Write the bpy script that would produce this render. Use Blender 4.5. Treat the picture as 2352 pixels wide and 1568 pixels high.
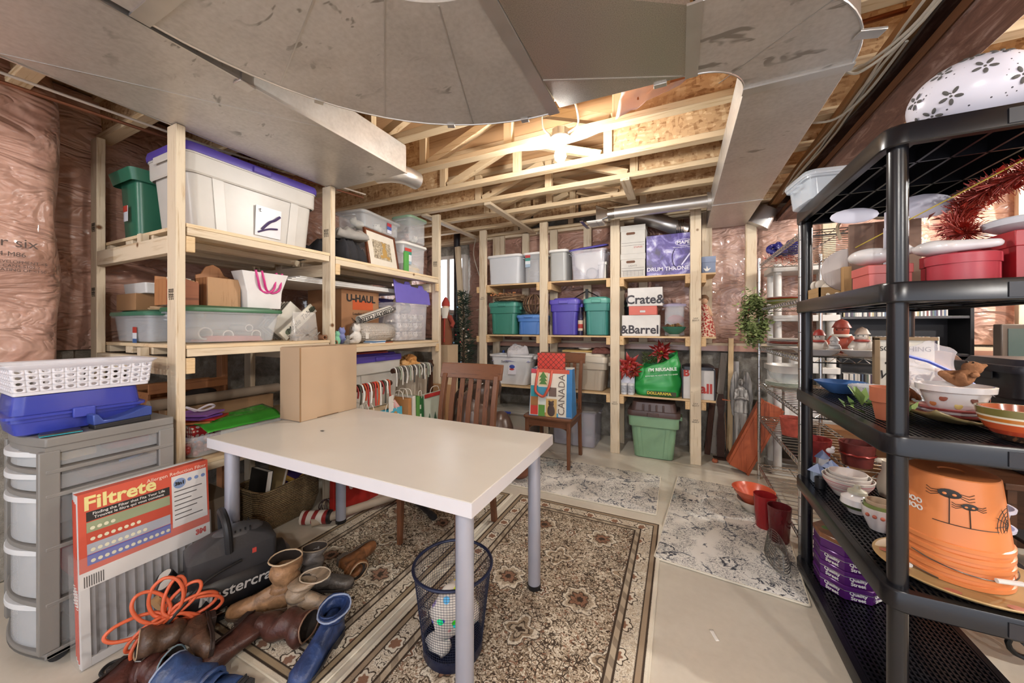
import bpy, math, random
from mathutils import Vector, Matrix, noise
random.seed(7)
PI = math.pi
rad = math.radians
S = bpy.context.scene
COL = S.collection
for o in list(bpy.data.objects):
    bpy.data.objects.remove(o)

# ---------------------------------------------------------------- camera
cam = bpy.data.cameras.new('camera')
cam.sensor_width = 36.0
cam.lens = 36.0 * 814 / 2352
cam.shift_y = -33 / 2352
cam.clip_start = 0.02
cam_o = bpy.data.objects.new('camera', cam)
COL.objects.link(cam_o)
cam_o.location = (0, 0, 1.26)
cam_o.rotation_euler = (PI / 2, 0, rad(25.26))
S.camera = cam_o

# ---------------------------------------------------------------- light
S.view_settings.view_transform = 'Standard'
S.view_settings.look = 'None'
S.view_settings.gamma = 1.0
S.view_settings.use_curve_mapping = False
S.view_settings.exposure = 0.38
W = bpy.data.worlds.new('world')
S.world = W
W.use_nodes = True
bg = W.node_tree.nodes['Background']
bg.inputs[0].default_value = (0.90, 0.94, 1.06, 1)
bg.inputs[1].default_value = 1.6
BULB_W = 80

# ---------------------------------------------------------------- materials
def lin(h):
    if not isinstance(h, str):
        return tuple(h) + (1,)
    c = [int(h[i:i + 2], 16) / 255 for i in (0, 2, 4)]
    return tuple(x / 12.92 if x <= .04045 else ((x + .055) / 1.055) ** 2.4 for x in c) + (1,)

class NT:
    """small helper to write node graphs as expressions"""
    def __init__(s, name):
        s.m = bpy.data.materials.new(name)
        s.m.use_nodes = True
        s.t = s.m.node_tree
        s.b = s.t.nodes['Principled BSDF']
        s.tc = None
    def n(s, typ, **kw):
        o = s.t.nodes.new(typ)
        for k, v in kw.items():
            setattr(o, k, v)
        return o
    def put(s, sock, v):
        if hasattr(v, 'is_output'):
            s.t.links.new(v, sock)
        elif isinstance(v, (tuple, list)) and len(sock.default_value) == 4 and len(v) == 3:
            sock.default_value = tuple(v) + (1,)
        else:
            sock.default_value = v
    def co(s, which='Object', scale=(1, 1, 1), rot=(0, 0, 0), loc=(0, 0, 0)):
        if s.tc is None:
            s.tc = s.n('ShaderNodeTexCoord')
        mp = s.n('ShaderNodeMapping')
        mp.inputs['Scale'].default_value = scale
        mp.inputs['Rotation'].default_value = rot
        mp.inputs['Location'].default_value = loc
        s.t.links.new(s.tc.outputs[which], mp.inputs[0])
        return mp.outputs[0]
    def math(s, op, a, b=0.0, c=0.0):
        o = s.n('ShaderNodeMath', operation=op)
        s.put(o.inputs[0], a); s.put(o.inputs[1], b); s.put(o.inputs[2], c)
        return o.outputs[0]
    def noise(s, vec, scale=5, detail=3, rough=.5, dist=0.0, out='Fac'):
        o = s.n('ShaderNodeTexNoise')
        s.put(o.inputs['Vector'], vec)
        o.inputs['Scale'].default_value = scale
        o.inputs['Detail'].default_value = detail
        o.inputs['Roughness'].default_value = rough
        o.inputs['Distortion'].default_value = dist
        return o.outputs[out]
    def vor(s, vec, scale=5, feature='F1', out='Distance', rnd=1.0):
        o = s.n('ShaderNodeTexVoronoi', feature=feature)
        s.put(o.inputs['Vector'], vec)
        o.inputs['Scale'].default_value = scale
        o.inputs['Randomness'].default_value = rnd
        return o.outputs[out]
    def ramp(s, fac, stops):
        o = s.n('ShaderNodeValToRGB')
        e = o.color_ramp.elements
        while len(e) < len(stops):
            e.new(.5)
        for i, (p, c) in enumerate(stops):
            e[i].position = p
            e[i].color = lin(c)
        s.put(o.inputs[0], fac)
        return o.outputs[0]
    def step(s, fac, lo, hi):
        o = s.n('ShaderNodeMapRange')
        s.put(o.inputs[0], fac)
        o.inputs[1].default_value = lo
        o.inputs[2].default_value = hi
        return o.outputs[0]
    def mix(s, fac, a, b, mode='MIX'):
        o = s.n('ShaderNodeMix', data_type='RGBA', blend_type=mode)
        s.put(o.inputs[0], fac)
        s.put(o.inputs[6], lin(a) if isinstance(a, str) else a)
        s.put(o.inputs[7], lin(b) if isinstance(b, str) else b)
        return o.outputs[2]
    def bump(s, h, strength=.3, dist=.01):
        o = s.n('ShaderNodeBump')
        o.inputs['Strength'].default_value = strength
        o.inputs['Distance'].default_value = dist
        s.put(o.inputs['Height'], h)
        s.t.links.new(o.outputs[0], s.b.inputs['Normal'])
    def done(s, col=None, rough=.5, metal=0, alpha=1, spec=.5, coat=0, trans=0):
        b = s.b
        if col is not None:
            s.put(b.inputs['Base Color'], lin(col) if isinstance(col, str) else col)
        s.put(b.inputs['Roughness'], rough)
        s.put(b.inputs['Metallic'], metal)
        s.put(b.inputs['Alpha'], alpha)
        b.inputs['Specular IOR Level'].default_value = spec
        b.inputs['Coat Weight'].default_value = coat
        b.inputs['Transmission Weight'].default_value = trans
        return s.m

MATS = {}
def pm(col, rough=.45, metal=0, alpha=1, var=.06, scale=14, bump=0, coat=0, spec=.5):
    """plain procedural material: a colour with faint mottling"""
    k = ('pm', col, rough, metal, alpha, var, scale, bump, coat, spec)
    if k in MATS:
        return MATS[k]
    t = NT('mat_' + col)
    v = t.co()
    f = t.noise(v, scale, 3)
    c = lin(col)
    d = tuple(x * (1 - var * 2.2) for x in c[:3]) + (1,)
    l = tuple(min(1, x * (1 + var)) for x in c[:3]) + (1,)
    if bump:
        t.bump(t.noise(v, scale * 6, 4), bump, .004)
    MATS[k] = t.done(t.mix(f, d, l), rough, metal, alpha, spec, coat)
    return MATS[k]

def wood(col='d9bf9b', dark='b08a5e', axis='x', rough=.6, fine=1.0, knots=True):
    k = ('wood', col, dark, axis, rough, fine, knots)
    if k in MATS:
        return MATS[k]
    t = NT('wood_' + col + axis)
    sc = {'x': (1.2, 22, 22), 'y': (22, 1.2, 22), 'z': (22, 22, 1.2)}[axis]
    v = t.co('Object', tuple(q * fine for q in sc))
    g = t.noise(v, 1.6, 4, .6, 1.2)
    g2 = t.noise(v, 7, 3, .6, .4)
    f = t.math('ADD', t.math('MULTIPLY', g, .75), t.math('MULTIPLY', g2, .3))
    c = t.ramp(f, [(.36, dark), (.5, col), (.72, col)])
    if knots:
        kn = t.vor(t.co('Object', (4, 4, 4)), 1.0)
        c = t.mix(t.step(kn, .075, .035), c, '6a4526')
    t.bump(f, .15, .003)
    MATS[k] = t.done(c, rough, spec=.3)
    return MATS[k]

def osb(c1='c6a47c', c2='9a744f', c3='e0c8a0', bright=1):
    k = ('osb', c1)
    if k in MATS:
        return MATS[k]
    t = NT('osb')
    v1 = t.co('Object', (26, 26, 70), (.3, .5, .2))
    v2 = t.co('Object', (60, 30, 26), (1.1, .2, .9))
    a = t.vor(v1, 1.0, out='Color')
    b = t.vor(v2, .8, out='Color')
    sa = t.n('ShaderNodeSeparateColor'); t.t.links.new(a, sa.inputs[0])
    sb = t.n('ShaderNodeSeparateColor'); t.t.links.new(b, sb.inputs[0])
    f = t.math('ADD', t.math('MULTIPLY', sa.outputs[0], .55), t.math('MULTIPLY', sb.outputs[1], .45))
    c = t.ramp(f, [(.1, c2), (.45, c1), (.7, c1), (.95, c3)])
    t.bump(f, .35, .004)
    MATS[k] = t.done(c, .65, spec=.25)
    return MATS[k]

WX, WY, WZ = (wood('d3c2a8', 'b59c7c', a) for a in 'xyz')
JX, JY, JZ = (wood('d6bf9c', 'b7966c', a) for a in 'xyz')

def m_galv():
    t = NT('galvanised_steel')
    v = t.co()
    f = t.noise(v, 3.5, 4, .6, .6)
    g = t.noise(t.co('Object', (9, 9, 9)), 6, 2)
    sm = t.noise(t.co('Object', (6, 15, 6), (0, 0, .7)), 1.0, 3, .55, .6)
    c = t.ramp(t.math('ADD', t.math('MULTIPLY', f, .6), t.math('MULTIPLY', g, .4)),
               [(.3, 'b0aba5'), (.5, 'c2bdb7'), (.75, 'd2cec9')])
    c = t.mix(t.math('MULTIPLY', t.step(sm, .6, .64), t.step(t.noise(v, 1.7, 2), .5, .56)), c, '8f8981')
    r = t.step(f, .2, .9)
    r = t.math('ADD', t.math('MULTIPLY', r, .12), .36)
    t.bump(t.noise(v, 2.2, 2), .12, .03)
    return t.done(c, r, .5)
GALV = m_galv()
GALV2 = pm('cfccc8', .34, .85, var=.1, scale=8)

def m_concrete(name, c1, c2, c3, rough, sc=3, bump=.2):
    t = NT(name)
    v = t.co()
    f = t.noise(v, sc, 6, .65, .3)
    g = t.noise(v, sc * 22, 3)
    c = t.ramp(t.math('ADD', t.math('MULTIPLY', f, .75), t.math('MULTIPLY', g, .25)), [(.3, c2), (.5, c1), (.72, c3)])
    t.bump(t.math('ADD', f, t.math('MULTIPLY', g, .3)), bump, .01)
    return t.done(c, rough)
FLOORM = m_concrete('painted_concrete_floor', 'c9c1b3', 'bdb5a7', 'd2cbbe', .34, 1.5, .03)
CONC = m_concrete('foundation_concrete', '8f897f', '5f5850', 'b9b3aa', .85, 11, .6)

def m_insul():
    t = NT('insulation_under_film')
    v = t.co()
    w = t.noise(v, 3.2, 5, .65, .4)
    big = t.noise(v, 1.1, 3)
    c = t.ramp(t.math('ADD', t.math('MULTIPLY', w, .55), t.math('MULTIPLY', big, .5)),
               [(.3, '9c7462'), (.5, 'bb9180'), (.66, 'cfab9b'), (.85, 'e2ccc0')])
    wr = t.noise(t.co('Object', (2.6, 2.6, 5.5), (.5, .35, .0)), 1.3, 3, .5, .9)
    rid = t.math('ABSOLUTE', t.math('SUBTRACT', wr, .5))
    t.bump(t.math('ADD', rid, t.math('MULTIPLY', w, .15)), .9, .12)
    return t.done(c, .28, coat=.5)
INSUL = m_insul()

def clear(tint='eef1f4', alpha=.22, rough=.22):
    return pm(tint, rough, 0, alpha, .03, 6)
CLEAR = clear()
CLEAR2 = clear('e4e7ea', .26, .25)
BLACK = pm('17171a', .4, var=.1)
INK = pm('2a2624', .6)
WHITE = pm('e6e3de', .45)
PAPER = pm('e2ddd4', .8)
KRAFT = pm('b0967a', .85, var=.05, scale=5)
CHROME = pm('c9c9c9', .2, 1.0, var=.04)

# ---------------------------------------------------------------- geometry
class G:
    def __init__(s):
        s.v, s.f = [], []
    def add(s, v, f):
        k = len(s.v)
        s.v += [tuple(p) for p in v]
        s.f += [tuple(i + k for i in q) for q in f]
        return s
    def box(s, x0, x1, y0, y1, z0, z1):
        v = [(x0, y0, z0), (x1, y0, z0), (x1, y1, z0), (x0, y1, z0), (x0, y0, z1), (x1, y0, z1), (x1, y1, z1), (x0, y1, z1)]
        return s.add(v, [(0, 3, 2, 1), (4, 5, 6, 7), (0, 1, 5, 4), (1, 2, 6, 5), (2, 3, 7, 6), (3, 0, 4, 7)])
    def loft(s, secs, cap0=True, cap1=True, closed=True):
        n = len(secs[0])
        v = [p for q in secs for p in q]
        f = []
        for i in range(len(secs) - 1):
            for j in range(n if closed else n - 1):
                a, b = i * n + j, i * n + (j + 1) % n
                f.append((a, b, b + n, a + n))
        if cap0: f.append(tuple(reversed(range(n))))
        if cap1: f.append(tuple(range((len(secs) - 1) * n, len(secs) * n)))
        return s.add(v, f)
    def prism(s, poly, z0, z1):
        return s.loft([[(x, y, z0) for x, y in poly], [(x, y, z1) for x, y in poly]])
    def lathe(s, prof, n=24, c=(0, 0, 0), sx=1, sy=1):
        secs = [[(c[0] + max(r, 1e-4) * sx * math.cos(2 * PI * j / n), c[1] + max(r, 1e-4) * sy * math.sin(2 * PI * j / n), c[2] + z) for j in range(n)] for r, z in prof]
        return s.loft(secs)
    def tube(s, pts, r, n=8, closed=False):
        pts = [Vector(p) for p in pts]
        m = len(pts)
        rr_ = r if isinstance(r, (list, tuple)) else [r] * m
        secs = []
        up = None
        for i, p in enumerate(pts):
            a = pts[i - 1] if (i > 0 or closed) else p
            b = pts[(i + 1) % m] if (i < m - 1 or closed) else p
            d = (b - a).normalized()
            if up is None:
                up = Vector((0, 0, 1)) if abs(d.z) < .9 else Vector((1, 0, 0))
            u = d.cross(up)
            if u.length < 1e-5: u = d.orthogonal()
            u.normalize()
            w = u.cross(d).normalized()
            up = w
            secs.append([tuple(p + (u * math.cos(2 * PI * k / n) + w * math.sin(2 * PI * k / n)) * rr_[i]) for k in range(n)])
        if closed:
            secs.append(secs[0])
            return s.loft(secs, False, False)
        return s.loft(secs)
    def cyl(s, a, b, r, r2=None, n=16):
        return s.tube([a, b], [r, r if r2 is None else r2], n)
    def sph(s, c, r, n=14, m=9):
        if not isinstance(r, (tuple, list)): r = (r, r, r)
        secs = []
        for i in range(m + 1):
            t = -PI / 2 + PI * i / m
            q = max(math.cos(t), .02)
            secs.append([(c[0] + r[0] * q * math.cos(2 * PI * j / n), c[1] + r[1] * q * math.sin(2 * PI * j / n), c[2] + r[2] * math.sin(t)) for j in range(n)])
        return s.loft(secs)
    def grid(s, fn, nu, nv, wrap=False):
        v = [fn(i / (nu - 1), j / (nv - 1)) for j in range(nv) for i in range(nu)]
        f = [(j * nu + i, j * nu + i + 1, (j + 1) * nu + i + 1, (j + 1) * nu + i) for j in range(nv - 1) for i in range(nu - 1)]
        return s.add(v, f)
    def bar(s, a, b, w, h, up=(0, 0, 1)):
        """rectangular bar from a to b, w across, h along up"""
        a, b, up = Vector(a), Vector(b), Vector(up)
        d = (b - a).normalized()
        u = d.cross(up).normalized() * w / 2
        q = u.cross(d).normalized() * h / 2
        return s.loft([[tuple(p + i * u + j * q) for i, j in ((-1, -1), (1, -1), (1, 1), (-1, 1))] for p in (a, b)])
    def xf(s, m):
        s.v = [tuple(m @ Vector(p)) for p in s.v]
        return s
    def mv(s, x=0, y=0, z=0):
        s.v = [(p[0] + x, p[1] + y, p[2] + z) for p in s.v]
        return s
    def rot(s, ax, deg):
        return s.xf(Matrix.Rotation(rad(deg), 4, ax))
    def sc(s, x=1, y=1, z=1):
        s.v = [(p[0] * x, p[1] * y, p[2] * z) for p in s.v]
        return s
    def jit(s, amp, sc=8, seed=0):
        o = Vector((seed * 3.1, seed * 7.7, seed * 1.3))
        s.v = [tuple(Vector(p) + noise.noise_vector(Vector(p) * sc + o) * amp) for p in s.v]
        return s

def rr(w, d, r, z, cx=0, cy=0, n=4):
    """rounded rectangle section"""
    r = min(r, w / 2 - 1e-4, d / 2 - 1e-4)
    out = []
    for k, (sx, sy) in enumerate(((1, 1), (-1, 1), (-1, -1), (1, -1))):
        for i in range(n + 1):
            a = PI / 2 * (k + i / n)
            out.append((cx + sx * (w / 2 - r) + r * math.cos(a), cy + sy * (d / 2 - r) + r * math.sin(a), z))
    return out

def ob(name, g, m, parent=None, loc=(0, 0, 0), rot=(0, 0, 0), bevel=0, smooth=.6, label=None, kind=None, remesh=0, subsurf=0, solid=0):
    me = bpy.data.meshes.new(name)
    me.from_pydata(g.v, [], g.f)
    me.update()
    if smooth:
        me.polygons.foreach_set('use_smooth', [True] * len(me.polygons))
        me.set_sharp_from_angle(angle=smooth)
    me.materials.append(m)
    return ob2(name, me, parent, loc, rot, bevel, label, kind, remesh, subsurf, solid)

def ob2(name, me, parent=None, loc=(0, 0, 0), rot=(0, 0, 0), bevel=0, label=None, kind=None, remesh=0, subsurf=0, solid=0):
    o = bpy.data.objects.new(name, me)
    COL.objects.link(o)
    o.parent = parent
    o.location = loc
    o.rotation_euler = rot
    if solid:
        q = o.modifiers.new('solid', 'SOLIDIFY'); q.thickness = solid; q.offset = 0
    if remesh:
        q = o.modifiers.new('remesh', 'REMESH'); q.mode = 'VOXEL'; q.voxel_size = remesh; q.use_smooth_shade = True
        q = o.modifiers.new('smooth', 'SMOOTH'); q.iterations = 4; q.factor = .6
    if subsurf:
        q = o.modifiers.new('sub', 'SUBSURF'); q.levels = subsurf; q.render_levels = subsurf
    if bevel:
        q = o.modifiers.new('bevel', 'BEVEL'); q.width = bevel; q.segments = 2; q.limit_method = 'ANGLE'
    if label: o['label'] = label
    if kind: o['kind'] = kind
    return o

def tag(o, label, cat, group=None):
    o['label'] = label
    o['category'] = cat
    if group: o['group'] = group
    return o

def thing(name, label, cat, loc=(0, 0, 0), rz=0, group=None, rx=0, ry=0):
    o = bpy.data.objects.new(name, None)
    o.empty_display_size = .05
    COL.objects.link(o)
    o.location = loc
    o.rotation_euler = (rad(rx), rad(ry), rad(rz))
    return tag(o, label, cat, group)

def one(name, g, m, label, cat, loc=(0, 0, 0), rz=0, group=None, rx=0, ry=0, **kw):
    o = ob(name, g, m, None, loc, (rad(rx), rad(ry), rad(rz)), **kw)
    return tag(o, label, cat, group)

def dup(root, loc, rz=0, label=None, group=None, sc=None):
    def cp(o, par):
        c = o.copy(); COL.objects.link(c); c.parent = par
        for ch in o.children: cp(ch, c)
        return c
    r = cp(root, None)
    r.location = loc
    r.rotation_euler = (0, 0, rad(rz))
    if sc: r.scale = sc
    if label: r['label'] = label
    if group: r['group'] = group
    return r

def attach(o, par):
    o.parent = par
    o.matrix_parent_inverse = par.matrix_basis.inverted()
    for k in ('category', 'group'):
        if k in o: del o[k]
    return o

def struct(name, g, m, **kw):
    return ob(name, g, m, kind='structure', **kw)

FACE = {'-y': (PI / 2, 0, 0), '+x': (PI / 2, 0, PI / 2), '+z': (0, 0, 0), '-x': (PI / 2, 0, -PI / 2), '+y': (PI / 2, 0, PI)}
def txt(parent, s, size, loc, face='-y', m=None, name='lettering', align='CENTER', bold=0, spin=0, sx=1, shear=0):
    cu = bpy.data.curves.new(name, 'FONT')
    cu.body = s
    cu.size = size
    cu.align_x = align
    cu.align_y = 'CENTER'
    cu.extrude = .0006
    cu.offset = bold
    cu.shear = shear
    cu.resolution_u = 3
    tmp = bpy.data.objects.new('tmp', cu)
    me = bpy.data.meshes.new_from_object(tmp)
    me.materials.clear()
    me.materials.append(m or INK)
    bpy.data.objects.remove(tmp)
    bpy.data.curves.remove(cu)
    fr = FACE[face] if isinstance(face, str) else face
    o = ob2(name, me, parent, loc)
    e = Matrix.Rotation(rad(spin), 3, 'Z')
    from mathutils import Euler
    o.rotation_euler = (Euler(fr).to_matrix() @ e).to_euler()
    o.scale = (sx, 1, 1)
    return o

def plate(parent, name, w, h, loc, face, m, t=.0008, label=None):
    """thin printed panel lying on a face"""
    fr = FACE[face] if isinstance(face, str) else face
    return ob(name, G().box(-w / 2, w / 2, -h / 2, h / 2, 0, t), m, parent, loc, fr, smooth=0, label=label)

def smooth_path(pts, k=6, closed=False):
    """Catmull-Rom through points"""
    P = [Vector(p) for p in pts]
    n = len(P)
    out = []
    for i in range(n if closed else n - 1):
        p0 = P[(i - 1) % n] if closed or i > 0 else P[i]
        p1, p2 = P[i], P[(i + 1) % n]
        p3 = P[(i + 2) % n] if closed or i + 2 < n else p2
        for j in range(k):
            t = j / k
            out.append(.5 * ((2 * p1) + (p2 - p0) * t + (2 * p0 - 5 * p1 + 4 * p2 - p3) * t * t + (3 * p1 - p0 - 3 * p2 + p3) * t ** 3))
    if not closed: out.append(P[-1])
    return out
if hasattr(S, 'cycles'):
    S.cycles.caustics_reflective = False
    S.cycles.caustics_refractive = False
# ================================================================ setting
struct('floor', G().box(-3.5, 4.7, -2.6, 4.3, -.12, 0), FLOORM, smooth=0)

def insul_sheet(name, parent, p0, du, dv, nrm, lu, lv, bulge=.07, seed=0, pitch=.6):
    """film-covered insulation batts bulging between studs"""
    p0, du, dv, nrm = (Vector(q) for q in (p0, du, dv, nrm))
    def fn(u, v):
        a, b = u * lu, v * lv
        q = bulge * abs(math.sin(PI * a / pitch)) ** .6 * (.7 + .3 * math.sin(PI * v))
        w = noise.noise(Vector((a * 2.2 + seed, b * 1.3, seed))) * .05 + noise.noise(Vector((a * 7 + b * 5, b * 4 - a * 3, seed + 3))) * .018
        e = min(1, v * 8, (1 - v) * 8)
        return tuple(p0 + du * a + dv * b + nrm * (q * e + w * e))
    return ob(name, G().grid(fn, max(8, int(lu * 26)), max(8, int(lv * 22))), INSUL, parent, smooth=PI)

wb = struct('wall_back', G().box(-3.5, 4.7, 4.2, 4.32, 0, 2.75), CONC, smooth=0)
insul_sheet('insulation_film', wb, (-2.62, 4.17, 1.1), (1, 0, 0), (0, 0, 1), (0, -1, 0), 3.3, 1.4, seed=2)
insul_sheet('insulation_film', wb, (.68, 4.17, 1.12), (1, 0, 0), (0, 0, 1), (0, -1, 0), 3.9, 1.4, seed=5)
insul_sheet('insulation_film', wb, (-3.4, 4.17, 1.1), (1, 0, 0), (0, 0, 1), (0, -1, 0), .25, 1.4, .02, seed=9)
ob('sill_plate', G().box(-2.9, 4.5, 4.1, 4.2, 1.06, 1.1), WX, wb, bevel=.003)
ob('top_plate', G().box(-3.4, 4.5, 4.07, 4.17, 2.4, 2.44), WX, wb, bevel=.003)
ob('film_edge', G().box(-2.6, 2.9, 4.085, 4.1, 1.02, 1.075).jit(.006, 6), pm('b88d7c', .25, coat=.4), wb)
for xx in (-2.06, -1.72, -1.36, -.95, -.35, .25, .62, 1.2, 2.35):
    ob('stud', G().box(xx - .045, xx + .045, 4.03, 4.07, 1.1, 2.42), WZ, wb, bevel=.003)
wl = struct('wall_left', G().box(-3.5, -3.42, -2.6, 4.2, 0, 2.75), CONC, smooth=0)
ob('footing_ledge', G().box(-3.42, -3.02, -2.6, .62, 0, 1.08), CONC, wl, bevel=.01)
insul_sheet('insulation_film', wl, (-3.38, .62, 1.12), (0, 1, 0), (0, 0, 1), (1, 0, 0), 3.5, 1.6, seed=12)
def bulgebox(u, v):
    # big sagging batt wrapped in film beside the ledge
    a, b = u * 3.0, v
    z = 1.03 + b * 1.62
    ex = -2.93 + .05 * math.sin(b * PI) + .025 * noise.noise(Vector((a * 3, z * 2.5, 4))) - .25 * max(0, b - .86) * 4
    if a < .5:                                   # side turning back to the wall
        k = a / .5
        return (-3.4 + (ex + 3.4) * k, .69 - .06 * k ** 6 + .02 * noise.noise(Vector((k * 4, z * 3, 1))), z)
    return (ex, .63 - (a - .5) * 1.0 + .0, z)
ob('insulation_batt', G().grid(bulgebox, 70, 34), INSUL, wl, smooth=PI)
ob('film_hem', G().box(-3.05, -2.9, -1.5, .64, .99, 1.05).jit(.02, 5), pm('8d8378', .25, coat=.4), wl)
txt(wl, 'super six', .062, (-2.858, .47, 1.66), (PI / 2, 0, PI / 2 - .08), pm('4a352c', .5), 'film_lettering')
txt(wl, '1-51.34-M86', .03, (-2.858, .47, 1.605), (PI / 2, 0, PI / 2 - .08), pm('4a352c', .5), 'film_lettering')
txt(wl, 'SMOKE DEVELOPMENT <5\nE WITH CAN4-S102.2\nSPREAD RATING OF <150', .019, (-2.858, .5, 1.55), (PI / 2, 0, PI / 2 - .08), pm('4a352c', .5), 'film_lettering')
wr = struct('wall_right', G().box(4.6, 4.7, -2.6, 4.2, 0, 2.75), CONC, smooth=0)
insul_sheet('insulation_film', wr, (4.58, .6, 1.12), (0, 1, 0), (0, 0, 1), (-1, 0, 0), 3.5, 1.3, seed=22)

# corner window with daylight behind it
def m_emit(name, col, s):
    t = NT(name)
    t.b.inputs['Emission Color'].default_value = lin(col)
    t.b.inputs['Emission Strength'].default_value = s
    return t.done(col, .4)
win = struct('window_1', G().box(-3.12, -2.68, 4.12, 4.16, 1.5, 2.2), m_emit('daylight_pane', 'eef4ff', 5), smooth=0)
for x0, x1, z0, z1 in ((-3.17, -3.12, 1.45, 2.25), (-2.68, -2.63, 1.45, 2.25), (-3.12, -2.68, 2.2, 2.25), (-3.12, -2.68, 1.45, 1.5), (-2.93, -2.88, 1.5, 2.2)):
    ob('window_frame', G().box(x0, x1, 4.08, 4.17, z0, z1), WHITE, win, bevel=.004)

# ceiling: subfloor, open-web joists
SUB = wood('cda57c', 'ab8056', 'x', .6, .4, False)
cl = struct('ceiling', G().box(-3.5, 4.7, -2.6, 4.3, 2.74, 2.78), SUB, smooth=0)
OSB1 = osb()
JW = .068
jy = [-1.5, -1.1, -.7, -.3, .1, .5, .9, 1.3, 1.69, 2.09, 2.5, 2.89, 3.27, 3.66, 4.03]
def joist(y, x0, x1, xo0, xo1, i):
    j = ob('joist', G().box(x0, x1, y, y + JW, 2.43, 2.468), JX, cl, bevel=.003)
    ob('top_chord', G().box(x0, x1, y, y + JW, 2.70, 2.738), JX, j, bevel=.003)
    if xo0 > x0: ob('end_panel', G().box(x0, xo0, y + .028, y + .04, 2.468, 2.70), OSB1, j, smooth=0)
    if xo1 < x1: ob('end_panel', G().box(xo1, x1, y + .028, y + .04, 2.468, 2.70), OSB1, j, smooth=0)
    n = max(1, round((xo1 - xo0) / .58))
    w = (xo1 - xo0) / n
    for k in range(n + 1):
        xx = xo0 + k * w
        ob('web', G().box(xx - .03, xx + .03, y + .012, y + .056, 2.468, 2.70), JZ, j, bevel=.002)
    for k in range(n):
        xx = xo0 + k * w
        a, b = (xx + .05, xx + w - .05) if k % 2 == 0 else (xx + w - .05, xx + .05)
        ob('diagonal', G().bar((a, y + .034, 2.475), (b, y + .034, 2.695), .044, .055), JX, j, bevel=.002)
for i, y in enumerate(jy):
    joist(y, -3.4, .88, -1.85 + .12 * (i % 2), -.45 + .13 * (i % 2), i)
    joist(y + .02, .9, 4.6, 1.7, 3.4, i)
for x0, y0, y1 in ((-1.66, 2.9, 4.15), (-2.42, 2.92, 4.1), (-.42, 2.88, 3.35), (-.3, 3.6, 4.12)):
    ob('strapping', G().box(x0, x0 + .07, y0, y1, 2.405, 2.43), WY, cl, bevel=.002)
for k in range(6):                               # blocking panels between the joists at the back
    ob('blocking', G().box(-2.6 + k * .55, -2.08 + k * .55, 3.74, 3.752, 2.47, 2.735), OSB1, cl, smooth=0)

# steel beam with nailer
RUST = NT('primed_beam_steel')
_v = RUST.co('Object', (6, 1.2, 6), (0, 0, .4))
_f = RUST.noise(_v, 3, 5, .7, .8)
_c = RUST.ramp(_f, [(.35, '4a2f26'), (.52, '6a4a3f'), (.66, '96807a')])
RUST = RUST.done(_c, .55, .15)
bm = thing('steel_beam', 'long rust-brown steel I-beam running under the joists', 'beam', (.915, .9, 2.26))
ob('web', G().box(-.008, .008, -3.4, 3.25, .012, .158), RUST, bm)
ob('flange', G().box(-.085, .085, -3.4, 3.25, 0, .014), RUST, bm, bevel=.003)
ob('flange', G().box(-.085, .085, -3.4, 3.25, .156, .17), RUST, bm, bevel=.003)
ob('nailer', G().box(-.16, -.088, -3.4, 3.2, .12, .158), wood('a87f56', '80593a', 'y'), bm, bevel=.003)
ob('web_filler', G().box(-.085, -.012, -3.4, 3.2, .02, .06), wood('7a5238', '5a3826', 'y'), bm)

# wires stapled along the beam
WIRE = pm('d8d2c4', .5)
for k, (dx, dz) in enumerate(((-.135, .0), (-.12, .004), (-.15, .006), (-.105, -.004))):
    pts = [(.915 + dx + .012 * math.sin(y * 5 + k), y, 2.367 + dz + .008 * math.sin(y * 3 + k * 2)) for y in [a * .2 - .4 for a in range(21)]]
    one('cable', G().tube(pts, .0055, 6), pm('4a423c', .5) if k == 3 else WIRE, ['white cable stapled to the side of the steel beam', 'white cable stapled to the side of the steel beam', 'white cable stapled to the side of the steel beam', 'dark cable running among white ones beside the steel beam'][k], 'cable', group='cables along the beam')
one('cable', G().tube(smooth_path([(.78, 1.45, 2.37), (.77, 1.75, 2.35), (.72, 1.95, 2.36), (.71, 2.05, 2.4), (.68, 2.09, 2.41), (.66, 2.12, 2.432)]), .006, 6), WIRE, 'white cable looping from the beam up into the joists', 'cable')
one('cable', G().tube(smooth_path([(.79, 1.2, 2.37), (.78, 1.75, 2.345), (.7, 1.98, 2.34), (.66, 2.04, 2.39), (.64, 2.1, 2.432)]), .006, 6), WIRE, 'white cable crossing from the beam to the duct side', 'cable')
one('cable', G().tube(smooth_path([(.8, 1.9, 2.37), (.79, 2.2, 2.35), (.74, 2.4, 2.35), (.66, 2.5, 2.4), (.63, 2.53, 2.432)]), .006, 6), WIRE, 'white cable drooping below the beam before the joists', 'cable')

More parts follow.
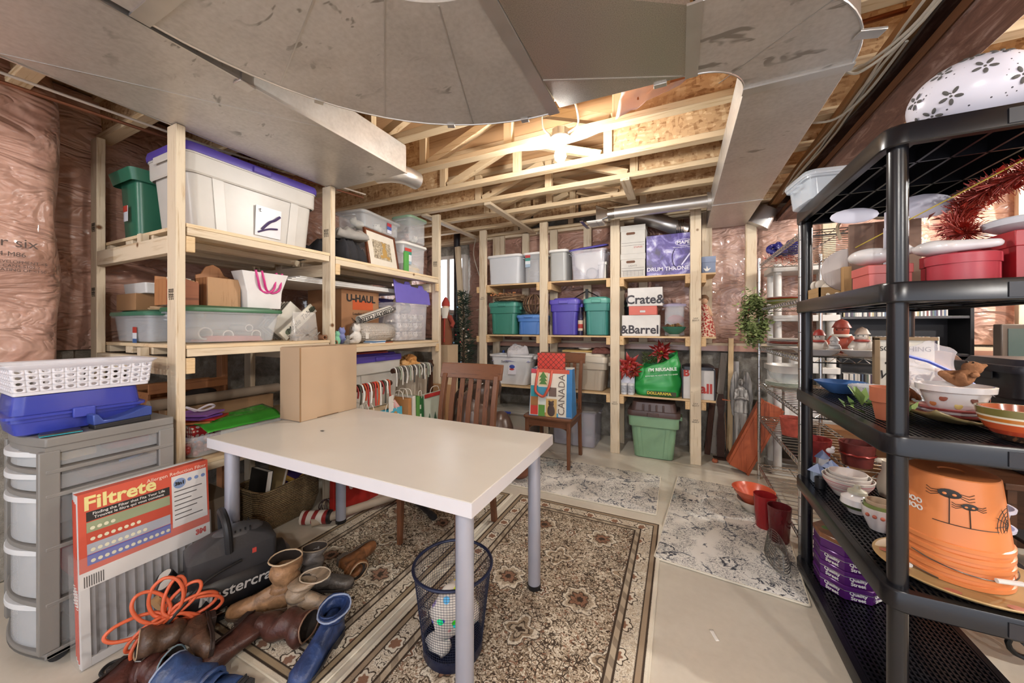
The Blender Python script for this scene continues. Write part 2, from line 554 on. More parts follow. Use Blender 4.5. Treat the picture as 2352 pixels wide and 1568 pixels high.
# ================================================================ ducts
def plan(name, poly, z0, z1, parent, m=GALV):
    return ob(name, G().prism(poly, z0, z1), m, parent, smooth=.3)
def arc(cx, cy, r, a0, a1, n=16):
    return [(cx + r * math.cos(rad(a0 + (a1 - a0) * k / n)), cy + r * math.sin(rad(a0 + (a1 - a0) * k / n))) for k in range(n + 1)]
ZB, ZT = 2.25, 2.428
d1 = thing('air_duct', 'straight flat galvanised duct hanging along the left wooden shelves', 'duct', (-1.915, 0, ZB))
ob('trunk', G().box(-.325, .325, -2.4, 1.77, 0, .178), GALV, d1, bevel=.002)
ob('end_cap', G().box(-.32, .32, 1.77, 1.778, .004, .174), GALV2, d1)
ob('lip', G().box(.325, .333, -2.4, 1.775, -.004, .008), GALV2, d1)
ob('lip', G().box(-.333, -.325, -2.4, 1.775, -.004, .008), GALV2, d1)
for yy in (.84, -.4):
    ob('slip_joint', G().box(.3265, .34, yy - .022, yy + .022, -.006, .178), GALV2, d1)
    ob('drive_clip', G().box(.29, .342, yy - .03, yy + .03, -.012, -.001), GALV2, d1, bevel=.003)
ob('crease', G().bar((-.325, .35, -.0008), (.325, 1.2, -.0008), .006, .0015), GALV2, d1)
tf = one('takeoff_elbow', G().tube(smooth_path([(0, 0, 0), (.1, .03, 0), (.16, .1, 0), (.17, .2, 0)]), .06, 18), GALV2, 'small round pipe elbow below the end of the straight duct', 'duct', (-1.86, 1.79, 2.30))

d2 = thing('air_duct', 'wide galvanised duct sweeping round a bend over the table', 'duct', (-.52, .52, ZB))
ELB = pm('b3aea7', .5, .55, var=.07, scale=3)
plan('elbow', arc(0, 0, 1.04, 180, 90) + arc(0, 0, .39, 90, 180), 0, .178, d2, GALV)
ob('entry_trunk', G().box(-1.04, -.39, -2.6, 0, 0, .178), GALV, d2, bevel=.002)
ob('seam', G().bar((-.001, .37, -.004), (-.001, 1.045, -.004), .05, .008), GALV2, d2)
ob('seam', G().bar((-1.05, 0, -.004), (-.38, 0, -.004), .05, .008), GALV2, d2)
for a in (112, 135, 158):
    ca, sa = math.cos(rad(a)), math.sin(rad(a))
    ob('crease', G().bar((.4 * ca, .4 * sa, -.0006), (1.035 * ca, 1.035 * sa, -.0006), .005, .0014), GALV2, d2)
ob('edge_hem', G().tube([(x, y, 0) for x, y in arc(0, 0, 1.043, 180, 90)], .004, 6), GALV2, d2)
for a in (98, 118, 150):
    ca, sa = math.cos(rad(a)), math.sin(rad(a))
    ob('drive_clip', G().box(-.018, .018, -.01, .02, -.008, .012), GALV2, d2, (1.04 * ca, 1.04 * sa, 0), (0, 0, rad(a - 90)), bevel=.002)
d3 = thing('air_duct', 'shiny galvanised reducer section between the two duct bends', 'duct', (-.495, .52, ZB))
SPANG = NT('spangled_steel')
_f = SPANG.noise(SPANG.co(), 320, 2)
SPANG.bump(SPANG.noise(SPANG.co(), 3, 2), .1, .03)
SPANG = SPANG.done(SPANG.ramp(_f, [(.3, 'a79f94'), (.6, 'c4bdb3')]), .33, .85)
g = G()
A, B = (0, .39), (0, 1.04)
C, D = (.525, .70), (.525, 1.04)
E_ = (0, .82)
g.add([(A[0], A[1], 0), (C[0], C[1], 0), (D[0], D[1], 0), (E_[0], E_[1], 0), (B[0], B[1], .014),
       (A[0], A[1], .178), (C[0], C[1], .178), (D[0], D[1], .178), (B[0], B[1], .178)],
      [(0, 3, 2, 1), (3, 4, 2), (0, 1, 6, 5), (4, 8, 7, 2), (5, 6, 7, 8), (0, 5, 8, 4, 3), (1, 2, 7, 6)])
ob('reducer', g, SPANG, d3, smooth=.1)
ob('crease', G().bar((0, .82, -.001), (.525, 1.04, -.001), .005, .002), GALV2, d3)
ob('drive_clip', G().box(.4, .45, 1.035, 1.06, -.006, .03), GALV2, d3, bevel=.002)

d4 = thing('air_duct', 'galvanised duct turning back toward the far wall beside the beam', 'duct', (.045, 1.76, ZB))
plan('elbow', arc(0, 0, .2, -90, 0, 12) + arc(0, 0, .54, 0, -90, 16), 0, .178, d4)
ob('trunk', G().box(.2, .54, .002, 2.32, 0, .178), GALV, d4, bevel=.002)
ob('seam', G().bar((-.002, -.55, -.004), (-.002, -.195, -.004), .045, .008), GALV2, d4)
ob('seam', G().bar((.195, .0, -.004), (.55, .0, -.004), .045, .008), GALV2, d4)
ob('seam', G().bar((.195, 1.55, -.002), (.545, 1.55, -.002), .012, .006), GALV2, d4)
ob('outlet_collar', G().cyl((.2, 1.68, .08), (.17, 1.68, .08), .075, .075, 20), GALV2, d4)
ob('edge_hem', G().tube([(x, y, 0) for x, y in arc(0, 0, .543, -90, 0)], .004, 6), GALV2, d4)
ob('edge_hem', G().tube([(x, y, 0) for x, y in arc(0, 0, .198, -90, 0)], .004, 6), GALV2, d4)
ob('drive_clip', G().box(.42, .5, -.34, -.3, -.008, .002), GALV2, d4, (0, 0, 0), (0, 0, .3), bevel=.002)
ob('crease', G().bar((.1, -.1, -.0006), (.42, -.42, -.0006), .004, .0014), GALV2, d4)

# branch pipe with floor register boot
bp = thing('branch_pipe', 'round galvanised pipe running from the duct to a vent boot', 'duct', (.21, 3.44, 2.33))
ob('pipe', G().cyl((.03, 0, 0), (-.78, 0, 0), .05, .05, 24), GALV2, bp)
ob('collar', G().cyl((-.76, 0, 0), (-.82, 0, 0), .054, .054, 20), CHROME, bp)
ob('boot', G().loft([rr(.1, .09, .02, 0), rr(.16, .16, .004, .1)]).rot('Y', -90).mv(-.82, 0, .0), CHROME, bp)
ob('register', G().box(-1.01, -.86, -.085, .085, -.075, -.06), WHITE, bp, bevel=.003)
for k in range(7):
    ob('louvre', G().box(-1.0, -.87, -.07 + k * .022, -.06 + k * .022, -.08, -.074), pm('bdb9b3', .4), bp)
ob('hanger_strap', G().box(-1.06, -1.03, -.14, .14, -.075, -.07), CHROME, bp)
bp2 = thing('wall_elbow', 'shiny round duct elbow entering the insulated back wall above the boxes', 'duct', (-.12, 4.0, 2.325))
ob('elbow', G().tube(smooth_path([(-.28, -.1, .09), (-.1, -.12, .02), (.06, -.12, -.06), (.16, -.06, -.1)]), .075, 20), GALV2, bp2)
for k in range(4):
    ob('rib', G().tube([(.1 + k * .018, -.1 + .08 * math.cos(a * PI / 8), -.08 + .085 * math.sin(a * PI / 8)) for a in range(16)], .006, 6, True), CHROME, bp2)
bp3 = thing('wall_elbow', 'small crimped duct boot at the far end of the right duct', 'duct', (.7, 4.0, 2.28))
ob('boot', G().loft([rr(.2, .12, .05, -.08), rr(.16, .12, .05, .1)]).rot('Y', 30), GALV2, bp3)

# ================================================================ lamp, pipes and plastic between the joists
def bulb_lamp(loc, label, grp, watt=BULB_W):
    t = thing('ceiling_lamp', label, 'lamp', loc, 0, grp)
    ob('junction_box', G().lathe([(.052, .13), (.052, .085), (.05, .085)], 8), CHROME, t)
    ob('lampholder', G().lathe([(.058, .086), (.06, .078), (.05, .066), (.026, .06), (.024, .03), (.02, .028)], 24), pm('efece6', .35), t)
    E = NT('lit_bulb')
    E.b.inputs['Emission Color'].default_value = (1, .965, .91, 1)
    E.b.inputs['Emission Strength'].default_value = watt / (PI * .0154)
    ob('bulb', G().sph((0, 0, -.022), (.035, .035, .04), 16, 12).cyl((0, 0, .035), (0, 0, .005), .016, .022, 16), E.done('ffffff'), t)
    return t
lp = bulb_lamp((-.645, 2.045, 2.31), 'bare lit bulb on a white lampholder below the joists', None, 36)
for p, w_ in (((.2, -1.066, 2.3), 55), ((-2.6, -1.466, 2.3), 34), ((2.6, 1.354, 2.3), 95), ((2.4, -1.446, 2.3), 80), ((2.9, 3.324, 2.3), 95)):  # extra bulbs out of view, added as fill light for the room
    bulb_lamp(p, 'bare fill bulb added on the basement ceiling out of view', 'added fill bulbs', w_)
one('lamp_cable', G().tube(smooth_path([(-.69, 2.02, 2.4), (-.74, 2.0, 2.46), (-.73, 1.98, 2.55), (-.68, 1.97, 2.6)]), .006, 6).tube(smooth_path([(-.59, 2.02, 2.4), (-.53, 2.02, 2.44), (-.53, 1.97, 2.52), (-.56, 1.95, 2.6)]), .006, 6), WIRE, 'white cable looping into the lamp junction box', 'cable')
for k in range(3):
    one('joist_cable', G().tube(smooth_path([(-1.2, 2.3 + k * .012, 2.56), (-.9, 2.32 + k * .015, 2.52), (-.6, 2.33 + k * .013, 2.525), (-.3, 2.33, 2.56), (.3, 2.34, 2.6)]), .006, 6), WIRE, 'white cables strung through the joists behind the bulb', 'cable', group='cables behind the bulb')
COPPER = pm('9c5f3c', .35, .8)
cp = thing('copper_pipe', 'copper water pipe with soldered elbow running between joists', 'pipe', (.06, 1.93, 2.485))
ob('run', G().tube([(-.12, .0, 0), (.8, .0, .03)], .011, 10), COPPER, cp)
ob('elbow', G().tube(smooth_path([(-.1, 0, 0), (-.13, 0, .005), (-.14, 0, .04)]), .014, 10), pm('b78a5c', .4, .7), cp)
ob('riser', G().tube([(-.14, 0, .03), (-.14, 0, .22)], .011, 10), COPPER, cp)
ob('drop', G().tube([(-.28, .04, .22), (-.26, .06, -.02)], .009, 8), COPPER, cp)
one('copper_line', G().tube([(-2.72, -1.8, 2.33), (-2.7, .35, 2.335), (-2.62, 1.2, 2.34), (-2.45, 2.2, 2.37)], .009, 8), pm('8a5a44', .4, .6), 'thin copper line along the joists over the left shelves', 'pipe')
one('conduit', G().tube([(-2.68, -1.8, 2.36), (-2.66, .35, 2.36), (-2.6, 1.2, 2.365), (-2.42, 2.2, 2.39)], .007, 8), pm('c9bdb2', .35), 'thin pale conduit beside the copper line over the left shelves', 'pipe')
sheet = G().grid(lambda u, v: (-.26 + .34 * u - .05 * v, 1.99 + .03 * noise.noise(Vector((u * 5, v * 5, 1))), 2.66 - .25 * v * (1 - .45 * u) + .02 * noise.noise(Vector((u * 6, v * 6, 7)))), 14, 12)
one('plastic_scrap', sheet, pm('e6c3bd', .25, alpha=.8, coat=.3), 'torn pink plastic film hanging in the joist bay by the pipe', 'plastic sheet', (0, -.02, -.03), solid=.002, smooth=PI)
one('black_pipe', G().cyl((0, 0, 0), (0, 0, 2.6), .042, .042, 20).cyl((0, 0, 1.35), (0, 0, 1.42), .05, .05, 20), pm('22222a', .3), 'black drain pipe standing upright in the far corner', 'pipe', (-2.68, 3.96, 0))
# ================================================================ rugs
def rug_oriental(name, lx, ly, seed, field, border, dark, cream, rust):
    """repeat of flower medallions inside banded borders; metres in object space, origin at rug centre"""
    t = NT(name)
    v = t.co('Object')
    sx = t.n('ShaderNodeSeparateXYZ'); t.t.links.new(v, sx.inputs[0])
    x, y = sx.outputs[0], sx.outputs[1]
    wob = t.noise(v, 30, 3, .6)
    dx = t.math('SUBTRACT', lx / 2, t.math('ABSOLUTE', x))
    dy = t.math('SUBTRACT', ly / 2, t.math('ABSOLUTE', y))
    ed = t.math('MINIMUM', dx, dy)
    def petals(px, py, ox, oy, k, R, amp, lw):
        a = t.math('SUBTRACT', t.math('FLOORED_MODULO', t.math('ADD', x, ox), px), px / 2)
        b = t.math('SUBTRACT', t.math('FLOORED_MODULO', t.math('ADD', y, oy), py), py / 2)
        r = t.math('SQRT', t.math('ADD', t.math('MULTIPLY', a, a), t.math('MULTIPLY', b, b)))
        th = t.math('ARCTAN2', b, a)
        c = t.math('ADD', 1.0, t.math('MULTIPLY', t.math('COSINE', t.math('MULTIPLY', th, k)), amp))
        q = t.math('DIVIDE', r, t.math('MULTIPLY', c, R))
        q = t.math('ADD', q, t.math('MULTIPLY', t.math('SUBTRACT', wob, .5), .75))
        return q
    leaf = t.noise(v, 55, 3, .6, 2.0)
    leaf2 = t.vor(t.co('Object', (1, 1, 1), (0, 0, .4)), 46, 'DISTANCE_TO_EDGE')
    dots = t.vor(v, 30)
    c = t.mix(t.step(t.noise(v, 3, 2), .35, .65), field, border)
    c = t.mix(t.step(leaf, .54, .57), c, cream)
    c = t.mix(t.step(leaf, .455, .43), c, dark)
    c = t.mix(t.math('MULTIPLY', t.step(leaf2, .09, .05), t.step(t.noise(v, 12, 2), .5, .58)), c, dark)
    c = t.mix(t.step(t.noise(v, 40, 2, .5, 1.5), .62, .66), c, rust)
    def medal(c, q, inner, mid):
        c = t.mix(t.step(q, 1.12, 1.06), c, dark)
        c = t.mix(t.step(q, 1.04, .98), c, cream)
        c = t.mix(t.step(q, .86, .8), c, mid)
        c = t.mix(t.step(q, .62, .56), c, dark)
        c = t.mix(t.step(q, .52, .46), c, inner)
        c = t.mix(t.step(q, .24, .18), c, dark)
        ring = t.math('MULTIPLY', t.step(q, 1.05, 1.0), t.step(leaf, .45, .4))
        return t.mix(t.math('MULTIPLY', ring, .75), c, dark)
    c = medal(c, petals(.36, .52, .0, .0, 8, .075, .13, 0), rust, field)
    c = medal(c, petals(.36, .52, .18, .26, 4, .062, .3, 0), field, border)
    c = medal(c, petals(.36, .52, .18, .02, 6, .034, .2, 0), cream, rust)
    # borders
    bt = t.math('SINE', t.math('MULTIPLY', t.math('ADD', x, y), 70))
    def band(c, a, b, col):
        f = t.math('MULTIPLY', t.step(ed, a + .003, a), t.step(ed, b - .003, b))
        return t.mix(f, c, col)
    inb = t.step(ed, .145, .142)
    bc = t.mix(t.step(leaf, .5, .56), cream, field)
    bc = t.mix(t.step(leaf, .42, .38), bc, dark)
    bq = petals(.16, .16, .02, .03, 6, .036, .15, 0)
    bc = t.mix(t.step(bq, 1.1, 1.04), bc, dark)
    bc = t.mix(t.step(bq, .95, .88), bc, cream)
    bc = t.mix(t.step(bq, .6, .5), bc, rust)
    c = t.mix(inb, c, bc)
    for a, b, col in ((.15, .142, dark), (.14, .118, field), (.118, .112, dark), (.048, .042, dark), (.042, .022, border), (.022, .016, dark), (.012, -.01, cream)):
        c = band(c, a, b, col)
    c = t.mix(t.math('MULTIPLY', t.math('MULTIPLY', t.step(ed, .142, .138), t.step(ed, .116, .12)), t.math('MULTIPLY', t.step(bt, .1, .3), .45)), c, dark)
    t.bump(t.noise(v, 260, 2), .5, .004)
    return t.done(c, .95, spec=.1)

def rug_floral(name, base, l1, l2, l3):
    t = NT(name)
    v = t.co('Object')
    w = t.noise(v, 7, 3, .6, 1.0, 'Color')
    vv = t.n('ShaderNodeMixRGB'); vv.blend_type = 'ADD'; vv.inputs[0].default_value = .12
    t.t.links.new(v, vv.inputs[1]); t.t.links.new(w, vv.inputs[2])
    scr = t.noise(v, 26, 3, .55, 3.2)
    e = t.vor(vv.outputs[0], 3.6, 'DISTANCE_TO_EDGE')
    ring = t.math('ABSOLUTE', t.math('SUBTRACT', t.vor(vv.outputs[0], 2.4), .2))
    c = t.mix(t.step(t.noise(v, 2.6, 3), .42, .62), base, l3)
    tint = t.vor(vv.outputs[0], 2.4)
    c = t.mix(t.math('MULTIPLY', t.step(tint, .17, .1), .6), c, '9fb0b5')
    c = t.mix(t.math('MULTIPLY', t.step(t.math('ABSOLUTE', t.math('SUBTRACT', scr, .5)), .034, .016), t.step(t.noise(v, 6, 2), .40, .48)), c, l1)
    c = t.mix(t.math('MULTIPLY', t.step(e, .02, .01), t.step(t.noise(v, 18, 2), .45, .52)), c, l2)
    c = t.mix(t.math('MULTIPLY', t.step(ring, .014, .006), t.step(t.noise(v, 22, 2), .38, .46)), c, l1)
    blot = t.math('MULTIPLY', t.step(t.noise(v, 34, 3, .6, 1.2), .57, .61), t.step(t.noise(v, 4.5, 2), .46, .56))
    c = t.mix(blot, c, l1)
    t.bump(t.noise(v, 220, 2), .5, .004)
    return t.done(c, .95, spec=.1)

def rug(label, m, cx, cy, lx, ly, rz=0, edge='d9d1bf', z=0, th=.011, curl=0):
    t = thing('area_rug', label, 'rug', (cx, cy, z), rz)
    n = 24
    ob('pile', G().loft([rr(lx - .01, ly - .01, .012, 0.0), rr(lx, ly, .014, .004), rr(lx, ly, .014, th - .003), rr(lx - .012, ly - .012, .012, th)]), m, t)
    ob('binding', G().tube([Vector(p) for p in rr(lx, ly, .014, th * .5)], th * .48, 6, True), pm(edge, .9), t)
    return t
R1 = rug_oriental('oriental_pile', .99, 2.2, 1, 'b3a48f', '9d8a74', '463a31', 'd9d0bf', '8d6a56')
R2 = rug_oriental('oriental_pile_runner', .835, 1.63, 2, 'aea08d', '99886f', '3f362e', 'd4cbb9', '8a6a58')
rug('beige oriental rug with flower medallions under the right table legs', R1, -.595, 1.34, .99, 2.2)
rug('beige oriental runner with dark scrolls lying beneath the boots and desk chair', R2, -1.5475, 1.595, .835, 1.63)
RF = rug_floral('grey_floral_pile', 'e6e2da', '4a4c54', '6b6c72', 'cfcac0')
rug('pale grey floral mat in front of the bag chair', RF, -.705, 2.89, 1.13, .68)
rug('pale grey floral mat lying between the table and black shelving', RF, .262, 2.65, .66, 1.22, -5.4, z=.0012)

# ================================================================ table and chairs
LAM = NT('white_laminate')
_v = LAM.co()
LAM = LAM.done(LAM.mix(LAM.noise(_v, 6, 3), 'c6bfb4', 'cec8be'), .3)
LAME = pm('d2cfd2', .35, var=.02)
tb = thing('desk_table', 'white laminate table on round silver legs', 'table', (-1.295, 1.28, 0))
ob('tabletop', G().box(-.735, .735, -.375, .375, .686, .735), LAM, tb, bevel=.0025)
ob('edge_band', G().box(-.7352, .7352, -.3756, -.374, .688, .733).box(.7345, .7356, -.374, .375, .688, .733), LAME, tb)
LEG = pm('a9abb8', .32, .35, var=.04)
for sx in (-1, 1):
    for sy in (-1, 1):
        lg = ob('leg', G().cyl((sx * .665, sy * .305, .02), (sx * .665, sy * .305, .685), .03, .03, 24), LEG, tb)
        ob('foot', G().lathe([(.0, .0), (.031, .0), (.032, .022), (.0, .022)], 20, (sx * .665, sy * .305, .0105 if sx > 0 else .0105)), BLACK, lg)
for k, (x, y, w, h, a) in enumerate(((-.52, .13, .05, .018, 20), (-.33, -.07, .035, .014, -15))):
    one('paper_scrap', G().grid(lambda u, v: ((u - .5) * w, (v - .5) * h * (1 - u * .5), .001 + .006 * u * u), 6, 4), pm(['d5cfc6', '6d6a66'][k], .6), ['curled white paper strip lying by the cardboard box on the table', 'small grey foil scrap lying on the open white tabletop'][k], 'paper scrap', (-1.295 + x, 1.28 + y, .7355), a, solid=.0008)

CHW = wood('6d4630', '44291b', 'z', .35, 1.2, False)
CHX = wood('6d4630', '44291b', 'x', .32, 1.2, False)
def chair(label, loc, rz=0):
    t = thing('dining_chair', label, 'chair', loc, rz)
    w, d = .42, .42
    for sx in (-1, 1):
        ob('leg', G().loft([rr(.026, .026, .004, 0, sx * .195, -.2), rr(.038, .038, .004, .43, sx * .195, -.19)]), CHW, t)
        # rear leg runs on as the back stile
        pts = [(0, .235, 0), (0, .205, .25), (0, .2, .45), (0, .225, .72), (0, .275, .93)]
        secs = []
        for (q, y, z), (ww, dd) in zip(smooth_path(pts, 4), [(.032, .034)] * 17):
            secs.append([(sx * .198 + i * ww / 2, y + j * dd / 2, z) for i, j in ((-1, -1), (1, -1), (1, 1), (-1, 1))])
        ob('rear_leg', G().loft(secs), CHW, t, bevel=.003)
        ob('apron', G().box(sx * .195 - .012, sx * .195 + .012, -.18, .19, .365, .43), CHX, t)
        ob('corner_bracket', G().tube(smooth_path([(sx * .19, -.17, .33), (sx * .15, -.18, .36), (sx * .1, -.185, .37)]), .009, 6), CHX, t)
    ob('apron', G().box(-.185, .185, -.2, -.178, .365, .43), CHX, t)
    ob('apron', G().box(-.185, .185, .19, .212, .365, .43), CHX, t)
    ob('seat', G().loft([rr(.45, .43, .03, .43, 0, -.015), rr(.46, .44, .03, .445, 0, -.015), rr(.45, .43, .03, .458, 0, -.015)]), CHX, t)
    def rail(z0, z1, w, bow, y0, y1):
        secs = []
        for k in range(9):
            u = k / 4 - 1
            b = -bow * (1 - u * u)
            secs.append([(u * w / 2, y0 - b - .012, z0), (u * w / 2, y0 - b + .012, z0), (u * w / 2, y1 - b + .012, z1), (u * w / 2, y1 - b - .012, z1)])
        return G().loft(secs)
    ob('top_rail', rail(.9, 1.0, .47, .02, .265, .295), CHX, t, bevel=.004)
    ob('lower_rail', rail(.515, .55, .39, .015, .207, .21), CHX, t, bevel=.003)
    for k in range(5):
        x = -.13 + k * .065
        b = .018 * (1 - (x / .2) ** 2)
        ob('slat', G().loft([[(x + i * .017, y + b + j * .006, z) for i, j in ((-1, -1), (1, -1), (1, 1), (-1, 1))] for z, y in ((.545, .208), (.72, .228), (.905, .268))]), CHW, t, bevel=.002)
    return t
chair('dark brown slat-back chair pushed in at the white table', (-1.27, 1.78, .0105), 2)
chair('dark brown chair by the back shelves holding the printed shopping bag', (-1.075, 3.215, .0), 1)

bx = thing('cardboard_box', 'tall closed plain cardboard box standing on the table', 'box', (-1.975, 1.458, .7355))
ob('carton', G().box(-.088, .088, -.187, .187, 0, .412), KRAFT, bx, bevel=.003)
ob('side_flap', G().box(-.086, .086, -.193, -.188, .004, .408), KRAFT, bx)
ob('slot', G().box(-.004, .0, -.1, .06, .412, .4135).mv(.06), pm('6b4f36', .9), bx)
ob('slot', G().box(.0882, .0892, -.09, .05, .002, .006), pm('6b4f36', .9), bx)
ob('seam_shadow_gap', G().box(.0865, .0886, -.194, -.187, .0, .41), pm('8a6a49', .9), bx)

# ================================================================ wooden shelving, left wall
LY = ((.856, .894), (1.697, 1.735), (2.928, 2.966))
LXF, LXB = -2.2, -3.15
us = thing('wooden_shelving', 'rough lumber storage shelving along the left wall', 'shelving', (0, 0, 0))
for k, (a, b) in enumerate(LY):
    ob('post', G().box(LXF - .089, LXF, a, b, 0, 2.249 if k < 2 else 2.405), WZ, us, bevel=.004)
    ob('post', G().box(LXB - .089, LXB, a, b, 0, 2.40), WZ, us, bevel=.004)
PLY = wood('dcc4a0', 'c4a47c', 'y', .6, .6)
def bay(y0, y1, zt, ext=0):
    ob('deck', G().box(LXB - .06, LXF - .002, y0, y1, zt - .018, zt), PLY, us, bevel=.001)
    ob('front_rail', G().box(LXF - .089, LXF - .004, y0 + .004, y1 - .004, zt - .058, zt - .0185), WY, us, bevel=.003)
    ob('back_rail', G().box(LXB - .05, LXB + .04, y0 + .004, y1 - .004, zt - .058, zt - .0185), WY, us, bevel=.003)
    for x in (LXB + .25, LXB + .5):
        ob('deck_joist', G().box(x, x + .085, y0 + .004, y1 - .004, zt - .058, zt - .0185), WY, us, bevel=.003)
for zt in (1.775, 1.17, .575):
    bay(.897, 1.694, zt)
for zt in (1.762, 1.128, .575):
    bay(1.738, 2.925, zt)
for zt in (1.775, 1.17, .575):
    for k, (a, b) in enumerate(LY):
        z1 = zt - .062 if k < 2 else zt - .075
        yy = (b, b + .038) if k == 0 else (a - .038, a) if k == 2 else (b, b + .038)
        ob('side_rail', G().box(LXB, LXF - .09, yy[0] if k else a, (yy[1] if k else b), z1 - .087, z1), WX, us, bevel=.003)
        ob('rail_end', G().box(LXF - .02, LXF + .004, yy[0] + .001, yy[1] - .001, z1 - .08, z1 - .002), wood('d6b98f', 'b48f62', 'y', .6, 3, False), us, bevel=.003)
        ob('spacer', G().box(-2.62, -2.58, a + .002, b - .002, zt - .062, zt - .018), WZ, us)
ob('mid_post', G().box(-3.06, -2.99, 1.42, 1.46, .0, 1.1), wood('b07a56', '8a5a3a', 'z'), us, bevel=.003)
ST = pm('3a332c', .7)
for (x, y, z, f) in ((-2.246, .8545, 1.42, '-y'), (-3.195, .8545, 1.86, '-y'), (-3.195, .8545, 1.47, '-y'), (-2.246, 1.6955, 1.92, '-y'), (-2.246, 2.9265, 1.9, '-y')):
    txt(us, 'SELECT\nSELECT\nSELECT', .017, (x, y, z), f, ST, 'grade_stamp', spin=-90)

# ================================================================ wooden shelving, back wall
BX = (-2.107, -1.341, -.583, .136)
BY = 3.645
ub = thing('wooden_shelving', 'rough lumber storage shelving in front of the back wall', 'shelving', (0, 0, 0))
for k, x in enumerate(BX):
    ob('post', G().box(x - .045, x + .045, BY, BY + .038, 0, (2.405, 2.405, 2.405, 2.405)[k]), WZ, ub, bevel=.004)
    ob('post', G().box(x - .045, x + .045, 3.985, 4.023, 0, 2.4), WZ, ub, bevel=.004)
BPLY = wood('d3b48a', 'b8946a', 'x', .6, .6)
for zt in (1.755, 1.172, .59):
    for k in range(3):
        x0, x1 = BX[k] + .046, BX[k + 1] - .046
        ob('deck', G().box(x0, x1, BY + .01, 4.02, zt - .016, zt), BPLY, ub, bevel=.001)
        for xx in (x0, x1 - .04):
            ob('side_rail', G().box(xx, xx + .04, BY + .004, 4.02, zt - .09, zt - .0165), wood('cfae82', 'b08a5e', 'y'), ub, bevel=.003)
    x0 = BX[3] + .046
    ob('deck', G().box(x0, .3, BY + .03, 4.02, zt - .016, zt), BPLY, ub, bevel=.001)
    ob('side_rail', G().box(x0, x0 + .04, BY + .02, 4.02, zt - .09, zt - .0165), wood('cfae82', 'b08a5e', 'y'), ub, bevel=.003)
    ob('side_rail', G().box(BX[0] - .085, BX[0] - .046, BY + .004, 4.02, zt - .09, zt - .0165), wood('cfae82', 'b08a5e', 'y'), ub, bevel=.003)
for (x, z) in ((-2.107, 1.6), (-.583, .5), (.136, .55), (.136, .4), (.136, 1.33)):
    txt(ub, 'S-P-F\nSELECT', .018, (x, BY - .001, z), '-y', ST, 'grade_stamp')
# ================================================================ builders for containers
def tub_g(w, d, h, tap=.88, r=.04, th=.004, rim=.012, open_=True):
    secs = [rr(w * tap - .02, d * tap - .02, r, 0), rr(w * tap, d * tap, r, .008), rr(w - 2 * rim, d - 2 * rim, r, h - .022), rr(w, d, r, h - .02), rr(w, d, r, h)]
    if open_:
        secs += [rr(w - 2 * rim - 2 * th, d - 2 * rim - 2 * th, r, h), rr(w - 2 * rim - 2 * th, d - 2 * rim - 2 * th, r, h - .02), rr(w * tap - 2 * th, d * tap - 2 * th, r, th + .004)]
    return G().loft(secs)
def lid_g(w, d, t=.03, up=.02, r=.04):
    return G().loft([rr(w + .012, d + .012, r, 0), rr(w + .016, d + .016, r, t * .5), rr(w + .008, d + .008, r, t), rr(w - .05, d - .05, r, t), rr(w - .08, d - .08, r, t + up)])
def tote(label, loc, w, d, h, body, lid=None, rz=0, cat='tote', name='storage_tote', tap=.86, lt=.035, lu=.03, group=None, ribs=True, handle=True, open_=False, lidtilt=None, rx=0, ry=0):
    t = thing(name, label, cat, loc, rz, group, rx, ry)
    bm_ = pm(body, .35, var=.04) if isinstance(body, str) else body
    ob('body', tub_g(w, d, h, tap, .045, .005, .018, open_), bm_, t)
    if ribs:
        for sx in (-.3, .3):
            g = G().loft([[(sx * w * k + i * w * .035, -d * k2 / 2 - j, z) for i, j in ((-1, -.004), (1, -.004), (1, .006), (-1, .006))] for z, k, k2 in ((.015, tap, tap), (h - .03, 1, 1 - .036 / d))])
            ob('rib', g, bm_, t)
        ob('rim_step', G().loft([rr(w - .026, d - .026, .045, h * .72), rr(w - .012, d - .012, .045, h * .74), rr(w - .008, d - .008, .045, h - .021)], False, False), bm_, t)
    if handle:
        for sx in (-1, 1):
            ob('handle', G().box(sx * w / 2 - .012, sx * w / 2 + .022 * (1 if sx > 0 else .2) - (.022 if sx < 0 else 0) * .5, -d * .2, d * .2, h - .05, h - .012), bm_, t, bevel=.006)
    if lid:
        lm = pm(lid, .35, var=.04) if isinstance(lid, str) else lid
        l = ob('lid', lid_g(w, d, lt, lu, .05), lm, t, (0, 0, h - .012) if not lidtilt else lidtilt[0], (0, 0, 0) if not lidtilt else tuple(rad(a) for a in lidtilt[1]))
        if not lidtilt:
            for sy in (-1, 1):
                ob('lid_catch', G().box(-.05, .05, sy * d / 2 - .004 if sy > 0 else -d / 2 - .02, sy * d / 2 + .02 if sy > 0 else -d / 2 + .004, .002, lt * .8), lm, l, bevel=.005)
    return t
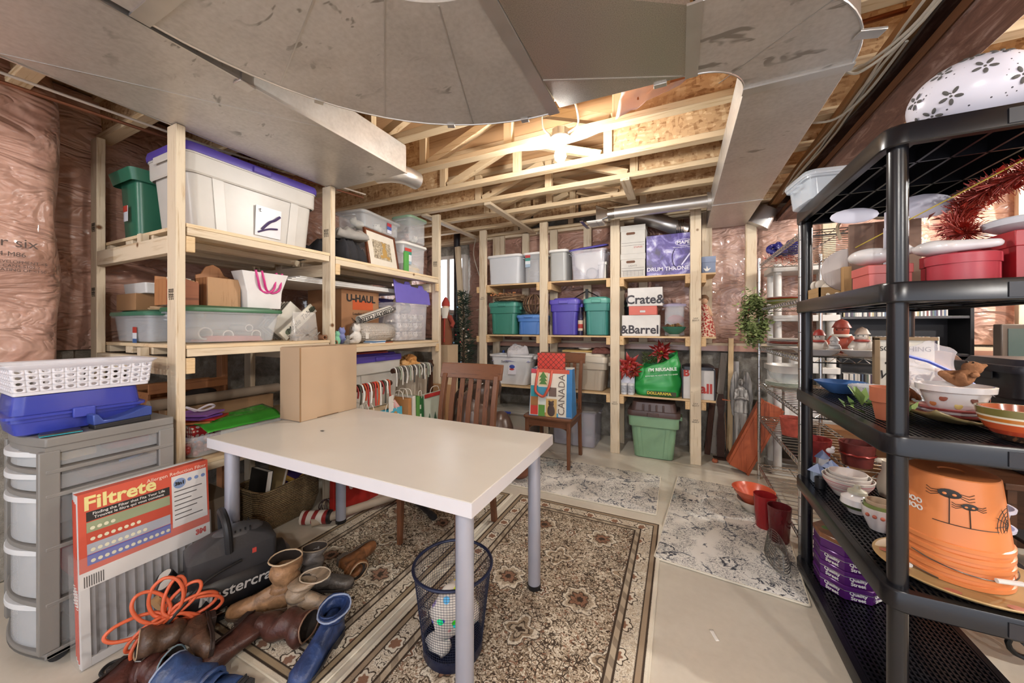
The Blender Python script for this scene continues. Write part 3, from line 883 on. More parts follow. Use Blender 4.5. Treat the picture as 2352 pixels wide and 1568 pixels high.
def clear_bin(label, loc, w, d, h, lid='e9e8e4', rz=0, m=None, tap=.86, name='clear_bin', cat='bin', group=None, lt=.022, lu=.012, lidtilt=None, rx=0, ry=0, label_card=None):
    t = thing(name, label, cat, loc, rz, group, rx, ry)
    ob('body', tub_g(w, d, h, tap, .035, .003, .012, True), m or CLEAR, t)
    for sx in (-1, 1):
        ob('handle', G().tube([(sx * (w / 2 - .006), -.06, h - .03), (sx * (w / 2 + .012), -.05, h - .035), (sx * (w / 2 + .012), .05, h - .035), (sx * (w / 2 - .006), .06, h - .03)], .005, 6), m or CLEAR2, t)
    if lid:
        lm = pm(lid, .35, var=.03) if isinstance(lid, str) else lid
        ob('lid', lid_g(w, d, lt, lu, .045), lm, t, (0, 0, h - .01) if not lidtilt else lidtilt[0], (0, 0, 0) if not lidtilt else tuple(rad(a) for a in lidtilt[1]))
    if label_card:
        x, z, cw, ch, cols = label_card
        for k, c in enumerate(cols):
            plate(t, 'label_card', cw, ch / len(cols), (x, -d / 2 * (tap + (1 - tap) * z / h) - .004, z + ch / 2 - ch / len(cols) * (k + .5)), '-y', pm(c, .5))
    return t
def carton(label, loc, w, d, h, m, rz=0, name='carton', cat='box', lid=None, group=None, rx=0, ry=0, tape=False):
    t = thing(name, label, cat, loc, rz, group, rx, ry)
    if lid:
        ob('body', G().box(-w / 2 + .004, w / 2 - .004, -d / 2 + .004, d / 2 - .004, 0, h - .01), m, t, bevel=.002)
        ob('lid', G().box(-w / 2, w / 2, -d / 2, d / 2, h - lid, h), m, t, bevel=.002)
    else:
        ob('body', G().box(-w / 2, w / 2, -d / 2, d / 2, 0, h), m, t, bevel=.002)
        ob('flap_seam', G().box(-w / 2, w / 2, -.002, .002, h, h + .001), pm('7d6246', .9), t)
    if tape:
        ob('tape', G().box(-.025, .025, -d / 2 - .0012, d / 2 + .001, h * .75, h + .0012), pm('c2a57b', .3), t)
    return t

def blob(name, prims, m, parent=None, vox=.006, **kw):
    """ellipsoids ('s',c,r) and tapered limbs ('c',pts,radii) fused into one skin"""
    g = G()
    for p in prims:
        if p[0] == 's': g.sph(p[1], p[2])
        else:
            g.tube(p[1], p[2], 10)
            rs = p[2] if isinstance(p[2], (list, tuple)) else [p[2]] * len(p[1])
            g.sph(p[1][0], rs[0], 10, 7); g.sph(p[1][-1], rs[-1], 10, 7)
    return ob(name, g, m, parent, smooth=PI, remesh=vox, **kw)
def fuzz(col, s=160):
    k = ('fuzz', col)
    if k not in MATS:
        t = NT('plush_' + col)
        f = t.noise(t.co(), s, 3)
        c = lin(col)
        t.bump(f, .6, .004)
        MATS[k] = t.done(t.mix(f, tuple(x * .72 for x in c[:3]) + (1,), tuple(min(1, x * 1.08) for x in c[:3]) + (1,)), .95, spec=.1)
    return MATS[k]
EYE = pm('15110f', .15)
def bear(label, loc, s, col, rz=0, muzzle=None, rx=0, ry=0, group=None, cat='plush bear'):
    t = thing('plush_bear', label, cat, loc, rz, group, rx, ry)
    q = lambda *a: tuple(v * s for v in a)
    m = fuzz(col)
    blob('body', [('s', q(0, 0, .34), q(.25, .22, .33)), ('s', q(0, -.03, .8), q(.24, .22, .22)),
                  ('s', q(-.17, 0, .98), q(.09, .05, .09)), ('s', q(.17, 0, .98), q(.09, .05, .09)),
                  ('s', q(0, -.2, .75), q(.1, .1, .085)),
                  ('c', [q(-.2, -.02, .55), q(-.32, -.12, .42), q(-.33, -.2, .33)], [.085 * s, .08 * s, .085 * s]),
                  ('c', [q(.2, -.02, .55), q(.32, -.12, .42), q(.33, -.2, .33)], [.085 * s, .08 * s, .085 * s]),
                  ('c', [q(-.14, -.1, .14), q(-.22, -.36, .11)], [.12 * s, .11 * s]),
                  ('c', [q(.14, -.1, .14), q(.22, -.36, .11)], [.12 * s, .11 * s])], m, t, max(.004, s * .035))
    for sx in (-1, 1):
        ob('eye', G().sph(q(sx * .09, -.235, .84), .026 * s, 10, 7), EYE, t)
    ob('nose', G().sph(q(0, -.3, .78), q(.04, .025, .03), 10, 7), EYE, t)
    if muzzle: ob('bow', G().sph(q(-.07, -.2, .58), q(.08, .03, .05), 10, 6).sph(q(.07, -.2, .58), q(.08, .03, .05), 10, 6), pm(muzzle, .6), t)
    return t
def drape(label, loc, w, d, h, col, rz=0, name='folded_clothes', cat='clothes', seed=1, rough=.9, wr=.25, group=None, m=None, flat=.25, rx=0, ry=0):
    """rumpled heap of fabric"""
    def fn(u, v):
        a, b = u * 2 - 1, v * 2 - 1
        e = max(0, 1 - max(abs(a), abs(b)) ** 3.2) ** .5
        n1 = noise.noise(Vector((a * 2.2 + seed, b * 2.2, seed * 2.1)))
        n2 = abs(noise.noise(Vector((a * 4 + b * 2 + seed, b * 3.5, seed))))
        zz = h * e * (1 - flat * .5 + flat * n1 - wr * n2)
        sc = 1 + .08 * n1
        return (a * w / 2 * sc, b * d / 2 * sc, max(0, zz))
    g = G().grid(fn, 34, 34)
    k = 34
    ring = [i for i in range(k)] + [j * k + k - 1 for j in range(1, k)] + [(k - 1) * k + i for i in range(k - 2, -1, -1)] + [j * k for j in range(k - 2, 0, -1)]
    g.f.append(tuple(reversed(ring)))
    return one(name, g, m or pm(col, rough, var=.12, scale=20, bump=.2), label, cat, loc, rz, group, rx, ry, smooth=PI)
def frame_pic(label, loc, w, h, fm, rz=0, tilt=-12, pic=None, mat_w=.05, name='framed_picture', group=None, t=.022):
    """framed picture standing on its lower edge, facing -Y locally"""
    r = thing(name, label, 'picture', loc, rz, group, tilt)
    b = .018
    for x0, x1, z0, z1 in ((-w / 2, -w / 2 + b, 0, h), (w / 2 - b, w / 2, 0, h), (-w / 2 + b, w / 2 - b, 0, b), (-w / 2 + b, w / 2 - b, h - b, h)):
        ob('moulding', G().box(x0, x1, -t / 2, t / 2, z0, z1), fm, r, bevel=.003)
    ob('mount', G().box(-w / 2 + b, w / 2 - b, -.002, t / 2 - .002, b, h - b), pm('e4dccd', .8), r)
    if pic: ob('print', G().box(-w / 2 + b + mat_w, w / 2 - b - mat_w, -.0035, -.0015, b + mat_w, h - b - mat_w), pic, r)
    return r
def book(label, loc, w, d, h, col, rz=0, rx=0, ry=0, cat='book', group=None, name='book'):
    t = thing(name, label, cat, loc, rz, group, rx, ry)
    ob('cover', G().box(-w / 2, w / 2, -d / 2, -d / 2 + .003, 0, h).box(-w / 2, -w / 2 + .003, -d / 2, d / 2, 0, h).box(-w / 2, w / 2, d / 2 - .003, d / 2, 0, h) if w > d else G().box(-w / 2, -w / 2 + .003, -d / 2, d / 2, 0, h).box(w / 2 - .003, w / 2, -d / 2, d / 2, 0, h).box(-w / 2, w / 2, -d / 2, -d / 2 + .003, 0, h), pm(col, .5), t)
    ob('pages', G().box(-w / 2 + .003, w / 2 - .003, -d / 2 + .003, d / 2 - .003, .003, h - .003), PAPER, t)
    return t

# ================================================================ left shelving, first bay
GREEN = '2f6650'
tote('very large white tote with a purple lid on the top left shelf', (-2.515, 1.3, 1.7755), .75, .43, .42, 'c8c3bc', '55459c', 90, tap=.86, lt=.045, lu=.015)
lb = ob('picture_label', G().box(0, .004, -.075, .075, -.08, .1), pm('d8d6da', .3), None, (-2.318, 1.35, 1.9), (0, rad(4), 0), label='torn silver picture label')
attach(lb, bpy.data.objects['storage_tote'])
ob('figure', G().tube(smooth_path([(.006, -.04, -.04), (.012, 0, .01), (.014, .03, .03), (.016, .06, .06)]), .008, 6).tube(smooth_path([(.007, -.06, -.06), (.01, .0, -.03), (.012, .05, -.02)]), .006, 6), pm('4b3d62', .5), lb)
txt(lb, 't', .04, (.0115, -.055, .075), '+x', INK)
gb = thing('waste_bin', 'open dark green waste bin behind the very large white tote', 'bin', (-2.92, 1.02, 1.7755))
ob('body', tub_g(.27, .25, .38, .72, .03, .004, .02), pm(GREEN, .35), gb)
ob('rim', G().loft([rr(.28, .26, .03, .32), rr(.31, .29, .03, .385), rr(.27, .25, .03, .385)], False, False), pm(GREEN, .35), gb)
ob('sticker', G().box(-.02, .03, -.1145, -.112, .1, .19), pm('c7c7cf', .5), gb)
ob('sticker_band', G().box(-.02, .03, -.1165, -.1145, .155, .19), pm('b23a2c', .5), gb)

clear_bin('long clear under-bed bin with green lid at the shelf end', (-2.875, 1.03, 1.1705), .5, .26, .165, '3f7059', 0, tap=.84, m=CLEAR2, label_card=(.06, .04, .05, .1, ('b03b30', 'd9dde2', '3c5f94')))
clear_bin('long clear under-bed bin with green lid carrying the wooden letter box', (-2.46, 1.19, 1.1705), .50, .30, .185, '3f6b4d', 90, tap=.84, m=CLEAR2)
for k, (y, z, r) in enumerate(((1.05, 1.225, .035), (1.16, 1.215, .028), (1.31, 1.215, .028), (1.27, 1.255, .022))):
    one('paper_roll', G().lathe([(r, -.09), (r, .09), (r * .8, .09), (r * .8, -.09)], 18).rot('Y', 90), pm(['b9b2aa', 'd9d3c8', 'c8bfb2', 'cfc9c4'][k], .7), 'rolled paper lying inside the clear bin below the wooden letter box', 'paper roll', (-2.46, y, z), group='rolls inside the clear bin')
one('red_cloth', G().loft([rr(.22, .3, .03, 0), rr(.2, .28, .03, .03)]).jit(.01, 9), pm('b04a3d', .9), 'red cloth folded on the bottom of a clear bin', 'cloth', (-2.46, 1.2, 1.179))
OAK = wood('a8744c', '7c4f30', 'z', .5, 1, False)
OAK2 = wood('b08a66', '8f6a48', 'z', .6, 1.6, False)
mb = thing('letter_box', 'brown wooden letter box with a round hanging tab on the clear bin', 'box', (-2.49, 1.155, 1.3797))
ob('panel', G().box(.03, .04, -.06, .11, 0, .17), OAK2, mb, bevel=.002)
ob('side', G().box(-.1, .03, -.06, -.05, 0, .17), OAK, mb, bevel=.002)
ob('side', G().box(-.1, .03, .1, .11, 0, .17), OAK, mb, bevel=.002)
ob('back', G().prism([(-.06, 0), (.11, 0), (.11, .19), (.085, .2), (.075, .22), (.06, .245), (.025, .262), (-.01, .245), (-.025, .22), (-.035, .2), (-.06, .19)], -.1, -.09).xf(Matrix(((0, 0, 1, 0), (1, 0, 0, 0), (0, 1, 0, 0), (0, 0, 0, 1)))), OAK, mb, bevel=.002)
ob('bottom', G().box(-.09, .03, -.05, .1, 0, .01), OAK, mb)
mr = thing('mail_rack', 'red-brown wooden rack full of papers beside the letter box', 'rack', (-2.5, .99, 1.3797))
ob('front', G().prism([(-.07, 0), (.07, 0), (.07, .13), (.0, .15), (-.07, .13)], .03, .04).xf(Matrix(((0, 0, 1, 0), (1, 0, 0, 0), (0, 1, 0, 0), (0, 0, 0, 1)))), wood('93583a', '6e3f28', 'y', .5), mr, bevel=.002)
ob('side', G().box(-.09, .03, .06, .07, 0, .14), OAK, mr)
ob('side', G().box(-.09, .03, -.07, -.06, 0, .14), OAK, mr)
ob('back', G().box(-.1, -.09, -.07, .07, 0, .16), OAK, mr)
for k in range(5):
    one('envelope', G().box(-.002, .002, -.052, .052, 0, .13 + .012 * (k % 3)), pm(['d9d4ca', 'b9b4c6', 'e4dfd2', 'c7c3bd', 'd8c79a'][k], .8), 'paper envelope standing in the red-brown mail rack', 'envelope', (-2.57 + k * .02, .99, 1.3802), group='envelopes in the mail rack', ry=8)
# white gift bag with pink ribbon
gf = thing('gift_bag', 'white paper gift bag with a pink ribbon handle', 'gift bag', (-2.44, 1.375, 1.3797))
ob('bag', G().loft([rr(.09, .2, .004, 0), rr(.095, .21, .004, .1), rr(.09, .22, .004, .12), rr(.12, .28, .004, .225), rr(.115, .275, .004, .225), rr(.08, .2, .004, .1)]), pm('dcd8d6', .6), gf)
ob('liner', G().box(-.055, .055, -.13, .13, .2, .222), pm('8d3f63', .6), gf)
for dy in (-.0, .012):
    ob('ribbon', G().tube([Vector((.055 + .012 * math.sin(k), -.06 + dy * 3 + .10 * (1 - math.cos(PI * k / 12)) / 2 * 1.3, .235 - .135 * math.sin(PI * k / 12))) for k in range(13)], .007, 6).sc(1, 1, 1), pm('c8317f', .45), gf)
# leaning frames, signs and folders
wg = random.Random(5)
for k in range(4):
    one('canvas_board', G().box(-.006, .006, -.07, .07, 0, .24), pm(['d2ccc2', 'b9b2a6', '8a8378', 'dcd6ca'][k], .7), '%s flat board leaning against the clear bin in a slanted row' % ['pale grey', 'beige-grey', 'dark taupe', 'cream'][k], 'board', (-2.6 + k * .035, 1.5, 1.2155), rx=-40, group='boards leaning on the middle shelf', bevel=.001)
sg = thing('wooden_sign', 'long cream wooden sign with script leaning among the boards', 'sign', (-2.38, 1.475, 1.1965), rx=-47)
ob('plank', G().box(-.008, .008, -.035, .035, 0, .30), pm('dcd5c4', .7), sg, bevel=.002)
txt(sg, 'Maple Tables', .05, (.0095, 0, .17), '+x', INK, spin=90, shear=.3)
for dz in (.05, .28):
    ob('painted_leaf', G().sph((.009, 0, dz), (.001, .02, .025), 10, 6), pm('5d6650', .7), sg)
bg_ = thing('plastic_bag', 'clear plastic bag of brown twigs and hardware at the shelf edge', 'bag', (-2.3, 1.575, 1.1705))
ob('film', G().grid(lambda u, v: (.05 * math.sin(u * 2 * PI) * (1 - .7 * v), .1 * math.cos(u * 2 * PI) * (1 - .2 * v), .19 * v + .008 * noise.noise(Vector((u * 9, v * 6, 1)))), 24, 10), clear('d9d4cd', .35, .12), bg_)
for k in range(26):
    a = Vector((wg.uniform(-.03, .03), wg.uniform(-.08, .08), wg.uniform(.005, .07)))
    d = Vector((wg.uniform(-.3, .3), wg.uniform(-1, 1), wg.uniform(-.2, .5))).normalized() * .045
    ob('twig', G().tube([a, a + d], .004, 5), pm(['5d4a3c', '83705e', '9b938b'][k % 3], .5), bg_)
for k in range(2):
    one('cardboard_tube', G().lathe([(.018, -.13), (.018, .13), (.011, .13), (.011, -.13)], 16).rot('Y', 90), pm('8a6146', .8), 'short brown cardboard tube lying on the shelf by the post', 'tube', (-2.36, 1.676, 1.1885), group='cardboard tubes by the post') if k == 0 else one('cardboard_tube', G().lathe([(.018, -.1), (.018, .1), (.011, .1), (.011, -.1)], 16).rot('Y', 90), pm('8a6146', .8), 'short brown cardboard tube lying on the shelf by the post', 'tube', (-2.33, 1.762, 1.148), group='cardboard tubes by the post')
carton('worn brown moving carton at the back of the middle shelf', (-2.87, 1.36, 1.1705), .38, .34, .33, pm('a37c56', .85, scale=4), 0, tape=True)
carton('low brown carton standing behind the clear bin', (-2.99, 1.03, 1.3585), .26, .2, .1, pm('9a734e', .85), 0)
one('white_tray', G().loft([rr(.28, .18, .01, 0), rr(.29, .19, .01, .06), rr(.275, .175, .01, .06), rr(.27, .17, .01, .006)]), pm('c9c6c3', .4), 'shallow white tray lying on the brown cartons', 'tray', (-2.93, 1.04, 1.4595))
rs = random.Random(4)
for k in range(5):
    one('wood_strip', G().box(-.09, .09, -.012, .012, 0, .006), pm('bd9b76', .8), 'thin pale wood strip piled on the green bin lid', 'wood strip', (-2.72 + rs.uniform(-.03, .03), 1.0 + rs.uniform(-.02, .03), 1.3605 + k * .0065), rs.uniform(-40, 60), group='wood strips on the green lid')
# back of bay: papers and dark folders
for k in range(3):
    one('folder', G().box(-.12, .12, -.07, .07, 0, .012), pm(['5b5d6c', '7b7873', '8793ad'][k], .5), ['dark grey folder lying tilted behind the leaning boards', 'grey folder lying tilted behind the leaning boards', 'blue-grey folder on top of the tilted pile behind the boards'][k], 'folder', (-2.74, 1.60, 1.3065 + k * .0125), 3 * k, rx=8, ry=3, bevel=.001)
carton('squat brown carton under the tilted folders', (-2.80, 1.617, 1.1705), .22, .145, .12, pm('9c7650', .85), 0)

# low shelf: gift wrap bin, kraft roll, wooden crate with hand hole
clear_bin('wide open clear bin of gift wrap on the low left shelf', (-2.46, 1.2, .5755), .56, .42, .115, None, 90, m=CLEAR2, tap=.9)
one('kraft_roll', G().cyl((0, -.36, 0), (0, .36, 0), .032, .032, 20), pm('8f7e6c', .8), 'long brown kraft paper roll behind the gift wrap', 'paper roll', (-2.73, 1.3, .8085))
carton('long narrow brown carton standing behind the gift wrap bin', (-2.73, 1.3, .5755), .09, .6, .2, pm('8a6a4a', .85), 0)
cr = thing('wooden_crate', 'red-brown wooden crate with an oval hand hole on the low shelf', 'crate', (-2.9, 1.16, .5755))
CRW = wood('96633f', '6d4228', 'y', .6)
ob('end', G().box(.1, .115, -.2, .2, 0, .22), CRW, cr, bevel=.003)
ob('end', G().box(-.13, -.115, -.2, .2, 0, .33), CRW, cr, bevel=.003)
ob('side', G().box(-.115, .1, -.2, -.185, 0, .3), CRW, cr, bevel=.003)
ob('side', G().box(-.115, .1, .185, .2, 0, .3), CRW, cr, bevel=.003)
ob('top_board', G().box(.1, .115, -.2, .2, .29, .35), CRW, cr, bevel=.003)
ob('hand_hole', G().sph((.105, .05, .26), (.012, .09, .032), 20, 8), pm('1f1510', .9), cr)
wr_ = random.Random(11)
WRAPS = [('a8262b', 'red'), ('35a02f', 'bright green'), ('6a3f8e', 'purple'), ('d9d2c8', 'white'), ('8a2b33', 'dark red'), ('c23a2d', 'red dotted'), ('7d8f3f', 'olive'), ('b0474a', 'pink-red')]
def wraproll(a, b, r, col, label, spots=None):
    t = thing('wrapping_roll', label, 'gift wrap', a)
    d = Vector(b) - Vector(a)
    g = G().tube([(0, 0, 0), d], r, 18)
    m = pm(col, .3, coat=.3)
    if spots:
        n = NT('dotted_wrap')
        v = n.vor(n.co(), 45, rnd=.3)
        m = n.done(n.mix(n.step(v, .42, .36), col, spots), .35)
    ob('paper', g, m, t)
    ob('core', G().tube([d * .995, d * 1.004], r * .72, 14), pm('5b4a3c', .9), t)
    return t
wraproll((-2.425, 1.0, .681), (-2.425, 1.44, .681), .035, 'b02c30', 'red and white dotted wrapping roll in the clear bin', 'efe9e2')
wraproll((-2.495, .97, .681), (-2.495, 1.44, .681), .035, 'cfc8bd', 'cream wrapping roll with an open cardboard core end')
wraproll((-2.355, 1.1, .681), (-2.355, 1.43, .681), .035, 'd6cfc4', 'short white wrapping roll by the table edge')
wraproll((-2.565, .97, .681), (-2.565, 1.44, .681), .035, '7d8f3f', 'thin olive wrapping roll at the back of the bin')
for k_, c_ in enumerate(('8a2b33', 'c9c2b6', '6a3f8e', 'b8452e', 'd2ccc2')):
    wraproll((-2.6 + .07 * k_, .97 if k_ < 3 else 1.09, .62), (-2.6 + .07 * k_, 1.43, .62), .034, c_, '%s wrapping roll at the bottom of the gift wrap bin' % ('dark red', 'beige', 'purple', 'rust', 'ivory')[k_])
one('green_wrap', G().grid(lambda u, v: (-.1 + .22 * v, (u - .5) * .4, .004 + .03 * u * (1 - v) - .03 * max(0, v - .6) / .4 + .006 * noise.noise(Vector((u * 4, v * 7, 3)))), 20, 12), pm('3ca335', .2, coat=.5), 'sheet of shiny bright green wrapping paper on the gift wrap bin', 'gift wrap', (-2.40, 1.22, .719), 0, solid=.002, smooth=PI)
for k, (y, z, c, n_) in enumerate(((1.06, .741, '6b3f92', 'purple'), (1.07, .755, '8a5aa8', 'lilac'), (1.09, .727, 'b23030', 'red'), (1.05, .713, 'b06a3c', 'copper'))):
    one('gift_wrap_pack', G().box(-.1, .1, -.07, .07, 0, .01).jit(.006, 9, k), pm(c, .4), 'flat %s pack of tissue in the gift wrap bin' % n_, 'gift wrap', (-2.50, y, z + .006), 20 + 9 * k)
tk = random.Random(9)
gg = G()
for k in range(60):
    p = Vector((tk.uniform(-.05, .05), tk.uniform(-.08, .08), tk.uniform(0, .06)))
    gg.sph(p, tk.uniform(.008, .016), 7, 5)
one('gift_bows', gg, pm('a53a35', .35, coat=.4), 'heap of small shiny ribbon bows in the gift wrap bin', 'ribbon bows', (-2.33, 1.01, .595), kind='stuff')
one('white_bow', G().tube(smooth_path([(0, 0, 0), (.03, .05, .03), (.0, .09, .01), (.02, .02, .0), (-.03, -.03, .025), (0, 0, 0)]), .006, 6), pm('d9d2da', .5), 'looped white ribbon on the purple tissue packs', 'ribbon', (-2.5, 1.06, .78))
# floor below the shelf
carton('low grey-brown carton on the floor under the wooden shelves', (-2.42, 1.02, 0), .3, .24, .33, pm('94897c', .8), 0)
# ================================================================ left shelving, second bay
Z1, Z2, Z3 = 1.7625, 1.1285, .5755
drape('heap of black clothes spilling beside the shelf post', (-2.44, 1.92, Z1), .38, .29, .22, '2b2a2e', 20, seed=3)
drape('grey flannel shirt folded on the black clothes', (-2.33, 1.965, Z1 + .185), .24, .18, .09, '9a958f', 70, seed=8, wr=.4)
drape('dark navy jacket behind the shelf post', (-2.77, 1.835, Z1), .22, .16, .17, '25232b', 0, seed=5)
BPIC = NT('teddy_print')
_v = BPIC.co()
BPIC = BPIC.done(BPIC.ramp(BPIC.noise(_v, 60, 4, .7), [(.35, '6b5f50'), (.5, 'a99c86'), (.65, 'd6cbb2')]), .6)
fp = frame_pic('framed picture of a teddy bear among flowers', (-2.33, 2.33, Z1 + .002), .40, .33, wood('6b3d28', '472717', 'x', .35, 1, False), 97, -10, BPIC, .065)
blob('printed_bear', [('s', (.03, -.003, .15), (.035, .0015, .05)), ('s', (.03, -.003, .215), (.028, .0015, .027)), ('s', (.005, -.003, .24), (.01, .0015, .01)), ('s', (.055, -.003, .24), (.01, .0015, .01)), ('s', (.07, -.003, .11), (.03, .0015, .018)), ('s', (-.01, -.003, .11), (.03, .0015, .018))], pm('b89455', .8), fp, .003)
clear_bin('clear bin with white lid behind the framed picture', (-2.68, 2.33, Z1), .44, .32, .3, 'd6d4d0', 90, tap=.88, m=CLEAR2)
clear_bin('clear bin with white lid under the green-lidded bin', (-2.48, 2.72, Z1), .36, .32, .29, 'e3e1dc', 90, tap=.88, label_card=(-.1, .17, .09, .15, ('c4453b', '3f8f7c', 'dfe3e4', 'dfe3e4', '9db5c4')))
clear_bin('long clear bin of plush animals stacked on white-lidded bins', (-2.5, 2.32, Z1 + .325), .50, .3, .13, clear('e2e4e4', .45, .3), 97, tap=.92, label_card=(.08, .06, .06, .09, ('b23a44', '4a5fa5', 'd8dbe6')), lt=.018)
clear_bin('small clear bin of plush with green lid on top of a bin stack', (-2.43, 2.76, Z1 + .318), .26, .24, .24, '8fae93', 90, tap=.9)
def plush_lump(label, loc, s, col, rz=0, grp=None):
    t = thing('plush_animal', label, 'plush toy', loc, rz, grp)
    q = lambda *a: tuple(v * s for v in a)
    blob('body', [('s', q(0, 0, .3), q(.42, .3, .3)), ('s', q(.4, -.1, .42), q(.26, .24, .24)), ('s', q(.42, .08, .62), q(.1, .06, .1)), ('s', q(.42, -.28, .6), q(.1, .06, .1)), ('c', [q(-.2, -.2, .15), q(-.35, -.42, .1)], .1 * s), ('c', [q(.15, -.2, .15), q(.2, -.45, .1)], .1 * s)], fuzz(col), t, max(.005, s * .05))
    ob('eye', G().sph(q(.56, -.26, .5), .035 * s, 8, 6).sph(q(.62, -.08, .5), .035 * s, 8, 6), EYE, t)
    return t
for k, (p, s, c, n_) in enumerate((((-2.5, 2.2, Z1 + .34), .13, 'd8d0c0', 'cream'), ((-2.49, 2.42, Z1 + .34), .13, 'e3ddd0', 'white'), ((-2.44, 2.72, Z1 + .335), .11, 'c9a79b', 'pinkish'), ((-2.42, 2.8, Z1 + .335), .1, 'ddd7cc', 'striped white'), ((-2.43, 2.74, Z1 + .43), .1, '9a8a80', 'grey-brown'))):
    plush_lump('%s plush animal seen through the upper clear bins' % n_, p, s, c, -80 + 25 * k)
one('beige_towel', G().loft([rr(.24, .2, .04, 0), rr(.26, .22, .05, .06), rr(.2, .18, .05, .1)]).jit(.012, 8), pm('cdbfa9', .9), 'beige towel folded inside the white-lidded clear bin', 'towel', (-2.47, 2.72, Z1 + .012))
one('green_card', G().box(-.006, .006, -.03, .03, 0, .2), pm('58a24e', .5), 'bright green card standing beside the framed picture', 'card', (-2.31, 2.575, Z1 + .001))

# middle shelf
uh = carton('brown moving carton printed with a truck loading diagram', (-2.72, 2.235, Z2), .4, .42, .45, pm('a97c58', .85, scale=4), 90)
plate(uh, 'orange_band', .22, .08, (.02, -.2105, .32), '-y', pm('c65a2e', .7))
txt(uh, 'U-HAUL', .085, (.0, -.2125, .375), '-y', INK, bold=.003)
txt(uh, 'Loading Your Truck', .032, (.04, -.2125, .245), '-y', INK)
for k in range(6):
    ob('printed_line', G().bar((-.1 + k * .016, -.2112, .21 - k * .017), (.0 + k * .016, -.2112, .14 - k * .017), .0006, .003), INK, uh)
    ob('printed_line', G().bar((-.1 + k * .02, -.2112, .21 - k * .014), (-.04 + k * .02, -.2112, .10 - k * .012), .0006, .003), INK, uh)
pb = clear_bin('clear bin packed with white plush under an upright purple lid', (-2.46, 2.68, Z2), .46, .32, .36, None, 90, m=clear('e6e4ea', .28, .15), tap=.9)
ob('lid', G().prism([(-.24, 0), (.24, 0), (.24, .14), (.17, .15), (.15, .19), (.1, .19), (.08, .16), (-.02, .17), (-.04, .21), (-.09, .21), (-.11, .18), (-.2, .19), (-.24, .22)], -.006, .006).rot('X', 90), pm('6d62b5', .4), pb, (.0, -.155, .355), (rad(-9), 0, 0), bevel=.003, label='purple plastic lid propped upright')
ob('rear_lid_half', G().box(-.06, .2, -.004, .004, 0, .15), pm('5a50a5', .4), pb, (0, .15, .35), (rad(-62), 0, 0))
pr_ = random.Random(21)
for k in range(15):
    c = ['e6e0d4', 'dcd4c6', 'cfc6b6', 'e9e4da', 'b9aea0'][k % 5]
    lay = k // 5
    plush_lump('white and cream plush toy packed in the purple-lidded clear bin', (-2.40, 2.525 + (k % 5) * .077, Z2 + .006 + lay * .084), .122, c, pr_.uniform(-15, 15), 'plush packed in the purple-lidded bin')
bear('brown teddy bear heaped on the purple-lidded bin', (-2.41, 2.57, Z2 + .262), .15, 'b9a58a', -70, '9d4a45')
bear('grey teddy bear heaped beside the purple lid', (-2.42, 2.72, Z2 + .262), .15, '9c9488', -60)
drape('spotted cream fabric hanging over the clear plush bin', (-2.53, 2.67, Z2 + .008), .11, .36, .3, 'cfc7b4', 0, seed=14)
tote('purple tote standing behind the moving carton', (-2.83, 2.67, Z2), .3, .3, .38, '5546a8', None, 90)
ct = thing('celebrate_tube', 'white cardboard tube printed CELEBRATE lying on bubble wrap', 'tube', (-2.36, 2.25, Z2 + .24), 0, rx=17)
ob('tube', G().lathe([(.036, -.18), (.036, .18), (.03, .18), (.03, -.18)], 24).rot('X', 90), pm('d3cec4', .7), ct)
txt(ct, '!CELEBRATE! CELEBR', .046, (.0375, 0, 0), (PI / 2, 0, PI / 2), INK, spin=180, bold=.001)
for dz in (-.022, .022):
    ob('printed_dots', G().box(.028, .0305, -.175, .175, dz - .003, dz + .003), INK, ct)
BUB = NT('bubble_film')
_b = BUB.vor(BUB.co(), 55, rnd=.2)
BUB.bump(_b, 1.0, .01)
BUB = BUB.done('cfc6bb', .2, alpha=.8, coat=.5)
one('bubble_wrap_roll', G().lathe([(.001, -.19), (.075, -.185), (.085, -.1), (.088, .1), (.08, .18), (.03, .19)], 24).rot('X', 90).jit(.01, 7), BUB, 'loose roll of clear bubble wrap on the middle shelf', 'bubble wrap', (-2.38, 2.245, Z2 + .088), smooth=PI)
bear('lavender blue beanie bear sitting by the shelf post', (-2.3, 1.87, Z2), .125, '8b93c9', -70, '7aa39a')
bear('white beanie bear holding a card on the middle shelf', (-2.28, 1.99, Z2), .15, 'e6e1da', -75)
bear('mint green beanie bear leaning on the shelf post', (-2.25, 1.79, Z2), .10, '8fd3ae', -60)
bear('small black and white spotted beanie bear', (-2.23, 1.865, Z2), .07, '8d8a84', -70)
one('white_tag', G().box(-.001, .001, -.02, .02, -.025, .025), PAPER, 'small white card held by the white beanie bear', 'card', (-2.225, 2.04, Z2 + .065), 15)
for k, (c, n_) in enumerate((('e4e2df', 'white'), ('4f86b8', 'blue'), ('cfcbc5', 'grey'))):
    one('booklet', G().box(-.05, .05, -.07, .07, 0, .008), pm(c, .5), 'thin %s booklet lying before the beanie bears' % n_, 'booklet', (-2.25, 2.135 + .008 * k, Z2 + .0005 + .0085 * k), 12 * k - 10, bevel=.001)
one('orange_pencil', G().cyl((0, -.05, 0), (.01, .06, 0), .004, .004, 6), pm('a8502f', .5), 'short orange pencil on the middle shelf', 'pencil', (-2.24, 2.26, Z2 + .004))
for k in range(4):
    one('foam_board', G().box(-.32, .25, -.62 + k * .02, .58, 0, .009), pm(['e2dfda', 'd6d3ce', 'e6e3df', 'cbc7c2'][k], .6), 'white foam board lying across the tops of the cartons', 'board', (-2.66, 2.15, Z2 + .4515 + k * .0095), .8 * k, group='foam boards on the cartons', bevel=.001)

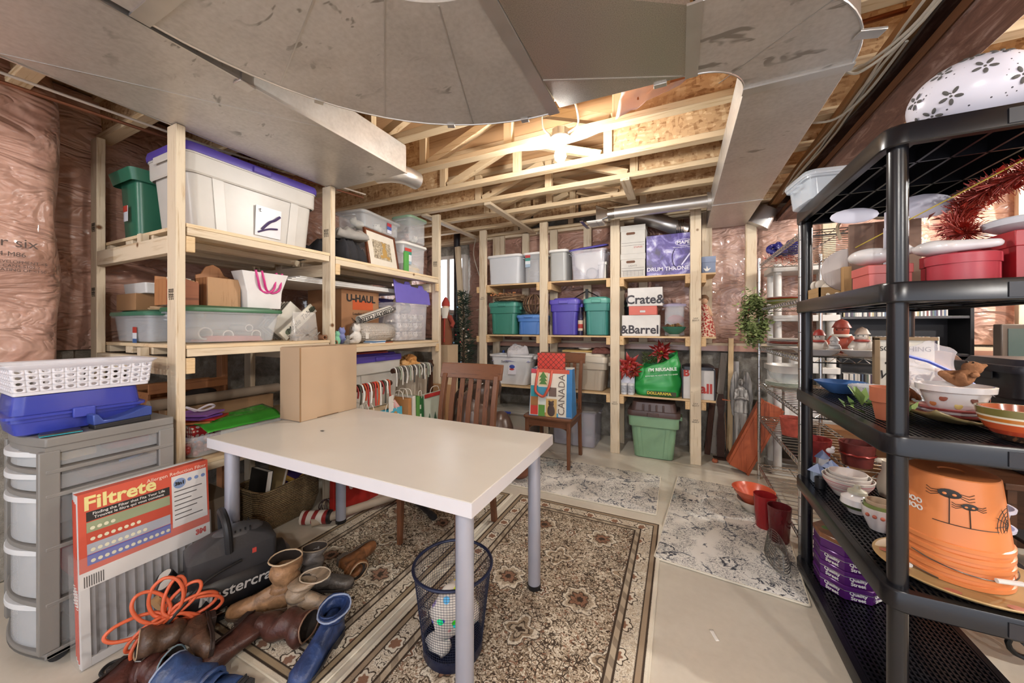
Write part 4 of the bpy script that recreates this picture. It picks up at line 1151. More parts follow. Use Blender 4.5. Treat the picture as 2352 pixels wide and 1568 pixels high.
# low shelf and floor
tote('white tote with purple lid on the low shelf behind the gift bags', (-2.49, 2.25, .5755), .56, .36, .405, 'c9c5bd', '4d3f94', 90, tap=.84, lt=.05, lu=.02)
for k in range(3):
    one('red_folder', G().box(-.13, .13, -.17, .17, 0, .004), pm(['c0453c', 'd77a6c', 'b33b38'][k], .5), 'red paper folder lying on the purple tote lid', 'folder', (-2.46, 2.2, 1.0388 + k * .0055), -8 + 9 * k, group='red folders on the purple lid')
pt = thing('beige_tub', 'open beige tub filled with orange satin roses', 'tub', (-2.43, 2.735, .5755))
one('packing_paper', G().loft([rr(.27, .27, .05, 0), rr(.29, .29, .05, .25)]).jit(.008, 9), PAPER, 'white packing paper filling the beige tub under the roses', 'paper', (-2.43, 2.735, .585))
ob('body', tub_g(.34, .34, .325, .85, .06, .004, .015), pm('b9ac9a', .5), pt)
po = random.Random(2)
for k in range(15):
    a = po.uniform(0, 2 * PI); r = .13 * math.sqrt(po.random())
    f = thing('satin_rose', 'orange satin rose heaped in the beige tub', 'fabric flower', (-2.43 + r * math.cos(a), 2.735 + r * math.sin(a), .62 + .25 + .07 * (1 - r / .13) + po.uniform(0, .03)), po.uniform(0, 360), 'orange satin roses')
    ob('petals', G().sph((0, 0, 0), (.05, .05, .035), 12, 8).sph((.02, .02, .012), .035, 10, 7).sph((-.02, .01, .016), .033, 10, 7).jit(.012, 30, k), pm(['d9a05e', 'e0ad70', 'cf9050'][k % 3], .6), f)
# hanging gift bag rack in front of the shelf
gr = thing('gift_bag_rack', 'dark wooden stand with a ribbon bar in front of the low shelf', 'rack', (-2.02, 2.1, .0))
DW = wood('43291d', '2c1a12', 'y', .4, 1, False)
ob('ribbon_bar', G().cyl((0, -.42, .83), (0, -.02, .83), .02, .02, 14), DW, gr)
ob('ribbon_bar', G().cyl((-.1, .1, .9), (-.1, .62, .9), .02, .02, 14), DW, gr)
ob('side_panel', G().box(-.14, .14, -.44, -.42, .35, .72), wood('b58a62', '94693f', 'z'), gr)
ob('side_panel', G().box(-.14, .14, .64, .66, .35, .72), wood('b58a62', '94693f', 'z'), gr)
ob('upright', G().box(-.13, -.1, -.42, -.39, 0, .9), DW, gr)
ob('upright', G().box(-.13, -.1, .6, .63, 0, .95), DW, gr)
ob('tray', G().box(-.14, .14, -.42, .64, .35, .365), wood('b58a62', '94693f', 'y'), gr)
rb = random.Random(6)
RC = ['c8552c', 'd9d5cc', '8f2f2c', '4c4a3f', 'e2dfd8', 'b34a2a', 'a9352f', 'ece8e2', '7a4a35', 'c03b34']
def ribbon(y, x, z, c, ln, label):
    one('ribbon', G().tube(smooth_path([(x + .028, y, z - ln), (x + .03, y + rb.uniform(-.01, .01), z - ln * .4), (x + .022, y, z + .012), (x, y, z + .026), (x - .022, y, z + .01), (x - .03, y, z - ln * .3)]), .0062, 6), pm(c, .5), label, 'ribbon', (-2.02, 2.1, 0), group='ribbons on the rack')
RN = {'c8552c': 'orange', 'd9d5cc': 'cream', '8f2f2c': 'dark red', '4c4a3f': 'olive', 'e2dfd8': 'white', 'b34a2a': 'rust', 'a9352f': 'red', 'ece8e2': 'white', '7a4a35': 'brown', 'c03b34': 'red'}
for k in range(16):
    ribbon(-.4 + k * .023, 0, .83, RC[k % 10], rb.uniform(.06, .16), RN[RC[k % 10]] + ' ribbon draped over the dark bar next to the table')
for k in range(20):
    c = ['d8d4cc', '6f6a62', '9aa08a', 'c9c3b8', '4a4640'][k % 5]
    ribbon(.12 + k * .024, -.1, .9, c, rb.uniform(.05, .13), {'d8d4cc': 'white', '6f6a62': 'grey', '9aa08a': 'sage', 'c9c3b8': 'beige', '4a4640': 'charcoal'}[c] + ' ribbon draped over the bar below the satin roses')
ht = thing('hang_tag', 'blank white tag hanging from the ribbon bar', 'tag', (-1.975, 2.04, .72), 20)
ob('card', G().box(-.002, .002, -.04, .04, -.1, .02), PAPER, ht, bevel=.001)
ob('string', G().tube([(0, 0, .015), (-.02, 0, .075), (-.03, 0, .128)], .002, 5), pm('b5432f', .6), ht)
def gbag(label, y, z, w, h, col, x=-2.0, rz=90, extra=None, mname=None):
    t = thing('gift_bag', label, 'gift bag', (x, y, z), rz)
    ob('bag', G().loft([rr(w, .05, .002, 0), rr(w, .035, .002, h), rr(w - .006, .029, .002, h), rr(w - .006, .044, .002, .004)]), pm(col, .5) if isinstance(col, str) else col, t)
    ob('cord', G().tube(smooth_path([(-w * .25, -.018, h - .01), (-w * .15, -.02, h + .05), (w * .15, -.02, h + .05), (w * .25, -.018, h - .01)]), .003, 6), pm('d9d2c6', .6), t)
    return t
b1 = gbag('turquoise gift bag with snowflakes and a reindeer', 2.045, .3655, .24, .27, '4fa8c0')
for k in range(8):
    ob('snowflake', G().sph((-.1 + .028 * k, -.024, .18 + .04 * math.sin(k * 2.3)), (.009, .002, .009), 8, 5), PAPER, b1)
ob('reindeer', G().sph((-.02, -.024, .2), (.045, .002, .028), 12, 6).sph((.04, -.024, .23), (.02, .002, .018), 10, 6), pm('b08a52', .6), b1)
b2 = gbag('dark green gift bag with a lit house front', 2.375, .3655, .1, .3, '2f6b3d')
for k in range(3):
    plate(b2, 'window_print', .03, .035, (0, -.0255 + .003 * k, .07 + k * .075), '-y', pm('d9e0d2', .5))
b3 = gbag('pale green gift bag with fir trees and red trim', 2.575, .3655, .28, .31, 'b9bfae')
ob('red_trim', G().box(-.14, .14, -.024, -.019, .28, .312), pm('b23430', .5), b3)
for k in range(3):
    ob('fir_print', G().prism([(-.04 + .08 * k - .03, .04), (-.04 + .08 * k + .03, .04), (-.04 + .08 * k, .14)], -.001, .001).rot('X', 90).mv(-.04, -.0265, 0), pm('3e5b45', .6), b3)
for k, (y, c, h, n_) in enumerate(((1.75, 'b9ab97', .3, 'beige'), (1.8, '7b6a70', .31, 'mauve'), (1.85, 'cfc8ba', .3, 'cream'), (1.9, 'c5beb2', .28, 'pale grey'), (2.195, 'b07b4a', .33, 'brown'), (2.245, 'cdc7bb', .34, 'ivory'), (2.295, '55873f', .33, 'leaf green'))):
    gbag('narrow %s gift bag standing edge-on in the rack' % n_, y, .3655, .2, h, c, x=-2.03, rz=0)
one('pink_envelope', G().prism([(-.09, 0), (.09, 0), (.0, .11)], -.002, .002).rot('X', 90), pm('e0a9a6', .6), 'pink envelope flap sticking up out of the gift bags', 'envelope', (-2.0, 2.1, .59), 88)

# below the table at the left: basket, books, toys, tin, tubes
WK = NT('seagrass_weave')
_v = WK.co('Object', (1, 1, 1))
_w = WK.n('ShaderNodeTexWave'); _w.bands_direction = 'Z'; _w.inputs['Scale'].default_value = 28; _w.inputs['Distortion'].default_value = 2.5; _w.inputs['Detail Scale'].default_value = 6
WK.t.links.new(_v, _w.inputs[0])
_n = WK.noise(_v, 70, 3)
WK.bump(WK.math('ADD', _w.outputs['Fac'], _n), .9, .012)
WK = WK.done(WK.ramp(WK.math('ADD', WK.math('MULTIPLY', _w.outputs['Fac'], .6), WK.math('MULTIPLY', _n, .4)), [(.2, '5a4832'), (.5, '8f7552'), (.8, 'b0966c')]), .85)
bk = thing('wicker_basket', 'woven seagrass basket of books and toys under the table', 'basket', (-2.39, 1.455, 0), 0)
secs = []
for z, sx, sy in ((0, .2, .34), (.02, .24, .38), (.12, .3, .42), (.22, .3, .42)):
    secs.append(rr(sx, sy, .06, z, n=6))
top = [(x, y, .24 + .08 * abs(y / .21) ** 2.5 * (1 if y > 0 else .3)) for x, y, z in rr(.3, .42, .06, .3, n=6)]
inn = [(x * .9, y * .93, z) for x, y, z in top]
inb = rr(.2, .32, .05, .02, n=6)
ob('body', G().loft(secs + [top, inn, inb]), WK, bk)
ob('braided_rim', G().tube([Vector(p) for p in [(x * .95, y * .97, z) for x, y, z in top]], .014, 8, True), WK, bk)
for k in range(2):
    book(['tall black ring binder standing in the seagrass basket', 'thin tan book leaning in the seagrass basket'][k], (-2.39, 1.31 + k * .07, .024), .17, .035 - .015 * k, .34, ['25221f', 'a88d62'][k], 0, rx=-8 - 6 * k)
ty = thing('toy_block', 'wooden shape block with purple faces and yellow frame in the basket', 'toy', (-2.37, 1.54, .235), 25, rx=20, ry=25)
ob('core', G().box(-.06, .06, -.06, .06, -.06, .06), pm('44306a', .4), ty, bevel=.01)
for s1 in (-1, 1):
    for s2 in (-1, 1):
        ob('edge', G().bar((-.068, s1 * .062, s2 * .062), (.068, s1 * .062, s2 * .062), .02, .02).bar((s1 * .062, -.068, s2 * .062), (s1 * .062, .068, s2 * .062), .02, .02).bar((s1 * .062, s2 * .062, -.068), (s1 * .062, s2 * .062, .068), .02, .02, (1, 0, 0)), pm('c79a45', .5), ty)
for k, (p, c, n_) in enumerate((((-2.35, 1.57, .08), '8a2f26', 'red'), ((-2.44, 1.47, .08), 'b08040', 'yellow'), ((-2.44, 1.585, .08), '5a2c22', 'dark red'))):
    one('toy_ball', G().sph((0, 0, 0), .055), pm(c, .4), '%s toy ball in the seagrass basket' % n_, 'toy', p)
tin = thing('gift_tin', 'red cylindrical tin with white stripes lying on its side', 'tin', (-2.1, 1.52, .043), 30)
CAN = NT('candy_tin')
_w = CAN.n('ShaderNodeTexWave'); _w.bands_direction = 'X'; _w.inputs['Scale'].default_value = 5; _w.inputs['Distortion'].default_value = 3; _w.inputs['Detail Scale'].default_value = 1
CAN.t.links.new(CAN.co(), _w.inputs[0])
CAN = CAN.done(CAN.ramp(_w.outputs['Fac'], [(.35, '8f2a2a'), (.45, 'd9cfc4')]), .3)
ob('can', G().cyl((-.09, 0, 0), (.07, 0, 0), .042, .042, 20), CAN, tin)
ob('rim', G().cyl((.07, 0, 0), (.085, 0, 0), .0425, .0425, 20), BLACK, tin)
wb_ = thing('wire_ball', 'dark wire mesh ornament lying by the striped tin', 'ornament', (-2.165, 1.635, .047))
for a in range(4):
    ob('ring', G().tube([Matrix.Rotation(a * PI / 4, 3, 'Z') @ Vector((.045 * math.cos(k * PI / 8), 0, .045 * math.sin(k * PI / 8))) for k in range(16)], .003, 5, True), pm('3a2424', .4), wb_)
one('cardboard_tube', G().lathe([(.026, -.42), (.026, .42), (.021, .42), (.021, -.42)], 20).rot('X', 90), pm('b3a28e', .75), 'long pale cardboard tube lying on the floor under the table', 'tube', (-1.87, 1.83, .060), -33, rx=4.4)
rg = gbag('red gift bag printed with white santas standing by the table leg', 1.80, .001, .36, .28, 'b1271f', x=-2.08, rz=86)
for k in range(4):
    ob('santa_print', G().sph((-.13 + k * .085, -.024, .16), (.022, .003, .026), 10, 6).sph((-.13 + k * .085, -.0235, .2), (.013, .003, .016), 10, 6), pm('e6ddd6', .6), rg)
ml = thing('folding_stand', 'black metal folding stand with a T-shaped foot under the table', 'stand', (-1.68, 1.98, .012))
ob('post', G().bar((-.02, 0, .02), (.06, .05, .6), .022, .03), BLACK, ml)
ob('foot', G().tube([(-.22, .1, .02), (.2, -.1, .02)], .018, 10), BLACK, ml)
for s in (-1, 1):
    ob('foot_cap', G().tube([(-.22 if s < 0 else .2, .1 if s < 0 else -.1, .02), (-.27 if s < 0 else .25, .125 if s < 0 else -.125, .02)], .021, 10), pm('1c1a1c', .6), ml)
bl = thing('leather_bag', 'black and brown leather rolled bag behind the desk chair', 'bag', (-1.66, 2.72, -.042))
blob('bag', [('s', (0, 0, .45), (.2, .24, .3)), ('s', (.1, .05, .75), (.12, .2, .14)), ('s', (.22, .1, .3), (.12, .14, .26))], pm('4f3b31', .3, coat=.3), bl, .012)
ob('strap', G().tube(smooth_path([(-.1, -.2, .5), (.0, -.26, .75), (.15, -.2, .86), (.2, .0, .8)]), .018, 8), pm('33241d', .35), bl)
bl2 = one('leather_pouf', G().sph((0, 0, .19), (.13, .13, .19)).jit(.02, 6), pm('7a4a35', .5), 'round brown leather pouf behind the desk chair', 'pouf', (-1.17, 2.68, .012))
# ================================================================ back shelving contents
ZA, ZB_, ZC = 1.7555, 1.1725, .5905
MILK = clear('e8eaee', .55, .4)
clear_bin('large milky clear bin with a white lid at the corner end of the top shelf', (-1.845, 3.82, ZA), .43, .3, .33, 'e3e0dc', 0, m=MILK, tap=.88)
clear_bin('clear bin with white lid and a red sticker on the top back shelf', (-1.49, 3.84, ZA), .235, .3, .33, 'e6e3df', 0, tap=.86, label_card=(-.055, .25, .06, .14, ('b23c3c', '3f8f83', 'd9dcdf', '9cb0c4')))
clear_bin('narrow grey clear bin with white lid holding white cords', (-1.19, 3.82, ZA), .21, .3, .33, 'e2dfda', 0, m=clear('c9cac8', .5, .3), tap=.88)
clear_bin('clear bin with a loose purple lid holding papers and a clock', (-.865, 3.82, ZA), .39, .3, .315, None, 0, m=clear('e6e4ee', .3, .15), tap=.86)
one('purple_lid', G().loft([rr(.4, .28, .04, 0), rr(.41, .29, .04, .012), rr(.36, .24, .04, .02)]), pm('5f57b0', .4), 'loose purple plastic lid tilted on an overfull clear bin', 'lid', (-.88, 3.82, ZA + .35), 6, rx=10, ry=-6)
one('cord_coil', G().tube(smooth_path([(.06 * math.cos(k * .9) * (1 - k * .012), .05, .09 + .07 * math.sin(k * 1.3)) for k in range(22)], 4), .004, 6), pm('dcd9d4', .5), 'white electrical cord coiled inside the grey clear bin', 'cord', (-1.19, 3.74, ZA - .008))
one('paper_sheets', G().grid(lambda u, v: ((u - .5) * .3, -.02 * math.sin(u * 3) + .02 * v, .28 - .27 * v * (1 - .5 * abs(u - .5) * 2)), 10, 8), PAPER, 'crumpled white paper inside the purple-lidded clear bin', 'paper', (-.865, 3.74, ZA + .01), solid=.003)
ck = thing('round_clock', 'round grey clock face inside the clear bin', 'clock', (-.83, 3.735, ZA + .068))
ob('case', G().cyl((0, 0, 0), (0, -.02, 0), .06, .06, 24), pm('8d8a86', .4), ck)
ob('dial', G().cyl((0, -.02, 0), (0, -.0215, 0), .048, .048, 24), pm('b9b5ae', .5), ck)
one('lidded_box', G().box(-.035, .035, -.03, .03, 0, .14).box(-.045, .045, -.04, .04, .14, .17), pm('dedad2', .6), 'small white lidded box inside the clear bin', 'box', (-.72, 3.75, ZA + .01), bevel=.002)
BANK = pm('c9c5be', .7)
def banker(label, z, w, h, rz=0, name_txt=None, dark=True):
    t = thing('file_box', label, 'file box', (-.415, 3.825, z), rz)
    ob('body', G().box(-w / 2 + .004, w / 2 - .004, -.15, .15, 0, h - .012), BANK, t, bevel=.002)
    ob('lid', G().box(-w / 2, w / 2, -.154, .154, h - .055, h), BANK, t, bevel=.002)
    ob('hand_hole', G().loft([rr(.085, .024, .012, 0), rr(.085, .024, .012, .002)]).rot('X', 90).mv(-.02, -.1505, h - .08), pm('6b4a38', .8), t)
    for k in range(2):
        ob('printed_rule', G().box(-w / 2 + .01, w / 2 - .01, -.1512, -.15, h * .38 - k * .025, h * .38 - k * .025 + .002), INK, t)
    return t
t1 = banker('white file box with a pencilled label at the bottom of the stack', ZA, .235, .23)
txt(t1, 'LIGHTS', .025, (.0, -.1515, .11), '-y', pm('8a8680', .7))
for k in range(6):
    ob('grid_rule', G().box(-.09 + k * .036, -.089 + k * .036, -.1512, -.15, .01, .06).box(-.09, .1, -.1512, -.15, .01 + k * .01, .011 + k * .01), INK, t1)
t2 = banker('white file box stacked on another under the joists', ZA + .2305, .235, .28)
txt(t2, 'STAPLES', .022, (.05, -.1515, .06), '-y', pm('b23b33', .6))
DRUM = NT('drum_box_print')
_v = DRUM.co()
_f = DRUM.noise(_v, 6, 4, .6, 1.5)
DRUM = DRUM.done(DRUM.ramp(_f, [(.33, '2c1f4a'), (.47, '4a3a86'), (.56, '7d74b4'), (.66, 'c9c8dc')]), .35)
dr = thing('drum_throne_box', 'purple and silver printed drum throne box', 'box', (-.08, 3.83, ZA))
ob('body', G().box(-.21, .21, -.14, .14, 0, .39), DRUM, dr, bevel=.002)
txt(dr, 'DRUM THRONE', .052, (-.02, -.142, .06), '-y', pm('e6e2ee', .4), bold=.0006)
txt(dr, 'MAPEX', .045, (.13, -.142, .3), '-y', pm('e6e2ee', .4), bold=.001)
ob('logo_ring', G().tube([(.125 + .078 * math.cos(k * PI / 12), -.1412, .3 + .03 * math.sin(k * PI / 12)) for k in range(24)], .0025, 5, True), pm('e6e2ee', .4), dr)
txt(dr, 'PERFORMANCE & TRADITION', .014, (.12, -.142, .255), '-y', pm('e6e2ee', .4))
ob('printed_stand', G().bar((.06, -.141, .05), (.06, -.141, .37), .001, .03).bar((.1, -.141, .09), (.19, -.141, .22), .001, .012).bar((.1, -.141, .2), (.1, -.141, .05), .001, .02), pm('b9b4cc', .3, .3), dr)
ob('printed_stool', G().tube(smooth_path([(.04, -.1412, .24), (.02, -.1412, .18), (.03, -.1412, .1), (.06, -.1412, .06)]), .0035, 5), pm('241b3c', .4), dr)
sm = thing('grey_gift_box', 'small blue-grey lidded box with white leaf print', 'box', (.245, 3.8, ZA))
ob('body', G().box(-.055, .055, -.08, .08, 0, .11), pm('75819a', .5), sm, bevel=.002)
ob('lid', G().box(-.058, .058, -.083, .083, .1, .155), pm('7c88a2', .5), sm, bevel=.002)
ob('leaf_print', G().prism([(-.02, 0), (.0, .0), (.025, .03), (.0, .02), (-.01, .05), (-.015, .02), (-.04, .03)], -.001, .001).rot('X', 90).mv(-.005, -.081, .02), PAPER, sm)

# second row
tote('teal green tote with stepped lid in the corner bay', (-1.87, 3.85, ZB_), .37, .32, .34, '3f8270', '4c9180', 0, tap=.84, lt=.045, lu=.02)
tote('blue tote under the twig ball', (-1.53, 3.83, ZB_), .31, .3, .205, '4a77b8', '5583c2', 0, tap=.9, lt=.03, lu=.01)
def twig_ring(label, loc, R, r, n, col, name='twig_wreath', cat='wreath', flat=True, seed=1, tilt=0, rx=0):
    t = thing(name, label, cat, loc, 0, None, rx)
    q = random.Random(seed)
    for b in range(3):
        g = G()
        for k in range(n // 3):
            a0 = q.uniform(0, 2 * PI); ln = q.uniform(.7, 1.6); dr_ = q.uniform(-r, r); dz = q.uniform(-r, r) * .7
            g.tube([((R + dr_ * (1 + .4 * math.sin(j))) * math.cos(a0 + ln * j / 5), (R + dr_) * math.sin(a0 + ln * j / 5), dz + q.uniform(-.008, .008)) for j in range(6)], .003, 4)
        ob('twigs', g, pm(col[b % len(col)], .8), t, kind='stuff')
    return t
twig_ring('flat twig wreath with dried flowers lying on the teal tote', (-1.81, 3.81, ZB_ + .43), .165, .045, 210, ['7a5c42', '94775a', 'ab8e6c'], seed=3)
fl = G(); q = random.Random(8)
for k in range(40):
    fl.sph((q.uniform(-.2, .1), q.uniform(-.2, -.1), q.uniform(.02, .06)), q.uniform(.006, .014), 6, 4)
one('dried_flowers', fl, pm('b5754a', .8), 'small dried orange flowers on the twig wreath', 'dried flowers', (-1.80, 3.83, ZB_ + .425), kind='stuff')
def twig_ball(label, loc, R, seed=2):
    t = thing('twig_ball', label, 'ornament', loc)
    q = random.Random(seed)
    for b in range(18):
        M_ = Matrix.Rotation(b * PI / 9, 3, 'Z') @ Matrix.Rotation(q.uniform(-.15, .15), 3, 'Y')
        ob('vine', G().tube([M_ @ Vector((R * (1 + q.uniform(-.03, .03)) * math.cos(k * PI / 12), 0, R * .92 * math.sin(k * PI / 12))) for k in range(24)], .006, 5, True), pm(['6b4f39', '8a6a4e', '543d2c'][b % 3], .8), t)
    ob('waist_vine', G().tube([(R * 1.02 * math.cos(k * PI / 12), R * 1.02 * math.sin(k * PI / 12), -.01) for k in range(24)], .007, 5, True), pm('5a4230', .8), t)
    return t
twig_ball('round open ball of brown vines on the blue tote', (-1.50, 3.77, ZB_ + .235 + .112), .12)
tote('purple tote with stepped lid on the middle back shelf', (-1.125, 3.82, ZB_), .33, .28, .35, '4a3f9e', '5b50ae', 0, tap=.86, lt=.045, lu=.02)
tote('turquoise tote with stepped lid next to the purple tote', (-.775, 3.82, ZB_), .275, .28, .35, '3d857c', '58a091', 0, tap=.84, lt=.045, lu=.02)
st = thing('wire_stand', 'black wire folding stand behind the purple and turquoise totes', 'stand', (-.95, 4.006, ZB_))
ob('post', G().bar((0, 0, 0), (0, 0, .52), .03, .012, (0, 1, 0)), BLACK, st)
for s in (-1, 1):
    ob('arm', G().tube([(0, 0, .5), (s * .26, -.0, .36)], .006, 6), BLACK, st)
    ob('hook', G().tube([(s * .1 + .03 * math.cos(k * PI / 6), -.0, .38 + .04 * math.sin(k * PI / 6)) for k in range(10)], .004, 5), BLACK, st)
bt = thing('glass_bottle', 'slim dark bottle with a red label between the totes', 'bottle', (-.945, 3.7, ZB_))
ob('glass', G().lathe([(.0, 0), (.025, 0), (.026, .02), (.026, .2), (.012, .25), (.011, .3), (0, .3)], 16), pm('27233f', .15), bt)
ob('label_paper', G().lathe([(.0265, .05), (.0265, .16)], 16), pm('c9b8a4', .6), bt)
ob('label_mark', G().lathe([(.027, .075), (.027, .12)], 16), pm('a8332c', .6), bt)
hd = thing('tree_stand_pot', 'black and steel tree stand pot beside the white cartons', 'tree stand', (-.478, 3.955, ZB_))
ob('pot', G().lathe([(0, 0), (.04, 0), (.045, .25), (.058, .29), (.058, .36), (.04, .4), (0, .41)], 20), BLACK, hd)
ob('band', G().lathe([(.059, .30), (.059, .325)], 20), CHROME, hd)
CB = pm('d9d6d2', .6)
c1 = carton('white carton with large black lettering below the lettered box', (-.345, 3.79, ZB_), .35, .2, .205, CB, 0)
txt(c1, '&Barrel', .115, (-.01, -.1015, .06), '-y', pm('38343a', .6), bold=.003)
c3 = thing('coral_box', 'flat coral red keepsake box between two white cartons', 'box', (-.325, 3.79, ZB_ + .2065))
ob('body', G().box(-.13, .13, -.1, .1, 0, .088), pm('d0695b', .5), c3, bevel=.003)
ob('label_holder', G().box(-.025, .025, -.103, -.1, .025, .045), pm('a8a29a', .3, .7), c3)
c2 = carton('white carton with large black lettering on top of the coral box', (-.305, 3.79, ZB_ + .295), .32, .2, .18, CB, 0)
txt(c2, 'Crate&', .12, (-.0, -.1015, .06), '-y', pm('38343a', .6), bold=.003)
clear_bin('tall clear bin with purple latches behind the pinecone bowl', (-.042, 3.87, ZB_), .2, .2, .3, clear('b9b2d6', .45, .25), 0, tap=.9)
one('red_ornament', G().sph((0, 0, .0), (.08, .05, .05)), pm('a83a3a', .4), 'red oval ornament inside the tall clear bin', 'ornament', (-.03, 3.86, ZB_ + .16))
gbw = thing('green_bowl', 'green glazed boat-shaped bowl on the shelf', 'bowl', (-.045, 3.715, ZB_))
ob('bowl', G().lathe([(.0, .02), (.04, .02), (.085, .05), (.11, .09), (.105, .092), (.08, .06), (.0, .035)], 24, sx=1, sy=.55), pm('2f6350', .15, coat=.5), gbw)
ob('foot', G().lathe([(.0, 0), (.05, 0), (.055, .02), (.0, .02)], 20, sx=1, sy=.55), pm('8f8a7c', .4), gbw)
q = random.Random(3)
for k in range(6):
    c = thing('pine_cone', 'brown pine cone heaped in the green bowl', 'pine cone', (-.105 + k * .024, 3.715 + q.uniform(-.02, .02), ZB_ + .085 + q.uniform(0, .02)), q.uniform(0, 360), 'pine cones in the green bowl', q.uniform(0, 70))
    ob('core', G().lathe([(.004, -.02), (.014, -.008), (.012, .01), (.003, .026)], 8), pm('4a3323', .8), c)
    g = G()
    for r_ in range(5):
        for a in range(7):
            an = a * 2 * PI / 7 + r_ * .4; rr_ = .017 - abs(r_ - 1.5) * .003
            g.sph((rr_ * math.cos(an), rr_ * math.sin(an), -.016 + r_ * .009), (.006, .006, .003), 5, 4)
    ob('scales', g, pm(['6b4a30', '8a6238', '9c7a45'][k % 3], .7), c)
dl = thing('doll', 'cloth doll in a red and white crocheted dress', 'doll', (.212, 3.80, ZB_))
CRO = NT('crochet')
_v = CRO.vor(CRO.co(), 60)
CRO.bump(_v, 1.0, .01)
CRO = CRO.done(CRO.ramp(_v, [(.2, 'b04038'), (.45, 'a83a35'), (.55, 'd8b8a0')]), .9)
ob('dress', G().lathe([(.0, .0), (.1, .0), (.1, .04), (.085, .12), (.06, .2), (.035, .27), (.03, .3), (0, .3)], 28).jit(.008, 22), CRO, dl)
blob('figure', [('s', (0, 0, .34), (.035, .035, .042)), ('c', [(-.03, 0, .28), (-.06, -.03, .2)], .014), ('c', [(.03, 0, .28), (.06, -.03, .2)], .014)], pm('c99f7e', .7), dl, .006)
ob('hair', G().sph((0, .008, .355), (.042, .04, .04)).jit(.006, 40), pm('6e5038', .9), dl)

# third row
wbn = tote('open white tub of clothes with a sticker on its front', (-1.77, 3.815, ZC), .55, .28, .35, 'd3d2d2', None, 0, tap=.72, open_=True, ribs=False)
plate(wbn, 'sticker', .1, .13, (.03, -.121, .19), (PI / 2 - .15, 0, 0), pm('d3cfd6', .5))
ob('sticker_print', G().sph((.03, -.126, .215), (.035, .003, .022), 10, 6), pm('3a4fa0', .5), wbn)
ob('sticker_print', G().sph((.025, -.122, .18), (.035, .003, .016), 10, 6), pm('b5392f', .5), wbn)
txt(wbn, 'Socks', .04, (-.06, -.131, .27), (PI / 2 - .15, 0, 0), pm('55525c', .6))
drape('white shirt bundled on top of the open white tub', (-1.72, 3.80, ZC + .325), .26, .18, .15, 'c9c5c6', 30, seed=21, wr=.4)
drape('lavender cloth lying in the open white tub', (-1.77, 3.815, ZC + .27), .48, .24, .07, 'a9a7c4', 0, seed=25)
pw = thing('stuffed_sack', 'white cloth sack with red stripes slumped beside the white tub', 'sack', (-1.425, 3.81, ZC))
blob('sack', [('s', (0, 0, .12), (.13, .1, .12)), ('s', (.04, .0, .24), (.07, .06, .09)), ('c', [(.05, 0, .28), (.08, 0, .36)], [.045, .03])], pm('d6d2d0', .85), pw, .01)
for k in range(5):
    ob('stripe', G().tube([(.045 + .006 * k + (.075 - .006 * k) * math.cos(a * PI / 6), -(.067 - .004 * k) * math.sin(a * PI / 6), .25 + k * .016 + .01 * math.cos(a)) for a in range(7)], .003, 5), pm('a8433c', .7), pw)
bgt = tote('big beige tote with its lid ajar over stuffed contents', (-.9, 3.87, ZC), .46, .36, .31, 'b3a694', 'c2b6a4', 0, tap=.8, lt=.06, lu=.03, lidtilt=((.0, .0, .31), (0, 3, -2)))
drape('knitted striped scarf poking out of the beige tote', (-.745, 3.82, ZC + .393), .2, .2, .07, '6d4038', 10, seed=31)
one('straw_mat', G().box(-.16, .16, -.12, .12, 0, .016), wood('b79a62', '96794a', 'x', .8, 4, False), 'small woven straw mat on the beige tote lid', 'mat', (-1.0, 3.85, ZC + .402), 4)
one('white_saucer', G().lathe([(0, .0), (.05, .005), (.07, .02), (.068, .024), (.0, .01)], 20), WHITE, 'white saucer lying on the straw mat', 'saucer', (-.93, 3.84, ZC + .4185))
# poinsettias, green shopping bag, mug pack
def poinsettia(label, loc, s, col, rz=0, rx=0):
    t = thing('poinsettia', label, 'artificial flower', loc, rz, None, rx)
    for ring, (n, l, el) in enumerate(((7, 1.0, 10), (6, .75, 30), (5, .5, 55))):
        for k in range(n):
            a = 360 / n * k + ring * 22
            g = G().add([(0, 0, 0), (l * s * .45, -.16 * s, .02 * s), (l * s, 0, 0), (l * s * .45, .16 * s, .02 * s), (l * s * .45, 0, -.02 * s)], [(0, 1, 4), (1, 2, 4), (2, 3, 4), (3, 0, 4)])
            ob('petal', g.rot('Y', -el).rot('Z', a).rot('X', 90), pm(col, .35, coat=.3), t, solid=.001)
    ob('stem', G().tube([(0, 0, 0), (0, .05, -.01), (0, .075, -.05)], .004, 6), pm('4f5a30', .7), t)
    ob('centre', G().sph((0, -.02 * s, 0), .1 * s, 8, 6), pm('b8923c', .4), t)
    return t
poinsettia('glittery red poinsettia in front of the mug pack', (-.45, 3.705, ZC + .30), .14, 'a3312c', 10, 10)
poinsettia('red poinsettia drooping over the mug pack edge', (-.40, 3.675, ZC + .235), .1, '9c2b27', 40, 35)
poinsettia('glittery red poinsettia nearest the shelf post', (-.50, 3.705, ZC + .25), .12, 'a8362f', -10, 5)
poinsettia('deep red poinsettia standing up in the green shopping bag', (-.16, 3.82, ZC + .42), .14, '8f2020', 0, -30)
gs = thing('shopping_bag', 'bulging bright green reusable bag filled with greenery', 'bag', (-.195, 3.8, ZC))
GM = pm('2f9b4a', .35, var=.08, scale=10)
